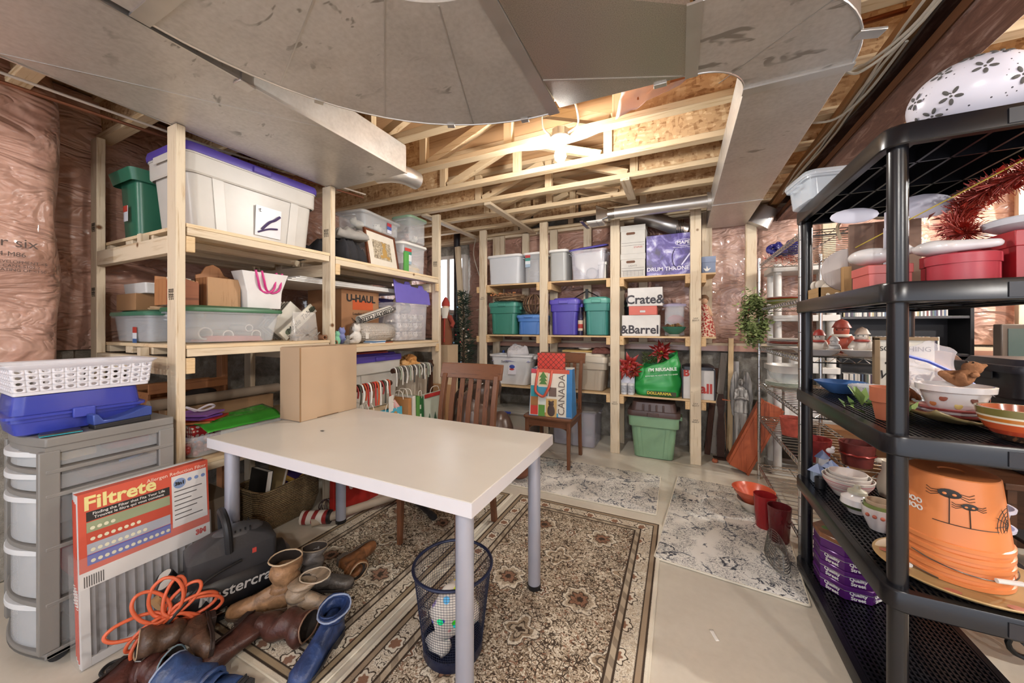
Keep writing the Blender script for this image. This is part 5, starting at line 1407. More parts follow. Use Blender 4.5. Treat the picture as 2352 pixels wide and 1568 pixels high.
def bagf(u, v):
    a = u * 2 * PI
    w = .2 * (1 + .12 * math.sin(v * PI)) * (1 - .12 * v); d = .11 * (1 + .2 * math.sin(v * PI)) * (1 - .3 * v)
    sl = .34 + .1 * math.cos(a - .3)
    return (w * math.copysign(abs(math.cos(a)) ** .7, math.cos(a)) + .015 * noise.noise(Vector((math.cos(a) * 2, v * 5, 1))), d * math.copysign(abs(math.sin(a)) ** .7, math.sin(a)) + .018 * noise.noise(Vector((math.cos(a) * 3, v * 6, 5))), v * sl)
ob('bag', G().grid(bagf, 49, 16), GM, gs, smooth=PI, solid=.004)
ob('bag_base', G().loft([rr(.36, .2, .05, 0), rr(.38, .21, .05, .004)]), GM, gs)
ob('side_fold', G().sph((-.15, -.06, .2), (.045, .04, .07)).jit(.02, 14), GM, gs, smooth=PI)
wt = pm('e4eae2', .5)
txt(gs, "I'M REUSABLE", .042, (.05, -.138, .265), (PI / 2 - .1, 0, .06), wt, bold=.001, spin=5)
txt(gs, 'REMEMBER ME NEXT TIME YOU SHOP', .017, (.04, -.145, .21), (PI / 2, 0, .04), wt, spin=7)
plate(gs, 'yellow_badge', .26, .04, (.04, -.14, .035), '-y', pm('3a3d1c', .5))
txt(gs, 'DOLLARAMA', .036, (.02, -.1425, .035), '-y', pm('d9c83a', .5), bold=.001)
gg = G(); q = random.Random(14)
for k in range(160):
    p = Vector((q.uniform(-.13, .06), q.uniform(-.05, .06), q.uniform(.3, .41)))
    gg.tube([p, p + Vector((q.uniform(-1, 1), q.uniform(-1, 1), q.uniform(0, 1))) * .03], .003, 4)
one('fir_greenery', gg, pm('4c5a2c', .8), 'artificial fir sprigs filling the green bag', 'greenery', (-.195, 3.8, ZC), kind='stuff')
mp = thing('mug_pack', 'plastic wrapped white boxed set below the poinsettias', 'box', (-.47, 3.8, ZC))
ob('carton', G().box(-.065, .065, -.07, .07, .0, .25), pm('cfd0dc', .5), mp, bevel=.002)
for k in range(2):
    m_ = thing('white_mug', 'white patterned mug standing in front of the boxed set', 'mug', (-.5 + k * .065, 3.69, ZC), 0, 'mugs by the boxed set')
    ob('cup', G().lathe([(0, 0), (.028, 0), (.03, .005), (.03, .11), (.027, .11), (.026, .01), (0, .01)], 20), pm('d9d8d6', .3), m_)
    ob('pattern', G().lathe([(.0303, .02), (.0303, .09)], 20), pm('b7b9bf', .5, var=.4, scale=90), m_)
jb = thing('jar_carton', 'white canning jar carton with red lettering wrapped in black plastic', 'box', (.16, 3.79, ZC))
ob('carton', G().box(-.13, .13, -.09, .09, .0, .29), pm('cfccc8', .5), jb, bevel=.003)
txt(jb, 'Ball', .12, (.03, -.0915, .1), '-y', pm('b53a32', .6), bold=.004)
txt(jb, 'B', .09, (-.1, -.0915, .24), '-y', pm('b53a32', .6), bold=.004)
ob('wrap_top', G().loft([rr(.27, .19, .02, .27), rr(.27, .19, .02, .3), rr(.2, .14, .04, .32)]).jit(.006, 14), pm('26252a', .3), jb)
ob('wrap_edge', G().box(.125, .136, -.095, .095, 0, .28).box(-.136, -.125, -.095, .095, 0, .28), pm('26252a', .3), jb)
# floor row
fbin = clear_bin('clear floor bin with a blue latch on its lid under the back shelf', (-1.74, 3.83, 0), .52, .44, .3, clear('cfcdc6', .5, .2), 0, m=clear('cfc9c0', .4, .2), tap=.9)
attach(ob('blue_latch', G().box(-.045, .045, -.012, .012, 0, .022), pm('3a49a0', .4), None, (-1.76, 3.60, .285), bevel=.004, label='blue latch clip'), fbin)
one('orange_cloth', G().loft([rr(.42, .36, .05, 0), rr(.42, .36, .05, .12)]).jit(.012, 8), pm('c0623c', .9), 'orange cloth folded in the clear floor bin', 'cloth', (-1.74, 3.83, .008))
one('patterned_cloth', G().loft([rr(.42, .36, .05, 0), rr(.4, .34, .05, .1)]).jit(.015, 8), pm('a99a6c', .9, var=.3, scale=30), 'patterned yellow fabric in the clear floor bin', 'cloth', (-1.74, 3.83, .135))
clear_bin('large clear floor bin of wrapped glassware behind the bag chair', (-1.02, 3.87, 0), .5, .42, .38, clear('8f8a84', .55, .15), 0, m=clear('cdc8d2', .38, .12), tap=.9)
q = random.Random(17)
for k in range(12):
    one('wrapped_item', G().sph((0, 0, 0), (.045, .052, .042), 10, 7).jit(.008, 16, k), pm(['b9b6c0', '8fb0a8', '9a86b0', 'd0ccc8', '7fb59c', 'c9b9a5'][k % 6], .5), ['pale grey', 'sea green', 'lilac', 'white', 'mint', 'beige'][k % 6] + ' wrapped bundle inside the large clear floor bin', 'bundle', (-1.15 + (k % 4) * .09, 3.81, .05 + (k // 4) * .08), group='wrapped bundles in the floor bin')
gt = tote('sage green floor tote with a ribbed dark brown lid', (-.225, 3.78, 0), .46, .36, .42, '7ea07f', '4d3a36', 0, tap=.76, lt=.05, lu=.075)
for k in range(4):
    ob('lid_rib', G().box(-.09 + k * .06 - .008, -.09 + k * .06 + .008, -.17, -.15, .44, .52), pm('4d3a36', .3), gt, bevel=.004)
for x in (-2.0, -1.9):
    one('blue_jug', G().lathe([(0, 0), (.03, 0), (.032, .3), (.02, .34), (.014, .38), (0, .38)], 16), pm('3f62b8', .4), 'blue plastic jug standing at the back of the lowest wooden shelf', 'jug', (x, 3.99, ZC), group='blue jugs')

# ================================================================ corner: santa, tree, leaning lumber
sn = thing('santa_figure', 'tall santa figure in a red coat standing on a carton', 'figurine', (-2.42, 3.35, 1.06), 20)
carton('tall pale carton standing below the santa figure', (-2.42, 3.35, 0), .2, .2, 1.06, pm('c2a98a', .8), 0)
ob('coat', G().lathe([(0, 0), (.07, 0), (.075, .08), (.06, .22), (.05, .33), (.03, .38), (0, .38)], 20).jit(.008, 20), pm('7a4a32', .9), sn)
ob('coat_trim', G().tube([(0, -.07, .03), (0, -.06, .2), (0, -.045, .34)], .012, 6), pm('9c3428', .8), sn)
ob('head', G().sph((0, -.01, .42), (.04, .042, .048)), pm('d8b79c', .6), sn)
ob('beard', G().loft([[(.05 * math.cos(a * PI / 4), -.03 + .03 * math.sin(a * PI / 4), z) for a in range(8)] for z in (.42,)] + [[(.03 * math.cos(a * PI / 4), -.05 + .02 * math.sin(a * PI / 4), .3) for a in range(8)]]), pm('d9d2c6', .9), sn)
ob('hat', G().lathe([(.05, .44), (.045, .48), (.02, .53), (0, .55)], 16), pm('a83a30', .8), sn)
ob('arm', G().tube([(.05, -.02, .32), (.1, -.06, .24), (.09, -.09, .2)], [.028, .024, .02], 8), pm('8a3a2c', .9), sn)
ob('arm', G().tube([(-.05, -.02, .32), (-.1, -.06, .24), (-.09, -.09, .2)], [.028, .024, .02], 8), pm('8a3a2c', .9), sn)
tr = thing('christmas_tree', 'slim dark artificial christmas tree standing in the corner', 'tree', (-2.36, 3.63, 0))
ob('trunk', G().cyl((0, 0, 0), (0, 0, 1.6), .02, .008, 8), pm('3f3022', .9), tr)
g = G(); q = random.Random(12)
for k in range(900):
    z = q.uniform(.25, 1.68); R = .17 * (1 - (z - .25) / 1.6) + .02
    a = q.uniform(0, 2 * PI); r0 = R * q.uniform(.1, .9)
    p = Vector((r0 * math.cos(a), r0 * math.sin(a), z))
    d = Vector((math.cos(a + q.uniform(-.6, .6)), math.sin(a + q.uniform(-.6, .6)), q.uniform(-.3, .7))) * .06
    g.tube([p, p + d], [.005, .002], 4)
ob('needles', g, pm('2a3a2c', .8), tr, kind='stuff')
for k in range(24):
    z = q.uniform(.4, 1.6); R = .17 * (1 - (z - .25) / 1.6) + .05; a = q.uniform(-PI, 0)
    ob('ornament', G().sph((R * math.cos(a), R * math.sin(a), z), .011, 8, 6), pm(['7fa3bf', 'a83a35', 'c9c5bd'][k % 3], .25), tr)
for k, (x0, x1, y, n_) in enumerate(((-2.60, -2.44, 3.86, 'pale bare stud leaning beside the christmas tree'), (-2.26, -2.3, 3.86, 'whitewashed stud standing against the insulation by the shelf'))):
    one('lumber', G().bar((x0, y + (.0 if k == 0 else .1), 2.3), (x1, y, .0), .07, .04, (0, 1, 0)), WZ, n_, 'lumber', bevel=.003)
one('white_cable', G().tube(smooth_path([(-2.4, 3.98, 2.42), (-2.42, 3.96, 2.2), (-2.32, 3.95, 1.9), (-2.25, 3.94, 1.7), (-2.3, 3.95, 1.52), (-2.38, 3.96, 1.48)]), .006, 6), WIRE, 'white cable dangling in a loop against the corner insulation', 'cable')

# the printed shopping bag on the chair
cb = thing('shopping_bag', 'printed canada shopping bag with red straps on the chair seat', 'bag', (-1.05, 3.11, .4585), 3)
ob('front_panel', G().loft([[(-.2, -.1, 0), (.2, -.1, 0), (.2, -.095, 0), (-.2, -.095, 0)], [(-.185, -.07, .42), (.185, -.07, .42), (.185, -.065, .42), (-.185, -.065, .42)]]), pm('d9d2c3', .5), cb)
ob('back_panel', G().loft([[(-.2, .085, 0), (.2, .085, 0), (.2, .09, 0), (-.2, .09, 0)], [(-.185, .065, .43), (.185, .065, .43), (.185, .07, .43), (-.185, .07, .43)]]), pm('cfc8ba', .5), cb)
ob('gusset', G().loft([[(.195, -.1, 0), (.2, -.1, 0), (.2, .09, 0), (.195, .09, 0)], [(.18, -.07, .42), (.185, -.07, .42), (.185, .07, .42), (.18, .07, .42)]]), pm('2f74ad', .45), cb)
ob('gusset', G().loft([[(-.2, -.1, 0), (-.195, -.1, 0), (-.195, .09, 0), (-.2, .09, 0)], [(-.185, -.07, .42), (-.18, -.07, .42), (-.18, .07, .42), (-.185, .07, .42)]]), pm('3f6f9c', .45), cb)
ob('base', G().box(-.2, .2, -.1, .09, 0, .004), pm('2f74ad', .45), cb)
ob('side_print', G().box(.15, .1995, -.102, -.1, .0, .42).xf(Matrix.Identity(4)), pm('2f74ad', .45), cb, rot=(rad(-4.1), 0, 0), loc=(-.004, .001, 0))
tilt = (PI / 2 - .0714, 0, 0)
def pfront(x, z, dy=.0015): return (x, -.1 + .0714 * z - dy, z)
tiles = [(-.15, .33, .07, .09, 'd8d2c2'), (-.15, .22, .07, .1, '2f8f9c'), (-.07, .33, .09, .12, 'cdbb94'), (-.15, .13, .07, .08, '9c6a3c'), (-.07, .22, .09, .08, '3f8aa8'), (.02, .22, .07, .08, '6f5a50'), (-.07, .14, .06, .07, 'cfd6cf'), (-.15, .05, .07, .08, 'c23a30'), (-.08, .05, .06, .1, '5b8f3c'), (.01, .08, .1, .16, 'c9a468'), (-.16, .4, .05, .04, 'b23a4a'), (-.02, .02, .07, .03, 'a87a4a'), (.05, .02, .05, .03, '3f98b8')]
for x, z, w, h, c in tiles:
    plate(cb, 'printed_tile', w, h, pfront(x, z), tilt, pm(c, .5))
ob('printed_bear', G().sph((.01, -.1, .05), (.035, .003, .06), 14, 8).sph((.01, -.099, .115), (.025, .003, .025), 12, 7).sph((-.008, -.0985, .138), (.008, .003, .008), 8, 5).sph((.028, -.0985, .138), (.008, .003, .008), 8, 5), pm('4a3a34', .6), cb)
for z in (.3, .33, .36):
    ob('printed_fir', G().prism([(-.07 - .04, z - .02), (-.07 + .04, z - .02), (-.07, z + .04)], -.0005, .0005).rot('X', 90).mv(0, -.1 + .0714 * z - .003, 0), pm('4f7a3f', .6), cb)
txt(cb, 'CANADA', .085, pfront(.105, .2, .003), tilt, pm('6d5f58', .6), spin=90)
for s in (-1,):
    ob('strap', G().tube(smooth_path([(-.12, -.075, .41), (-.13, -.1, .3), (-.13, -.108, .22), (-.06, -.112, .18), (-.02, -.11, .24), (-.0, -.1, .3), (.01, -.075, .41)]), .012, 6), pm('c2553f', .5), cb)
ob('top_band', G().box(-.13, .17, -.074, -.07, .385, .42), pm('c2553f', .5), cb)
PLD = NT('plaid')
_s = PLD.n('ShaderNodeSeparateXYZ'); PLD.t.links.new(PLD.co('Object', (1, 1, 1), (0, rad(45), 0)), _s.inputs[0])
_a = PLD.math('LESS_THAN', PLD.math('FLOORED_MODULO', _s.outputs[0], .035), .004)
_b = PLD.math('LESS_THAN', PLD.math('FLOORED_MODULO', _s.outputs[2], .035), .004)
PLD = PLD.done(PLD.mix(PLD.math('MAXIMUM', _a, _b), 'c23b2c', '3a1f1c'), .5)
one('plaid_gift_bag', G().box(-.13, .13, -.012, .012, 0, .555), PLD, 'red plaid gift bag sticking up out of the shopping bag', 'gift bag', (-1.07, 3.12, .464), 2)
# ================================================================ drawer cart and what stands on it
GREY = pm('7b7874', .4, var=.04)
DRW = clear('dfe1e4', .2, .25)
ct_ = thing('drawer_cart', 'tall grey plastic cart with five translucent drawers on casters', 'drawer cart', (-2.315, .62, 0))
# local: x -.215..+.215 , y -.19..+.19 (front at -y)
for sx in (-1, 1):
    for sy in (-1, 1):
        ob('upright', G().box(sx * .2 - .014, sx * .2 + .014, sy * .165 - .026, sy * .165 + .026, .06, .8), GREY, ct_, bevel=.004)
def bow(z0, z1, bulge=.035, inset=0.0, back=.19):
    f = [(-.215 + inset + (.43 - 2 * inset) * k / 10, -.175 - bulge * math.sin(PI * k / 10)) for k in range(11)]
    return G().prism([(p[0], p[1]) for p in f] + [(.215 - inset, back), (-.215 + inset, back)], z0, z1)
ob('top', bow(.815, .85), GREY, ct_, bevel=.005)
ob('top_skirt', bow(.79, .815, .03, .006), GREY, ct_)
lv = [(.735, .80), (.645, .717), (.45, .63), (.245, .432), (.055, .228)]
for z0, z1 in lv:
    ob('shelf_rail', bow(z0 - .02, z0 - .004, .04), GREY, ct_, bevel=.003)
    d = ob('drawer', G().loft([[(x, y, z0) for x, y in []]] ) if False else G().box(-.18, .18, -.16, .17, z0, z0 + .003).box(-.183, -.18, -.16, .17, z0, z1 - .02).box(.18, .183, -.16, .17, z0, z1 - .02).box(-.18, .18, .167, .17, z0, z1 - .02), DRW, ct_)
    fpts = [(-.183 + .366 * k / 10, -.165 - .042 * math.sin(PI * k / 10)) for k in range(11)]
    ob('drawer_front', G().prism(fpts + [(p[0], p[1] + .004) for p in reversed(fpts)], z0, z1 - .004), clear('dadde0', .4, .25), d)
    ob('drawer_pull', G().prism([(p[0] * .8, p[1] - .018) for p in fpts] + [(p[0] * .8, p[1] + .002) for p in reversed(fpts)], z1 - .028, z1 - .008), clear('e6e8ea', .75, .3), d, bevel=.002)
    ob('side_window', G().box(.202, .204, -.135, .135, z0 + .004, z1 + .002), clear('aeb0b2', .2, .12), ct_)
for sx in (-1, 1):
    for sy in (-1, 1):
        c = ob('caster', G().cyl((sx * .17 - .018, sy * .14, .026), (sx * .17 + .018, sy * .14, .026), .026, .026, 18), pm('2a2a2d', .5), ct_)
        ob('fork', G().box(sx * .17 - .022, sx * .17 + .022, sy * .14 - .015, sy * .14 + .02, .03, .062), GREY, c)
ob('base', bow(.035, .06, .04), GREY, ct_, bevel=.004)
q = random.Random(31)
items = [('red paper box', 'b2383a', (.06, .08, .736), (.1, .14, .04)), ('white folded papers', 'd6d0c6', (-.08, -.04, .736), (.15, .2, .03)), ('yellow notepad', 'c8a566', (.1, -.07, .736), (.06, .1, .03)), ('green tape spool', 'a9c25a', (-.08, -.11, .646), (.09, .06, .05)), ('brown craft paper', '8a6248', (.05, .05, .646), (.2, .22, .03)), ('white yarn bundle', 'cfccc6', (-.05, -.1, .46), (.16, .1, .13)), ('dark red folder', '7a2f36', (.05, .05, .458), (.22, .2, .07)), ('cream card stack', 'd2c6ae', (.04, .06, .528), (.2, .18, .03)), ('red fabric', 'a34348', (.06, .03, .255), (.2, .24, .13)), ('grey fabric', '9a989c', (-.1, -.08, .255), (.1, .12, .14)), ('white paper bundle', 'd9d5cd', (-.09, -.08, .065), (.12, .1, .13)), ('dark grey cloth', '5a575c', (.06, .04, .065), (.2, .24, .11))]
for n_, c, p, s in items:
    one('drawer_contents', G().loft([rr(s[0] * .96, s[1] * .96, .02, 0), rr(s[0], s[1], .02, s[2] * .5), rr(s[0] * .9, s[1] * .9, .02, s[2])]).jit(.006, 14), pm(c, .7), '%s lying inside the drawer cart' % n_, 'stored item', (-2.315 + p[0], .62 + p[1], p[2]))
one('blue_ribbon_coil', G().tube(smooth_path([(.09 * math.cos(k * .7), .1 * math.sin(k * .7), .005 + .002 * k) for k in range(14)]), .006, 6), pm('8ea3cf', .5), 'pale blue ribbon coiled in the second drawer', 'ribbon', (-2.27, .66, .679))

# basket, blue case, tape dispenser on the cart
wbk = thing('plastic_basket', 'white perforated plastic basket on the blue case', 'basket', (-2.3, .575, 1.005), 88)
BW = pm('d8d6dc', .4, var=.03)
w_, d_, h_ = .40, .27, .115
WB = w_ * .9; DB = d_ * .86
def wall(x0, y0, x1, y1, nx, n):
    """wall strip with rows of round holes, from base edge to flared top"""
    pass
bod = G()
NXL, NXS, NR = 12, 7, 4
def holed_wall(g, p00, p10, p01, p11, nu, nv, rad_f=.3, seg=12, th=Vector((0, 0, 0))):
    P = [Vector(p) for p in (p00, p10, p01, p11)]
    def at(u, v): return (P[0] * (1 - u) + P[1] * u) * (1 - v) + (P[2] * (1 - u) + P[3] * u) * v
    for i in range(nu):
        for j in range(nv):
            u0, u1, v0, v1 = i / nu, (i + 1) / nu, j / nv, (j + 1) / nv
            uc, vc = (u0 + u1) / 2, (v0 + v1) / 2
            outer, inner = [], []
            for k in range(seg):
                a = 2 * PI * (k + .5) / seg
                c, s_ = math.cos(a), math.sin(a)
                m = max(abs(c), abs(s_))
                outer.append(at(uc + c / m * (u1 - u0) / 2, vc + s_ / m * (v1 - v0) / 2))
                inner.append(at(uc + c * (u1 - u0) * rad_f, vc + s_ * (v1 - v0) * rad_f))
            base = len(g.v)
            g.v += [tuple(p) for p in outer + inner]
            g.f += [(base + k, base + (k + 1) % seg, base + seg + (k + 1) % seg, base + seg + k) for k in range(seg)]
    return g
zb, zt = .012, .1
cb_, ct2 = (WB / 2, DB / 2), (w_ / 2 - .012, d_ / 2 - .012)
B4 = [(-cb_[0], -cb_[1], zb), (cb_[0], -cb_[1], zb), (cb_[0], cb_[1], zb), (-cb_[0], cb_[1], zb)]
T4 = [(-ct2[0], -ct2[1], zt), (ct2[0], -ct2[1], zt), (ct2[0], ct2[1], zt), (-ct2[0], ct2[1], zt)]
for k, n in enumerate((12, 7, 12, 7)):
    g = holed_wall(G(), B4[k], B4[(k + 1) % 4], T4[k], T4[(k + 1) % 4], n, 4, .26)
    ob('side_wall', g, BW, wbk, solid=.004)
ob('bottom', G().loft([rr(WB, DB, .01, 0), rr(WB + .004, DB + .004, .01, .014)]), BW, wbk)
ob('rim', G().loft([rr(w_ - .02, d_ - .02, .015, zt - .004), rr(w_ + .012, d_ + .012, .02, h_ - .004), rr(w_ + .014, d_ + .014, .02, h_), rr(w_ - .016, d_ - .016, .015, h_ - .004), rr(w_ - .026, d_ - .026, .015, zt - .004)], False, False), BW, wbk)
bc = thing('blue_case', 'translucent blue lidded pencil case under the white basket', 'case', (-2.3, .56, .851), 88)
BLU = clear('3d49b0', .72, .2)
ob('base', tub_g(.35, .24, .075, .92, .03, .003, .006), BLU, bc)
ob('lid', G().loft([rr(.375, .265, .035, .07), rr(.375, .265, .035, .08), rr(.345, .235, .035, .082), rr(.33, .22, .035, .15), rr(.31, .2, .035, .153)]), BLU, bc)
ob('latch', G().box(-.03, .03, -.142, -.128, .05, .09), pm('3a45a5', .4), bc, bevel=.004)
for k in range(5):
    one('marker', G().cyl((-.09, 0, 0), (.09, 0, 0), .007, .007, 8), pm(['1f2c66', 'd8d8e2', '24305e', '7aa0c8', '20264a'][k], .4), 'marker pen lying inside the blue case', 'pen', (-2.33 + .02 * k, .56, .866), 88, group='pens in the blue case')
td = thing('tape_dispenser', 'metallic blue tape dispenser with black base beside the blue case', 'tape dispenser', (-2.135, .65, .851), 93)
ob('base', G().prism([(-.085, 0), (.085, 0), (.085, .022), (-.085, .018)], -.028, .028).rot('X', 90), pm('1b1a1d', .5), td, bevel=.003)
ob('shell', G().prism([(-.088, .018), (.088, .022), (.088, .06), (.07, .065), (.02, .045), (-.03, .032), (-.06, .034), (-.075, .06), (-.09, .06)], -.03, .03).rot('X', 90), pm('3c4f96', .3, .3), td, bevel=.004)
ph = thing('game_case', 'flat dark case with teal trim lying on the cart top', 'case', (-2.14, .49, .851), 80)
ob('case', G().box(-.05, .05, -.028, .028, 0, .012), pm('232329', .3), ph, bevel=.003)
ob('trim', G().box(-.051, .051, -.029, .029, .003, .006), pm('1f9aa8', .4), ph)
wt_ = tote('small white oval tub at the outer edge of the cart top', (-2.483, .5, .851), .088, .15, .11, 'd9d7da', None, 0, name='white_tub', cat='tub', handle=False, ribs=False, open_=True, tap=.85)

# ================================================================ furnace filters
fl_ = []
for k in range(3):
    f = thing('furnace_filter', ['pleated furnace filter with the red printed card, outermost of the shrink-wrapped pack', 'pleated furnace filter in the middle of the shrink-wrapped pack', 'pleated furnace filter leaning against the drawer cart'][k], 'air filter', (-1.985 - k * .029, .70 + .004 * k, .002), 0, None, 0, -4)
    fl_.append(f)
    for y0, y1, z0, z1 in ((-.2, -.175, 0, .63), (.175, .2, 0, .63), (-.175, .175, 0, .03), (-.175, .175, .6, .63)):
        ob('frame', G().box(-.012, .012, y0, y1, z0, z1), pm('c9c7c6', .6), f, bevel=.001)
    pts = []
    n = 26
    for i in range(n + 1):
        y = -.175 + .35 * i / n
        pts.append((y, .009 if i % 2 else -.009))
    g = G().grid(lambda u, v: (pts[round(u * n)][1], pts[round(u * n)][0], .03 + .57 * v), n + 1, 2)
    ob('pleats', g, pm('8b898b', .8, var=.15, scale=30), f, smooth=0)
    ob('red_edge', G().box(-.0125, -.004, -.2015, -.2, .02, .6), pm('c24a35', .5), f)
    txt(f, '16x25x1', .022, (-.008 + .002, -.2025, .25), '-y', WHITE, spin=90)
    if k == 0:
        cd = ob('printed_card', G().box(.012, .0132, -.2, .2, .345, .632).box(-.03, .0132, -.2, .2, .632, .6335), pm('c4503a', .55), f)
        F = '+x'
        txt(cd, 'Filtrete', .07, (.0142, -.085, .592), F, pm('ddd08a', .5), bold=.002)
        txt(cd, 'Allergen Reduction Filter', .02, (.0142, .09, .612), F, pm('e6c9b8', .5))
        plate(cd, 'black_strip', .24, .035, (.0135, -.06, .545), F, pm('26221f', .5))
        txt(cd, 'Finding the Filter that Fits Your Life\nTrouvez le filtre qui vous convient', .0145, (.0152, -.06, .545), F, WHITE)
        for j, c in enumerate(('8f9878', 'b94a36', 'a3a6b0', '5560a8')):
            plate(cd, 'chart_band', .24, .038, (.0135, -.06, .505 - j * .04), F, pm(c, .5))
            for m_ in range((4, 8, 9, 13)[j]):
                ob('chart_dot', G().cyl((.0142, -.165 + .018 * m_, .50 - j * .04), (.0149, -.165 + .018 * m_, .50 - j * .04), .0065, .0065, 10), pm('d9d4b8', .5), cd)
        plate(cd, 'info_panel', .125, .22, (.0135, .13, .49), F, pm('d2cfcd', .5))
        ob('badge', G().cyl((.0142, .095, .565), (.0149, .095, .565), .022, .022, 16), pm('7f93b8', .4), cd)
        txt(cd, '3in1', .02, (.0156, .095, .565), F, INK, bold=.001)
        for j in range(3):
            ob('badge', G().cyl((.0142, .13 + .025 * j, .57), (.0149, .13 + .025 * j, .57), .008, .008, 10), pm('6f86b5', .4), cd)
        for j in range(7):
            ob('text_line', G().box(.0142, .0146, .075, .175 - .02 * (j % 3), .53 - j * .02, .534 - j * .02), pm('4a4644', .6), cd)
        plate(cd, 'white_strip', .4, .06, (.0133, 0, .315), F, pm('d6d3d0', .55))
        txt(cd, '3M', .03, (.0145, .165, .32), F, pm('b8302a', .5), bold=.002)
        for j in range(9):
            ob('barcode', G().box(.0143, .0147, -.19 + j * .006, -.187 + j * .006, .29, .33), INK, cd)
ob('shrink_wrap', G().box(-.082, .016, -.204, .204, -.0015, .4), clear('e8e2de', .12, .06), fl_[0])

# ================================================================ air compressor and hose
ac = thing('air_compressor', 'black portable air compressor with a carrying handle', 'air compressor', (-1.815, .90, .006), 72)
TB = pm('1f1f22', .35, var=.12)
ob('tank', G().lathe([(.0, -.23), (.05, -.225), (.09, -.2), (.1, -.17), (.1, .17), (.09, .2), (.05, .225), (0, .23)], 28).rot('Y', 90).mv(0, 0, .13), TB, ac)
ob('shroud', G().loft([rr(.3, .17, .02, .19), rr(.31, .18, .02, .21), rr(.31, .18, .02, .29), rr(.27, .14, .03, .315), rr(.15, .1, .04, .345)]), pm('3a393b', .42, bump=.15), ac)
ob('vent_dome', G().sph((.02, 0, .33), (.1, .06, .035)), pm('4a494b', .35), ac)
for k in range(6):
    ob('vent_slot', G().bar((-.03 + k * .018, -.05, .345), (-.02 + k * .018, .05, .345), .006, .02), pm('0f0f10', .7), ac)
ob('handle', G().tube(smooth_path([(-.02, -.085, .29), (-.025, -.085, .38), (-.03, -.05, .425), (-.03, .05, .425), (-.025, .085, .38), (-.02, .085, .29)]), .015, 10), pm('1d1d1f', .5), ac)
ob('power_switch', G().box(.06, .075, -.093, -.089, .255, .275), pm('c2453c', .4), ac)
for x_ in (-.165, .165):
    ob('foot', G().box(x_ - .015, x_ + .015, -.08, .08, 0, .045), pm('19191a', .6), ac, bevel=.004)
ob('rail', G().box(-.2, .2, -.012, .012, .0, .0) if False else G().box(-.17, .17, -.09, -.08, .02, .035), TB, ac)
txt(ac, 'Mastercraft', .062, (.02, -.1025, .14), '-y', pm('b9b5b0', .4), bold=.001, shear=.15)
for k in range(2):
    gz = ob('gauge', G().cyl((-.2 - .0 * k, -.05 + .07 * k, .215), (-.215, -.055 + .07 * k, .245), .028, .028, 20), pm('1c1c1d', .4), ac)
    ob('dial', G().cyl((-.2152, -.0551 + .07 * k, .2453), (-.2156, -.0552 + .07 * k, .246), .024, .024, 18), pm('b9b4ac', .3), gz)
ob('regulator', G().cyl((-.2, .0, .17), (-.24, -.02, .155), .026, .03, 14), pm('b58a5c', .5), ac)
ob('manifold', G().box(-.23, -.13, -.03, .04, .18, .21), pm('3a3431', .4, .5), ac, bevel=.004)
ob('coupler', G().cyl((-.2, -.06, .175), (-.2, -.13, .14), .012, .012, 10), pm('a39a8c', .3, .8), ac)
q = random.Random(44)
cx, cy, cz = -1.79, .715, .165
hm = pm('d0603c', .35)
loops = []
for k in range(12):
    a = rad(-60 + k * 137 + q.uniform(-8, 8)); L = q.uniform(.1, .135); w = q.uniform(.028, .045)
    for j in range(8):
        t_ = 2 * PI * j / 8
        u = L * (1 - math.cos(t_)) / 2 * 1.2; v = w * math.sin(t_)
        y = (u * math.cos(a) - v * math.sin(a)); z = (u * math.sin(a) + v * math.cos(a))
        loops.append((-1.752 + .012 * math.sin(k * 1.7 + t_) + .31 * y, .655 + .95 * y, max(.02, cz + z * 1.05)))
one('air_hose', G().tube(smooth_path(loops, 4), .0062, 8), hm, 'orange coiled air hose tied in loops on the compressor', 'hose', smooth=PI)
def acl(x, y, z): return (-1.815 + .309 * x - .951 * y, .9 + .951 * x + .309 * y, z)
one('power_cord', G().tube(smooth_path([acl(.02, -.094, .25), acl(-.1, -.125, .235), acl(-.2, -.15, .16), acl(-.27, -.13, .06), acl(-.33, -.1, .008), acl(-.38, -.05, .007), acl(-.36, -.01, .007), acl(-.29, -.03, .007)]), .006, 8), pm('161617', .5), 'black power cord curling from the compressor onto the floor', 'cord')

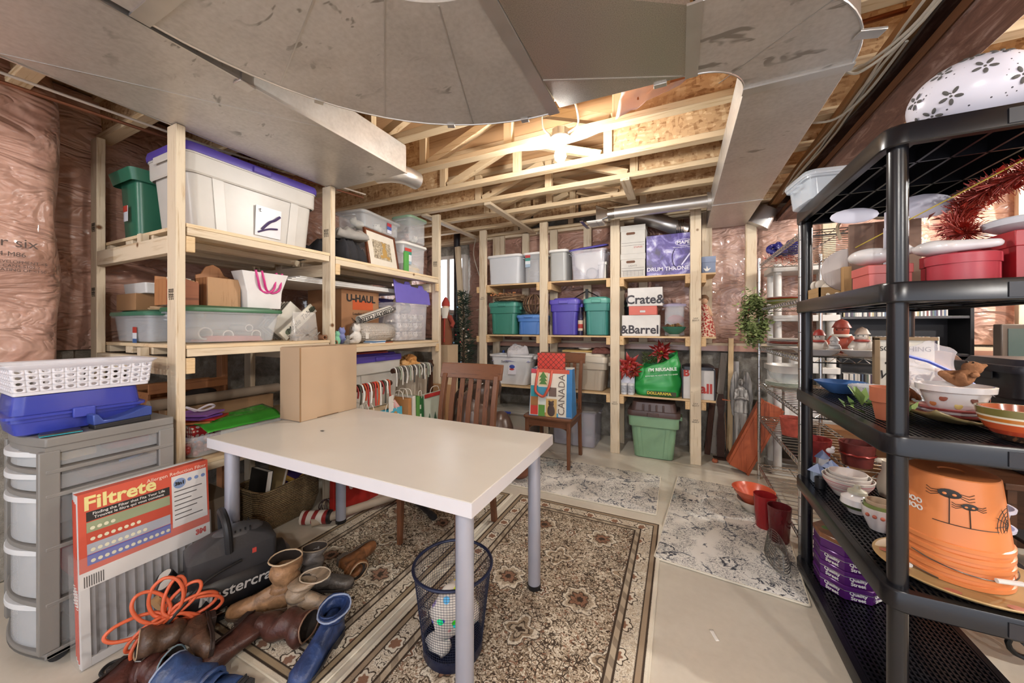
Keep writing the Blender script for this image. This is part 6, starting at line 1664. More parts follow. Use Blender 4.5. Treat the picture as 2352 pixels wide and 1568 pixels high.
# ================================================================ boots
def leather(col, rough=.4):
    k = ('leather', col)
    if k not in MATS:
        t = NT('leather_' + col)
        v = t.co()
        f = t.noise(v, 16, 4, .6, .8)
        c = lin(col)
        t.bump(t.math('ADD', f, t.math('MULTIPLY', t.noise(v, 120, 2), .3)), .35, .01)
        MATS[k] = t.done(t.ramp(f, [(.3, tuple(x * .45 for x in c[:3])), (.55, tuple(c[:3])), (.8, tuple(min(1, x * 1.5) for x in c[:3]))]), rough)
    return MATS[k]
def boot(label, loc, col, sh=.24, rz=0, rx=0, ry=0, lean=(0, 0), flop=0, strap=False, sole='3a2d24', inner='2a211b', s=1.0, cuff=None, seed=0):
    t = thing('boot', label, 'boot', loc, rz, None, rx, ry)
    t.scale = (s, s, s)
    m = leather(col)
    out = [(.0, .0, .032), (.03, .0, .038), (.07, .0, .034), (.12, .0, .038), (.17, .0, .047), (.21, .0, .046), (.245, .0, .036), (.262, .0, .018)]
    left = [(x - .055, w) for x, _, w in out]
    sole_pts = [(x, w) for x, w in left] + [(x, -w) for x, w in reversed(left)]
    ob('sole', G().prism([(p[0], -p[1]) for p in sole_pts], .0, .014), pm(sole, .7), t, bevel=.003)
    ob('heel', G().prism([(-.056, -.03), (.012, -.034), (.012, .034), (-.056, .03)], -.022, .0), pm(sole, .7), t, bevel=.003)
    # foot upper
    secs = []
    for x, w, h in ((-.058, .022, .06), (-.05, .032, .1), (-.02, .037, .115), (.02, .037, .115), (.06, .036, .095), (.1, .04, .075), (.14, .045, .064), (.175, .044, .055), (.198, .032, .042), (.206, .014, .03)):
        secs.append([(x, w * math.cos(a * PI / 8) * (1 if math.sin(a * PI / 8) >= -.1 else .98), .012 + (h - .012) * max(0, math.sin(a * PI / 8)) ** .8) for a in range(-1, 10)])
    g = G().loft(secs, True, True, False)
    ob('foot', g.jit(.004, 24, seed), m, t, smooth=PI)
    # shaft: slouched tube
    ss = []
    n = 9
    for k in range(n + 1):
        v = k / n
        cxx = -.015 + lean[0] * v ** 1.6 + .008 * math.sin(v * 13 + seed)
        cyy = lean[1] * v ** 1.6 + .008 * math.cos(v * 11 + seed)
        zz = .085 + (sh - .085) * v - flop * v * v
        r = .043 + .018 * v + .004 * math.sin(v * 20 + seed)
        tl = flop * 1.6 * v
        ss.append([(cxx + r * 1.05 * math.cos(a * PI / 9) * math.cos(tl), cyy + r * .9 * math.sin(a * PI / 9), zz - r * math.cos(a * PI / 9) * math.sin(tl)) for a in range(18)])
    g = G().loft(ss, False, False).jit(.006, 18, seed)
    sf = ob('shaft', g, m, t, smooth=PI, solid=.004)
    top = [Vector(p) for p in g.v[-18:]]
    ob('cuff_edge', G().tube(top, .0035, 6, True), pm(cuff or 'a08a70', .6), sf)
    ins = [tuple(Vector(p) * .94 + (sum((Vector(q_) for q_ in g.v[k * 18:(k + 1) * 18]), Vector()) / 18) * .06) for k in (6, 7, 8, 9) for p in g.v[k * 18:(k + 1) * 18]]
    gi = G().loft([ins[i * 18:(i + 1) * 18] for i in range(4)], False, False)
    ob('lining', gi, pm(inner, .8), sf, smooth=PI)
    ob('welt', G().tube([(p[0], -p[1] * 1.03, .015) for p in sole_pts], .003, 6, True), pm(sole, .6), t)
    if strap:
        ob('strap', G().tube([(-.015 + .05 * math.cos(a * PI / 8), .048 * math.sin(a * PI / 8), .12 + .01 * math.cos(a * PI / 8)) for a in range(16)], .008, 6, True), m, t)
        ob('buckle', G().tube([(.0 + .012 * i, -.055, .12 + .012 * j) for i, j in ((-1, -1), (1, -1), (1, 1), (-1, 1))], .003, 6, True), pm('8f8a84', .3, .8), t)
    return t
RZ = .0335
def lay(o, rx, ry, rz):
    o.rotation_euler = (rad(rx), rad(ry), rad(rz))
boot('tan suede boot standing upright with its shaft open', (-1.586, .973, .032), 'a07a58', .235, 222, lean=(-.02, .01), sole='5d4a3a', seed=1, cuff='c2a888', s=.95)
boot('tan suede boot slouched over beside its standing mate', (-1.448, .985, .032), '94806a', .22, 25, 0, -6, lean=(.06, .03), flop=.07, sole='5d4a3a', seed=2, cuff='c2b09a', s=.95)
lay(boot('glossy dark brown boot lying with its wide shaft toward the rug', (-1.587, .821, .053), '4a2a22', .30, sole='2c1d17', seed=3, cuff='8a6a55', s=.95), -84, 0, -72)
lay(boot('dull dark brown boot lying against the compressor tank', (-1.66, .748, .1), '4f3a2c', .24, sole='2c1d17', seed=4, s=.82), 80, 0, -20)
lay(boot('dark brown strapped boot lying at the cart end of the pile', (-1.795, .53, .04), '4c2a24', .22, seed=5, strap=True, sole='241a16', cuff='7f95a0', s=.85), -84, 0, -66)
boot('blue leather boot with its cuff folded down on the runner', (-1.235, .951, .032), '2c3f6b', .24, 288, 0, 0, lean=(.03, .03), flop=.09, sole='2b2a2c', inner='27375c', cuff='8f9bb5', seed=6, s=.95)
lay(boot('blue leather boot with a buckled ankle strap lying over', (-1.30, .655, .05), '2f4672', .28, strap=True, sole='2b2a2c', inner='27375c', cuff='8f9bb5', seed=7, s=.95), 80, 4, -72)
boot('dark boot with a grey felt shaft beside the tan pair', (-1.543, 1.107, .031), '5a5450', .23, 35, lean=(.0, .02), sole='2b2522', seed=8, s=.82, cuff='8a7a66')
lay(boot('brown ankle boot tipped on its side showing its sole', (-1.563, 1.297, .06), '7a4f30', .17, sole='4a3f36', seed=9, s=.78), 95, 0, 80)

# ================================================================ mesh wastebasket with paper
wbk2 = thing('wire_wastebasket', 'dark blue wire mesh wastebasket beneath the table corner', 'wastebasket', (-.80, 1.155, .0115))
MB_ = pm('20263f', .35, .3)
g = G().lathe([(.112, .02), (.15, .325)], 84)
g.f = [f for f in g.f if len(f) == 4]
nv = 30
gg = G()
N = 84
for j in range(nv + 1):
    r = .113 + .036 * j / nv; z = .02 + .305 * j / nv
    for i in range(N):
        gg.v.append((r * math.cos(2 * PI * i / N), r * math.sin(2 * PI * i / N), z))
for j in range(nv):
    for i in range(N):
        a, b = j * N + i, j * N + (i + 1) % N
        gg.f.append((a, b, b + N, a + N))
ms = ob('mesh_side', gg, MB_, wbk2)
wf = ms.modifiers.new('wire', 'WIREFRAME'); wf.thickness = .0016; wf.use_even_offset = False
ob('rim', G().tube([(.151 * math.cos(k * PI / 24), .151 * math.sin(k * PI / 24), .326) for k in range(48)], .006, 8, True), MB_, wbk2)
ob('base', G().lathe([(0, .0), (.112, .0), (.115, .006), (.115, .04), (.112, .04), (.11, .008), (0, .008)], 40), MB_, wbk2)
PAT = NT('patterned_tissue')
_c = PAT.vor(PAT.co(), 22, out='Color')
_d = PAT.vor(PAT.co(), 22)
_h = PAT.n('ShaderNodeHueSaturation'); _h.inputs['Saturation'].default_value = 1.3; PAT.t.links.new(_c, _h.inputs['Color'])
PAT = PAT.done(PAT.mix(PAT.step(_d, .33, .28), 'd6cfc6', _h.outputs[0]), .7)
one('crumpled_tissue', G().sph((0, 0, .1), (.085, .085, .09), 22, 14).jit(.035, 14), PAT, 'crumpled colourful patterned tissue in the wastebasket', 'paper', (-.80, 1.16, .065), smooth=.9)
one('crumpled_paper', G().sph((0, 0, 0), (.05, .04, .035), 16, 10).jit(.03, 20), pm('c9c3ba', .8), 'crumpled plain white paper low in the wastebasket', 'paper', (-.83, 1.11, .058), smooth=.6)
one('paper_bit', G().grid(lambda u, v: ((u - .5) * .016, (v - .5) * .05, .001 + .004 * v * v), 4, 6), PAPER, 'tiny white paper strip lying on the bare floor beside the oriental rug', 'paper scrap', (.13, 1.66, .0005), 25, solid=.0008)
# ================================================================ black plastic shelving
BK = pm('121217', .27, var=.12)
SX0, SX1, SY0, SY1 = .555, 1.015, 1.42, 2.355
LEV = [.03, .455, .91, 1.363, 1.825]
bs = thing('plastic_shelving', 'five-tier black plastic shelving unit with round posts', 'shelving', ((SX0 + SX1) / 2, (SY0 + SY1) / 2, 0))
wx, wy = SX1 - SX0, SY1 - SY0
for zc in LEV:
    z0, z1 = zc - .03, zc + .03
    sh_ = ob('shelf', G().loft([rr(wx - .006, wy - .006, .05, z0), rr(wx, wy, .05, z0 + .004), rr(wx, wy, .05, z1 - .006), rr(wx - .006, wy - .006, .05, z1), rr(wx - .05, wy - .05, .04, z1), rr(wx - .05, wy - .05, .04, z0), rr(wx - .006, wy - .006, .05, z0)], False, False), BK, bs)
    g = G()
    for k in range(27):                                  # fine slats with cross bars: open lattice deck
        x = -wx / 2 + .03 + (wx - .06) * k / 26
        g.box(x - .0032, x + .0032, -wy / 2 + .02, wy / 2 - .02, z1 - .012, z1 - .001)
    for k in range(40):
        y = -wy / 2 + .03 + (wy - .06) * k / 39
        g.box(-wx / 2 + .02, wx / 2 - .02, y - .004, y + .004, z1 - .013, z1 - .003)
    ob('lattice', g, BK, sh_, smooth=0)
    for k in range(5):
        x = -wx / 2 + .07 + (wx - .14) * k / 4
        ob('stiffener', G().box(x - .004, x + .004, -wy / 2 + .02, wy / 2 - .02, z0 + .006, z1 - .012), BK, sh_)
    for k in range(3):
        y = -wy / 2 + .2 + (wy - .4) * k / 2
        ob('stiffener', G().box(-wx / 2 + .02, wx / 2 - .02, y - .004, y + .004, z0 + .006, z1 - .012), BK, sh_)
    ob('clip_notch', G().box(wx * .02, wx * .22, -wy / 2 - .003, -wy / 2 + .001, z0 + .008, z1 - .012), pm('26262c', .4), sh_)
for sx in (-1, 1):
    for sy in (-1, 1):
        for a, b in zip(LEV[:-1], LEV[1:]):
            ps = ob('post', G().cyl((sx * (wx / 2 - .042), sy * (wy / 2 - .047), a + .028), (sx * (wx / 2 - .042), sy * (wy / 2 - .047), b - .028), .024, .0235, 24), BK, bs)
T5, T4_, T3, T2, T1 = (z + .0305 for z in LEV)

# ---- top tier
clear_bin('shallow clear bin overhanging the far end of the top black shelf', (.70, 2.22, T1), .36, .26, .12, clear('dfe6ee', .4, .2), 8, m=clear('dbe4ee', .35, .15), tap=.88)
eg = thing('egg_lantern', 'large white ceramic egg pierced with flowers', 'lantern', (.805, 1.575, T1), -20)
EGG = NT('speckled_ceramic')
_s = EGG.vor(EGG.co(), 60)
EGG = EGG.done(EGG.mix(EGG.step(_s, .16, .12), 'd6d3de', '4a474e'), .25)
eR = (.135, .115, .108)
ob('shell', G().sph((0, 0, (eR[2] - .002)), eR, 36, 24), EGG, eg)
def onegg(th, ph, k=1.002):
    return Vector((eR[0] * math.cos(ph) * math.cos(th) * k, eR[1] * math.cos(ph) * math.sin(th) * k, (eR[2] - .002) + eR[2] * math.sin(ph) * k))
HOLE = pm('55524f', .8)
for th, ph in ((-150, 5), (-125, 35), (-112, -12), (-85, 18), (-60, 48), (-55, -8), (-30, 25), (-160, -30), (-95, 55), (-15, -15), (-135, -30)):
    th, ph = rad(th), rad(ph)
    c = onegg(th, ph); nrm = Vector(((c.x) / eR[0] ** 2, c.y / eR[1] ** 2, (c.z - (eR[2] - .002)) / eR[2] ** 2)).normalized()
    u = nrm.cross(Vector((0, 0, 1))).normalized(); w = nrm.cross(u)
    for k in range(5):
        a = k * 2 * PI / 5 + .3
        d = u * math.cos(a) + w * math.sin(a); e = nrm.cross(d)
        M_ = Matrix((d, e, nrm)).transposed()
        ob('pierced_petal', G().sph((.016, 0, 0), (.0095, .0048, .0016), 10, 6).xf(M_.to_4x4()).mv(*c), HOLE, eg)
    ob('pierced_dot', G().sph((0, 0, 0), (.0035, .0035, .0015), 8, 5).xf(Matrix((u, w, nrm)).transposed().to_4x4()).mv(*c), HOLE, eg)
ic = thing('glass_figure', 'frosted pale glass angel ornament beside the egg', 'ornament', (.955, 1.48, T1))
ob('figure', G().lathe([(0, 0), (.05, 0), (.045, .02), (.02, .07), (.03, .12), (.012, .16), (0, .17)], 16), clear('c9c6d8', .7, .2), ic)
ob('wing', G().grid(lambda u, v: (.02 + .04 * u, .0, .05 + .1 * v - .05 * u * (1 - v)), 5, 5), clear('c9c6d8', .7, .2), ic, solid=.006)
ob('wing', G().grid(lambda u, v: (-.02 - .04 * u, .0, .05 + .1 * v - .05 * u * (1 - v)), 5, 5), clear('c9c6d8', .7, .2), ic, solid=.006)

# ---- second tier
def giftbox(label, loc, w, d, h, lid, body, rz=0, round_=False):
    t = thing('gift_box', label, 'gift box', loc, rz)
    if round_:
        ob('body', G().lathe([(0, 0), (w / 2 - .003, 0), (w / 2 - .003, h - .01), (0, h - .01)], 36), pm(body, .4), t)
        ob('lid', G().lathe([(w / 2 - .002, h - lid), (w / 2, h - lid), (w / 2, h - .003), (w / 2 - .004, h), (0, h)], 36), pm(body, .4), t)
    else:
        ob('body', G().box(-w / 2 + .003, w / 2 - .003, -d / 2 + .003, d / 2 - .003, 0, h - .005), pm(body, .4), t, bevel=.001)
        ob('lid', G().box(-w / 2, w / 2, -d / 2, d / 2, h - lid, h), pm(body, .4), t, bevel=.002)
    return t
giftbox('flat square coral gift box on the second tier', (.6325, 1.66, T2), .112, .13, .075, .03, 'c9605a')
giftbox('round red gift box behind the front black post', (.775, 1.555, T2), .15, .15, .085, .03, 'b03a46', 0, True)
giftbox('large dark red gift box with scuffed white corners', (.905, 1.565, T2), .1, .12, .14, .045, 'a1252c', 0)
giftbox('wide dark red gift box under the tinsel garland', (.895, 1.735, T2), .18, .2, .12, .04, '8f1f2a', 0)
one('white_platter', G().lathe([(0, 0), (.08, .003), (.14, .02), (.15, .035), (.146, .037), (.08, .012), (0, .008)], 36, sx=.5, sy=.6), pm('c9ccd6', .2, coat=.4), 'pale oval platter laid across the large red gift box', 'platter', (.905, 1.565, T2 + .1405))
one('white_plate', G().lathe([(0, 0), (.07, .003), (.12, .02), (.125, .03), (.12, .032), (.07, .01), (0, .008)], 32, sx=.55, sy=.65), pm('d3d4da', .2, coat=.4), 'white oval plate stacked on the pale platter', 'plate', (.905, 1.565, T2 + .149))
bd = thing('serving_bunny', 'white ceramic bunny-shaped serving dish tilted across the gift boxes', 'dish', (.665, 1.60, T2 + .092), 0)
WC = pm('dad6d6', .15, coat=.5)
blob('dish', [('s', (-.06, .06, .02), (.06, .06, .03)), ('s', (.06, -.03, .02), (.05, .05, .025)), ('c', [(.06, -.05, .02), (.17, -.07, .02)], [.022, .014]), ('s', (0, .02, .03), (.03, .03, .025)), ('c', [(.08, -.0, .03), (.16, .02, .03)], [.02, .012])], WC, bd, .006)
wc_ = thing('wooden_crate', 'small pale wooden crate of plaster angels on the second tier', 'crate', (.64, 2.17, T2))
for k in range(2):
    ob('slat', G().box(-.055, .055, -.08 + .153 * k, -.073 + .153 * k, 0, .05), wood('ab8a60', '8a6a45', 'x'), wc_)
    ob('slat', G().box(-.055 + .103 * k, -.048 + .103 * k, -.08, .08, 0, .05), wood('ab8a60', '8a6a45', 'y'), wc_)
ob('floor_board', G().box(-.055, .055, -.08, .08, 0, .006), wood('ab8a60', '8a6a45', 'x'), wc_)
def cherub(label, loc, s, rz=0, col='d8d0c4'):
    t = thing('angel_figurine', label, 'figurine', loc, rz)
    q = lambda *a: tuple(v * s for v in a)
    blob('body', [('s', q(0, 0, .3), q(.25, .22, .3)), ('s', q(0, -.02, .72), q(.18, .18, .2)), ('c', [q(-.2, 0, .5), q(-.28, -.22, .35)], .08 * s), ('c', [q(.2, 0, .5), q(.28, -.22, .35)], .08 * s), ('c', [q(-.1, -.1, .1), q(-.15, -.35, .08)], .1 * s), ('c', [q(.1, -.1, .1), q(.15, -.35, .08)], .1 * s)], pm(col, .5), t, max(.004, s * .04))
    for sx in (-1, 1):
        ob('wing', G().sph(q(sx * .3, .15, .55), q(.2, .04, .22), 10, 8), pm(col, .5), t)
    return t
cherub('plaster angel sitting in the small wooden crate', (.64, 2.205, T2 + .0065), .11, 20)
cherub('plaster angel lying against the crate edge', (.64, 2.13, T2 + .0065), .11, -10)
cherub('cream plaster angel perched behind the small crate', (.71, 2.285, T2), .13, 10)
mg = thing('menu_board', 'rough wooden board with a scalloped grey back and rope handle', 'sign', (.75, 1.97, T2), 0)
ob('board', G().box(-.1, .12, -.006, .006, 0, .3), pm('83695a', .85, var=.15, scale=8), mg, bevel=.002)
ob('centre_plank', G().box(-.02, .035, -.0075, -.006, 0, .3), pm('6b4d3e', .85), mg)
ob('scallop', G().lathe([(0, 0), (.09, 0), (.09, .01), (0, .01)], 28).rot('X', 90).mv(-.1, .012, .11), wood('b3a9a4', '938883', 'z'), mg)
ob('frame', G().box(-.125, -.1, -.03, .01, 0, .12), wood('a88458', '86623c', 'z'), mg)
ob('rope', G().tube(smooth_path([(-.13, -.01, .24), (-.14, -.02, .3), (-.08, -.02, .33), (.0, -.02, .31), (.12, -.01, .32), (.2, -.02, .34)]), .006, 6), pm('a3927a', .9), mg)
pn = thing('propeller_ornament', 'white round-bladed propeller shape above the red boxes', 'ornament', (.73, 1.86, T2 + .24))
ob('blade', G().sph((-.1, 0, .07), (.075, .006, .03), 20, 8), pm('d2d0dc', .4), pn)
ob('blade', G().sph((.1, 0, .08), (.085, .006, .045), 20, 8), pm('d2d0dc', .4), pn)
ob('shaft', G().cyl((0, 0, 0), (0, 0, .07), .01, .01, 10), pm('d2d0dc', .4), pn)
ob('stem', G().box(-.012, .012, -.004, .004, -.24, .01), pm('b9b7c0', .5), pn)
gl = thing('tinsel_garland', 'red tinsel garland with foil leaves piled on the gift boxes', 'garland', (.88, 1.74, T2 + .12))
gp = smooth_path([(-.06, -.12, .04), (-.05, -.04, .08), (.0, .02, .14), (.05, .1, .18), (.02, -.04, .19), (.06, -.14, .21), (.08, .0, .22), (.09, .16, .22)], 12)
g = G(); q = random.Random(77)
for p in gp:
    for k in range(22):
        d = Vector((q.gauss(0, 1), q.gauss(0, 1), q.gauss(0, 1))).normalized()
        g.tube([p, p + d * q.uniform(.035, .06)], [.0018, .0009], 3)
ob('tinsel', g, pm('8f2c20', .35, .3), gl, kind='stuff')
g = G()
for k in range(70):
    p = q.choice(gp) + Vector((q.gauss(0, .02), q.gauss(0, .02), q.gauss(0, .02)))
    a = q.uniform(0, 360); b = q.uniform(-70, 70)
    ob('foil_leaf', G().add([(0, 0, 0), (.016, -.012, .004), (.034, 0, 0), (.016, .012, .004)], [(0, 1, 2, 3)]).rot('Y', b).rot('Z', a).mv(*p), pm('a82e24', .2, .5), gl)
one('raffia_bow', G().tube(smooth_path([(0, 0, 0), (-.012, -.005, -.04), (-.005, -.006, -.01), (.012, -.006, -.05)]), .0025, 5), pm('b9845c', .8), 'thin raffia string hanging over the shelf edge', 'string', (.57, 1.72, T2 - .0))
one('yellow_string', G().tube([(.67, 1.963, T2 + .2), (.99, 1.45, 1.80)], .0022, 5), pm('c9b24a', .6), 'taut yellow string crossing the second tier', 'string')

# ---- third tier
one('blue_bowl', G().lathe([(0, 0), (.04, 0), (.065, .02), (.096, .05), (.1, .055), (.094, .055), (.06, .024), (0, .01)], 32), pm('4a78b8', .3), 'wide blue bowl at the far end of the third tier', 'bowl', (.71, 2.245, T3))
for k, (x, y, s) in enumerate(((.76, 2.06, .85), (.91, 1.975, .8), (.91, 2.12, .7))):
    t = thing('cut_glass_bowl', ['cut glass bowl beside the blue bowl', 'larger cut glass bowl in front of the freezer bag', 'small cut glass bowl by the rear post'][k], 'glass bowl', (x, y, T3))
    GLS = clear('e3e6ea', .5, .08)
    ob('bowl', G().lathe([(0, 0), (.04 * s, 0), (.06 * s, .02 * s), (.085 * s, .06 * s), (.09 * s, .075 * s), (.083 * s, .073 * s), (.055 * s, .024 * s), (0, .01)], 28), GLS, t)
    for a in range(18):
        an = a * PI / 9
        ob('cut_facet', G().bar((.06 * s * math.cos(an), .06 * s * math.sin(an), .02 * s), (.092 * s * math.cos(an + .15), .092 * s * math.sin(an + .15), .075 * s), .005, .004), pm('eceef2', .1, alpha=.7), t)
sg2 = thing('framed_sign', 'white framed wooden sign with a witch and lettering', 'sign', (.905, 2.205, T3), 0)
ob('panel', G().box(-.07, .11, -.004, .004, 0, .26), pm('d8d3c8', .7), sg2)
ob('frame', G().box(-.09, -.07, -.012, .012, 0, .27).box(-.09, .12, -.012, .012, .26, .275), wood('8a7357', '6a543c', 'z'), sg2, bevel=.002)
txt(sg2, 'SOMETHING', .03, (.015, -.005, .22), '-y', INK)
txt(sg2, 'Wicked', .055, (.01, -.005, .1), '-y', INK, shear=.3)
txt(sg2, 'THIS WAY', .02, (.01, -.005, .04), '-y', INK)
ob('witch_print', G().sph((-.01, -.005, .165), (.03, .001, .014), 10, 6).sph((.005, -.005, .185), (.012, .001, .02), 8, 6).sph((-.04, -.005, .155), (.012, .001, .008), 8, 6), INK, sg2)
pot = thing('clay_pot', 'stack of small terracotta pots beside the front post', 'flower pot', (.655, 1.665, T3))
TC = pm('b5694a', .8)
for k in range(2):
    ob('pot', G().lathe([(0, 0), (.032, 0), (.042, .06), (.047, .062), (.048, .09), (.043, .09), (.04, .064), (.03, .01), (0, .01)], 28, (0, 0, .022 * k)), TC, pot)
lv_ = thing('fabric_leaves', 'artificial green leaf spray behind the terracotta pots', 'artificial plant', (.63, 1.75, T3))
q = random.Random(5)
for k in range(30):
    a = q.uniform(0, 2 * PI); l = q.uniform(.03, .06); el = q.uniform(5, 60); x0, y0 = q.uniform(-.05, .12), q.uniform(-.06, .07)
    ob('leaf', G().add([(0, 0, 0), (l * .5, -l * .16, .006), (l, 0, 0), (l * .5, l * .16, .006)], [(0, 1, 2, 3)]).rot('Y', -el).rot('Z', math.degrees(a)).mv(x0, y0, .004 + .02 * q.random()), pm(['6d8a4a', '8aa35c', '4f6e3a'][k % 3], .6), lv_)
for k in range(5):
    a = rad(60 + 25 * k)
    ob('large_leaf', G().add([(0, 0, 0), (.04, -.016, .006), (.085, 0, 0), (.04, .016, .006)], [(0, 1, 2, 3)]).rot('Y', -50 - 4 * k).rot('Z', 60 + 40 * k).mv(-.0, .04, .02), pm('7f9a55', .6), lv_)
pf = thing('leaf_platter', 'large brown leaf-shaped platter with red striped plates', 'platter', (.84, 1.72, T3))
ob('platter', G().grid(lambda u, v: ((u - .5) * .25 * (1 - .75 * abs(v - .45) ** 1.6), (v - .5) * .24, .004 + .03 * (abs(u - .5) * 2) ** 2 + .02 * (abs(v - .5) * 2) ** 3 + .006 * noise.noise(Vector((u * 5, v * 5, 2)))), 20, 16), pm('8a7a52', .35), pf, solid=.006)
for k in range(3):
    one('striped_plate', G().lathe([(0, 0), (.06, .002), (.1, .012), (.105, .018), (.1, .02), (.06, .007), (0, .006)], 32, sx=.9, sy=.8), pm(['7f2f35', 'b9b4bc', '8a3a3a'][k], .35), ['dark red plate at the bottom of the leaf platter stack', 'pale plate between two dark red plates', 'dark red plate on top of the leaf platter stack'][k], 'plate', (.84, 1.72, T3 + .014 + k * .009), 8 * k)
lb_ = thing('leaf_bowl', 'white ceramic bowl painted with autumn leaves', 'bowl', (.84, 1.72, T3 + .0405))
ob('bowl', G().lathe([(0, 0), (.055, 0), (.06, .008), (.078, .062), (.088, .066), (.09, .085), (.083, .086), (.072, .064), (.055, .012), (0, .01)], 40), WC, lb_)
for k in range(12):
    a = rad(-160 + k * 26); z = .022 + .022 * (k % 2); r = .0605 + .018 * (z - .008) / .054
    ob('leaf_print', G().sph((0, 0, 0), (.0012, .011, .009), 8, 6).rot('X', 40 * k).rot('Z', math.degrees(a)).mv(r * math.cos(a), r * math.sin(a), z), pm(['a8683c', '8a4a3a', 'c9b46a', '6d3f34'][k % 4], .5), lb_)
bear('brown plush bear slumped over the leaf bowl', (.865, 1.765, T3 + .118), .11, '94684a', -60, None, rx=-50)
bear('small brown plush bear behind the leaf bowl', (.775, 1.885, T3 + .012), .12, '7d5238', 0, 'b04a35')
zb_ = thing('freezer_bag', 'zip freezer bag with a blue seal holding dried bits', 'plastic bag', (.88, 1.95, T3 + .06), 35)
ob('film', G().grid(lambda u, v: ((u - .5) * .3, .05 * math.sin(v * PI) * (1 if True else 0) - .1 * v, .16 * (1 - v) + .02 * noise.noise(Vector((u * 4, v * 4, 3))) + .05 * (1 - abs(u - .5) * 2)), 16, 14), clear('d9d6de', .35, .1), zb_, solid=.002)
ob('blue_seal', G().tube([(-.15, .0, .16), (-.05, -.03, .13), (.02, -.08, .08), (.05, -.12, .03)], .006, 6), pm('3f55b5', .4), zb_)
for k in range(14):
    ob('dried_bit', G().sph((q.uniform(-.05, .1), q.uniform(-.05, .0), .02 + .05 * q.random()), .012, 7, 5).jit(.006, 40, k), pm(['7a5240', '9a6a4c', '8a3f3a'][k % 3], .8), zb_)
rbw = thing('striped_bowl', 'nested orange bowls with green and white stripes', 'bowl', (.87, 1.515, T3))
rbw.scale = (.74, .74, .9)
for r0, r1, z0, z1, c in ((.05, .07, 0, .02, '3a2c24'), (.07, .085, .02, .035, 'b5452c'), (.085, .097, .035, .055, 'c2552f'), (.097, .1, .055, .061, 'd9d0bb'), (.1, .104, .061, .072, 'b8702f'), (.104, .106, .072, .078, 'd9d0bb'), (.106, .109, .078, .1, '6d6636')):
    ob('stripe', G().lathe([(r0, z0), (r1, z1), (r1 - .006, z1), (r0 - .006, z0)], 40), pm(c, .2, coat=.4), rbw)
ob('inner_bowl', G().lathe([(0, .015), (.06, .015), (.09, .06), (.1, .1), (.094, .1), (.08, .06), (0, .025)], 36), pm('a3522f', .2, coat=.4), rbw)
one('straw_nest', G().lathe([(.03, 0), (.04, .02), (.03, .04), (.02, .02)], 20).jit(.01, 40), pm('b5a46a', .9), 'small straw ring basket under the plush bear', 'basket', (.775, 1.885, T3))

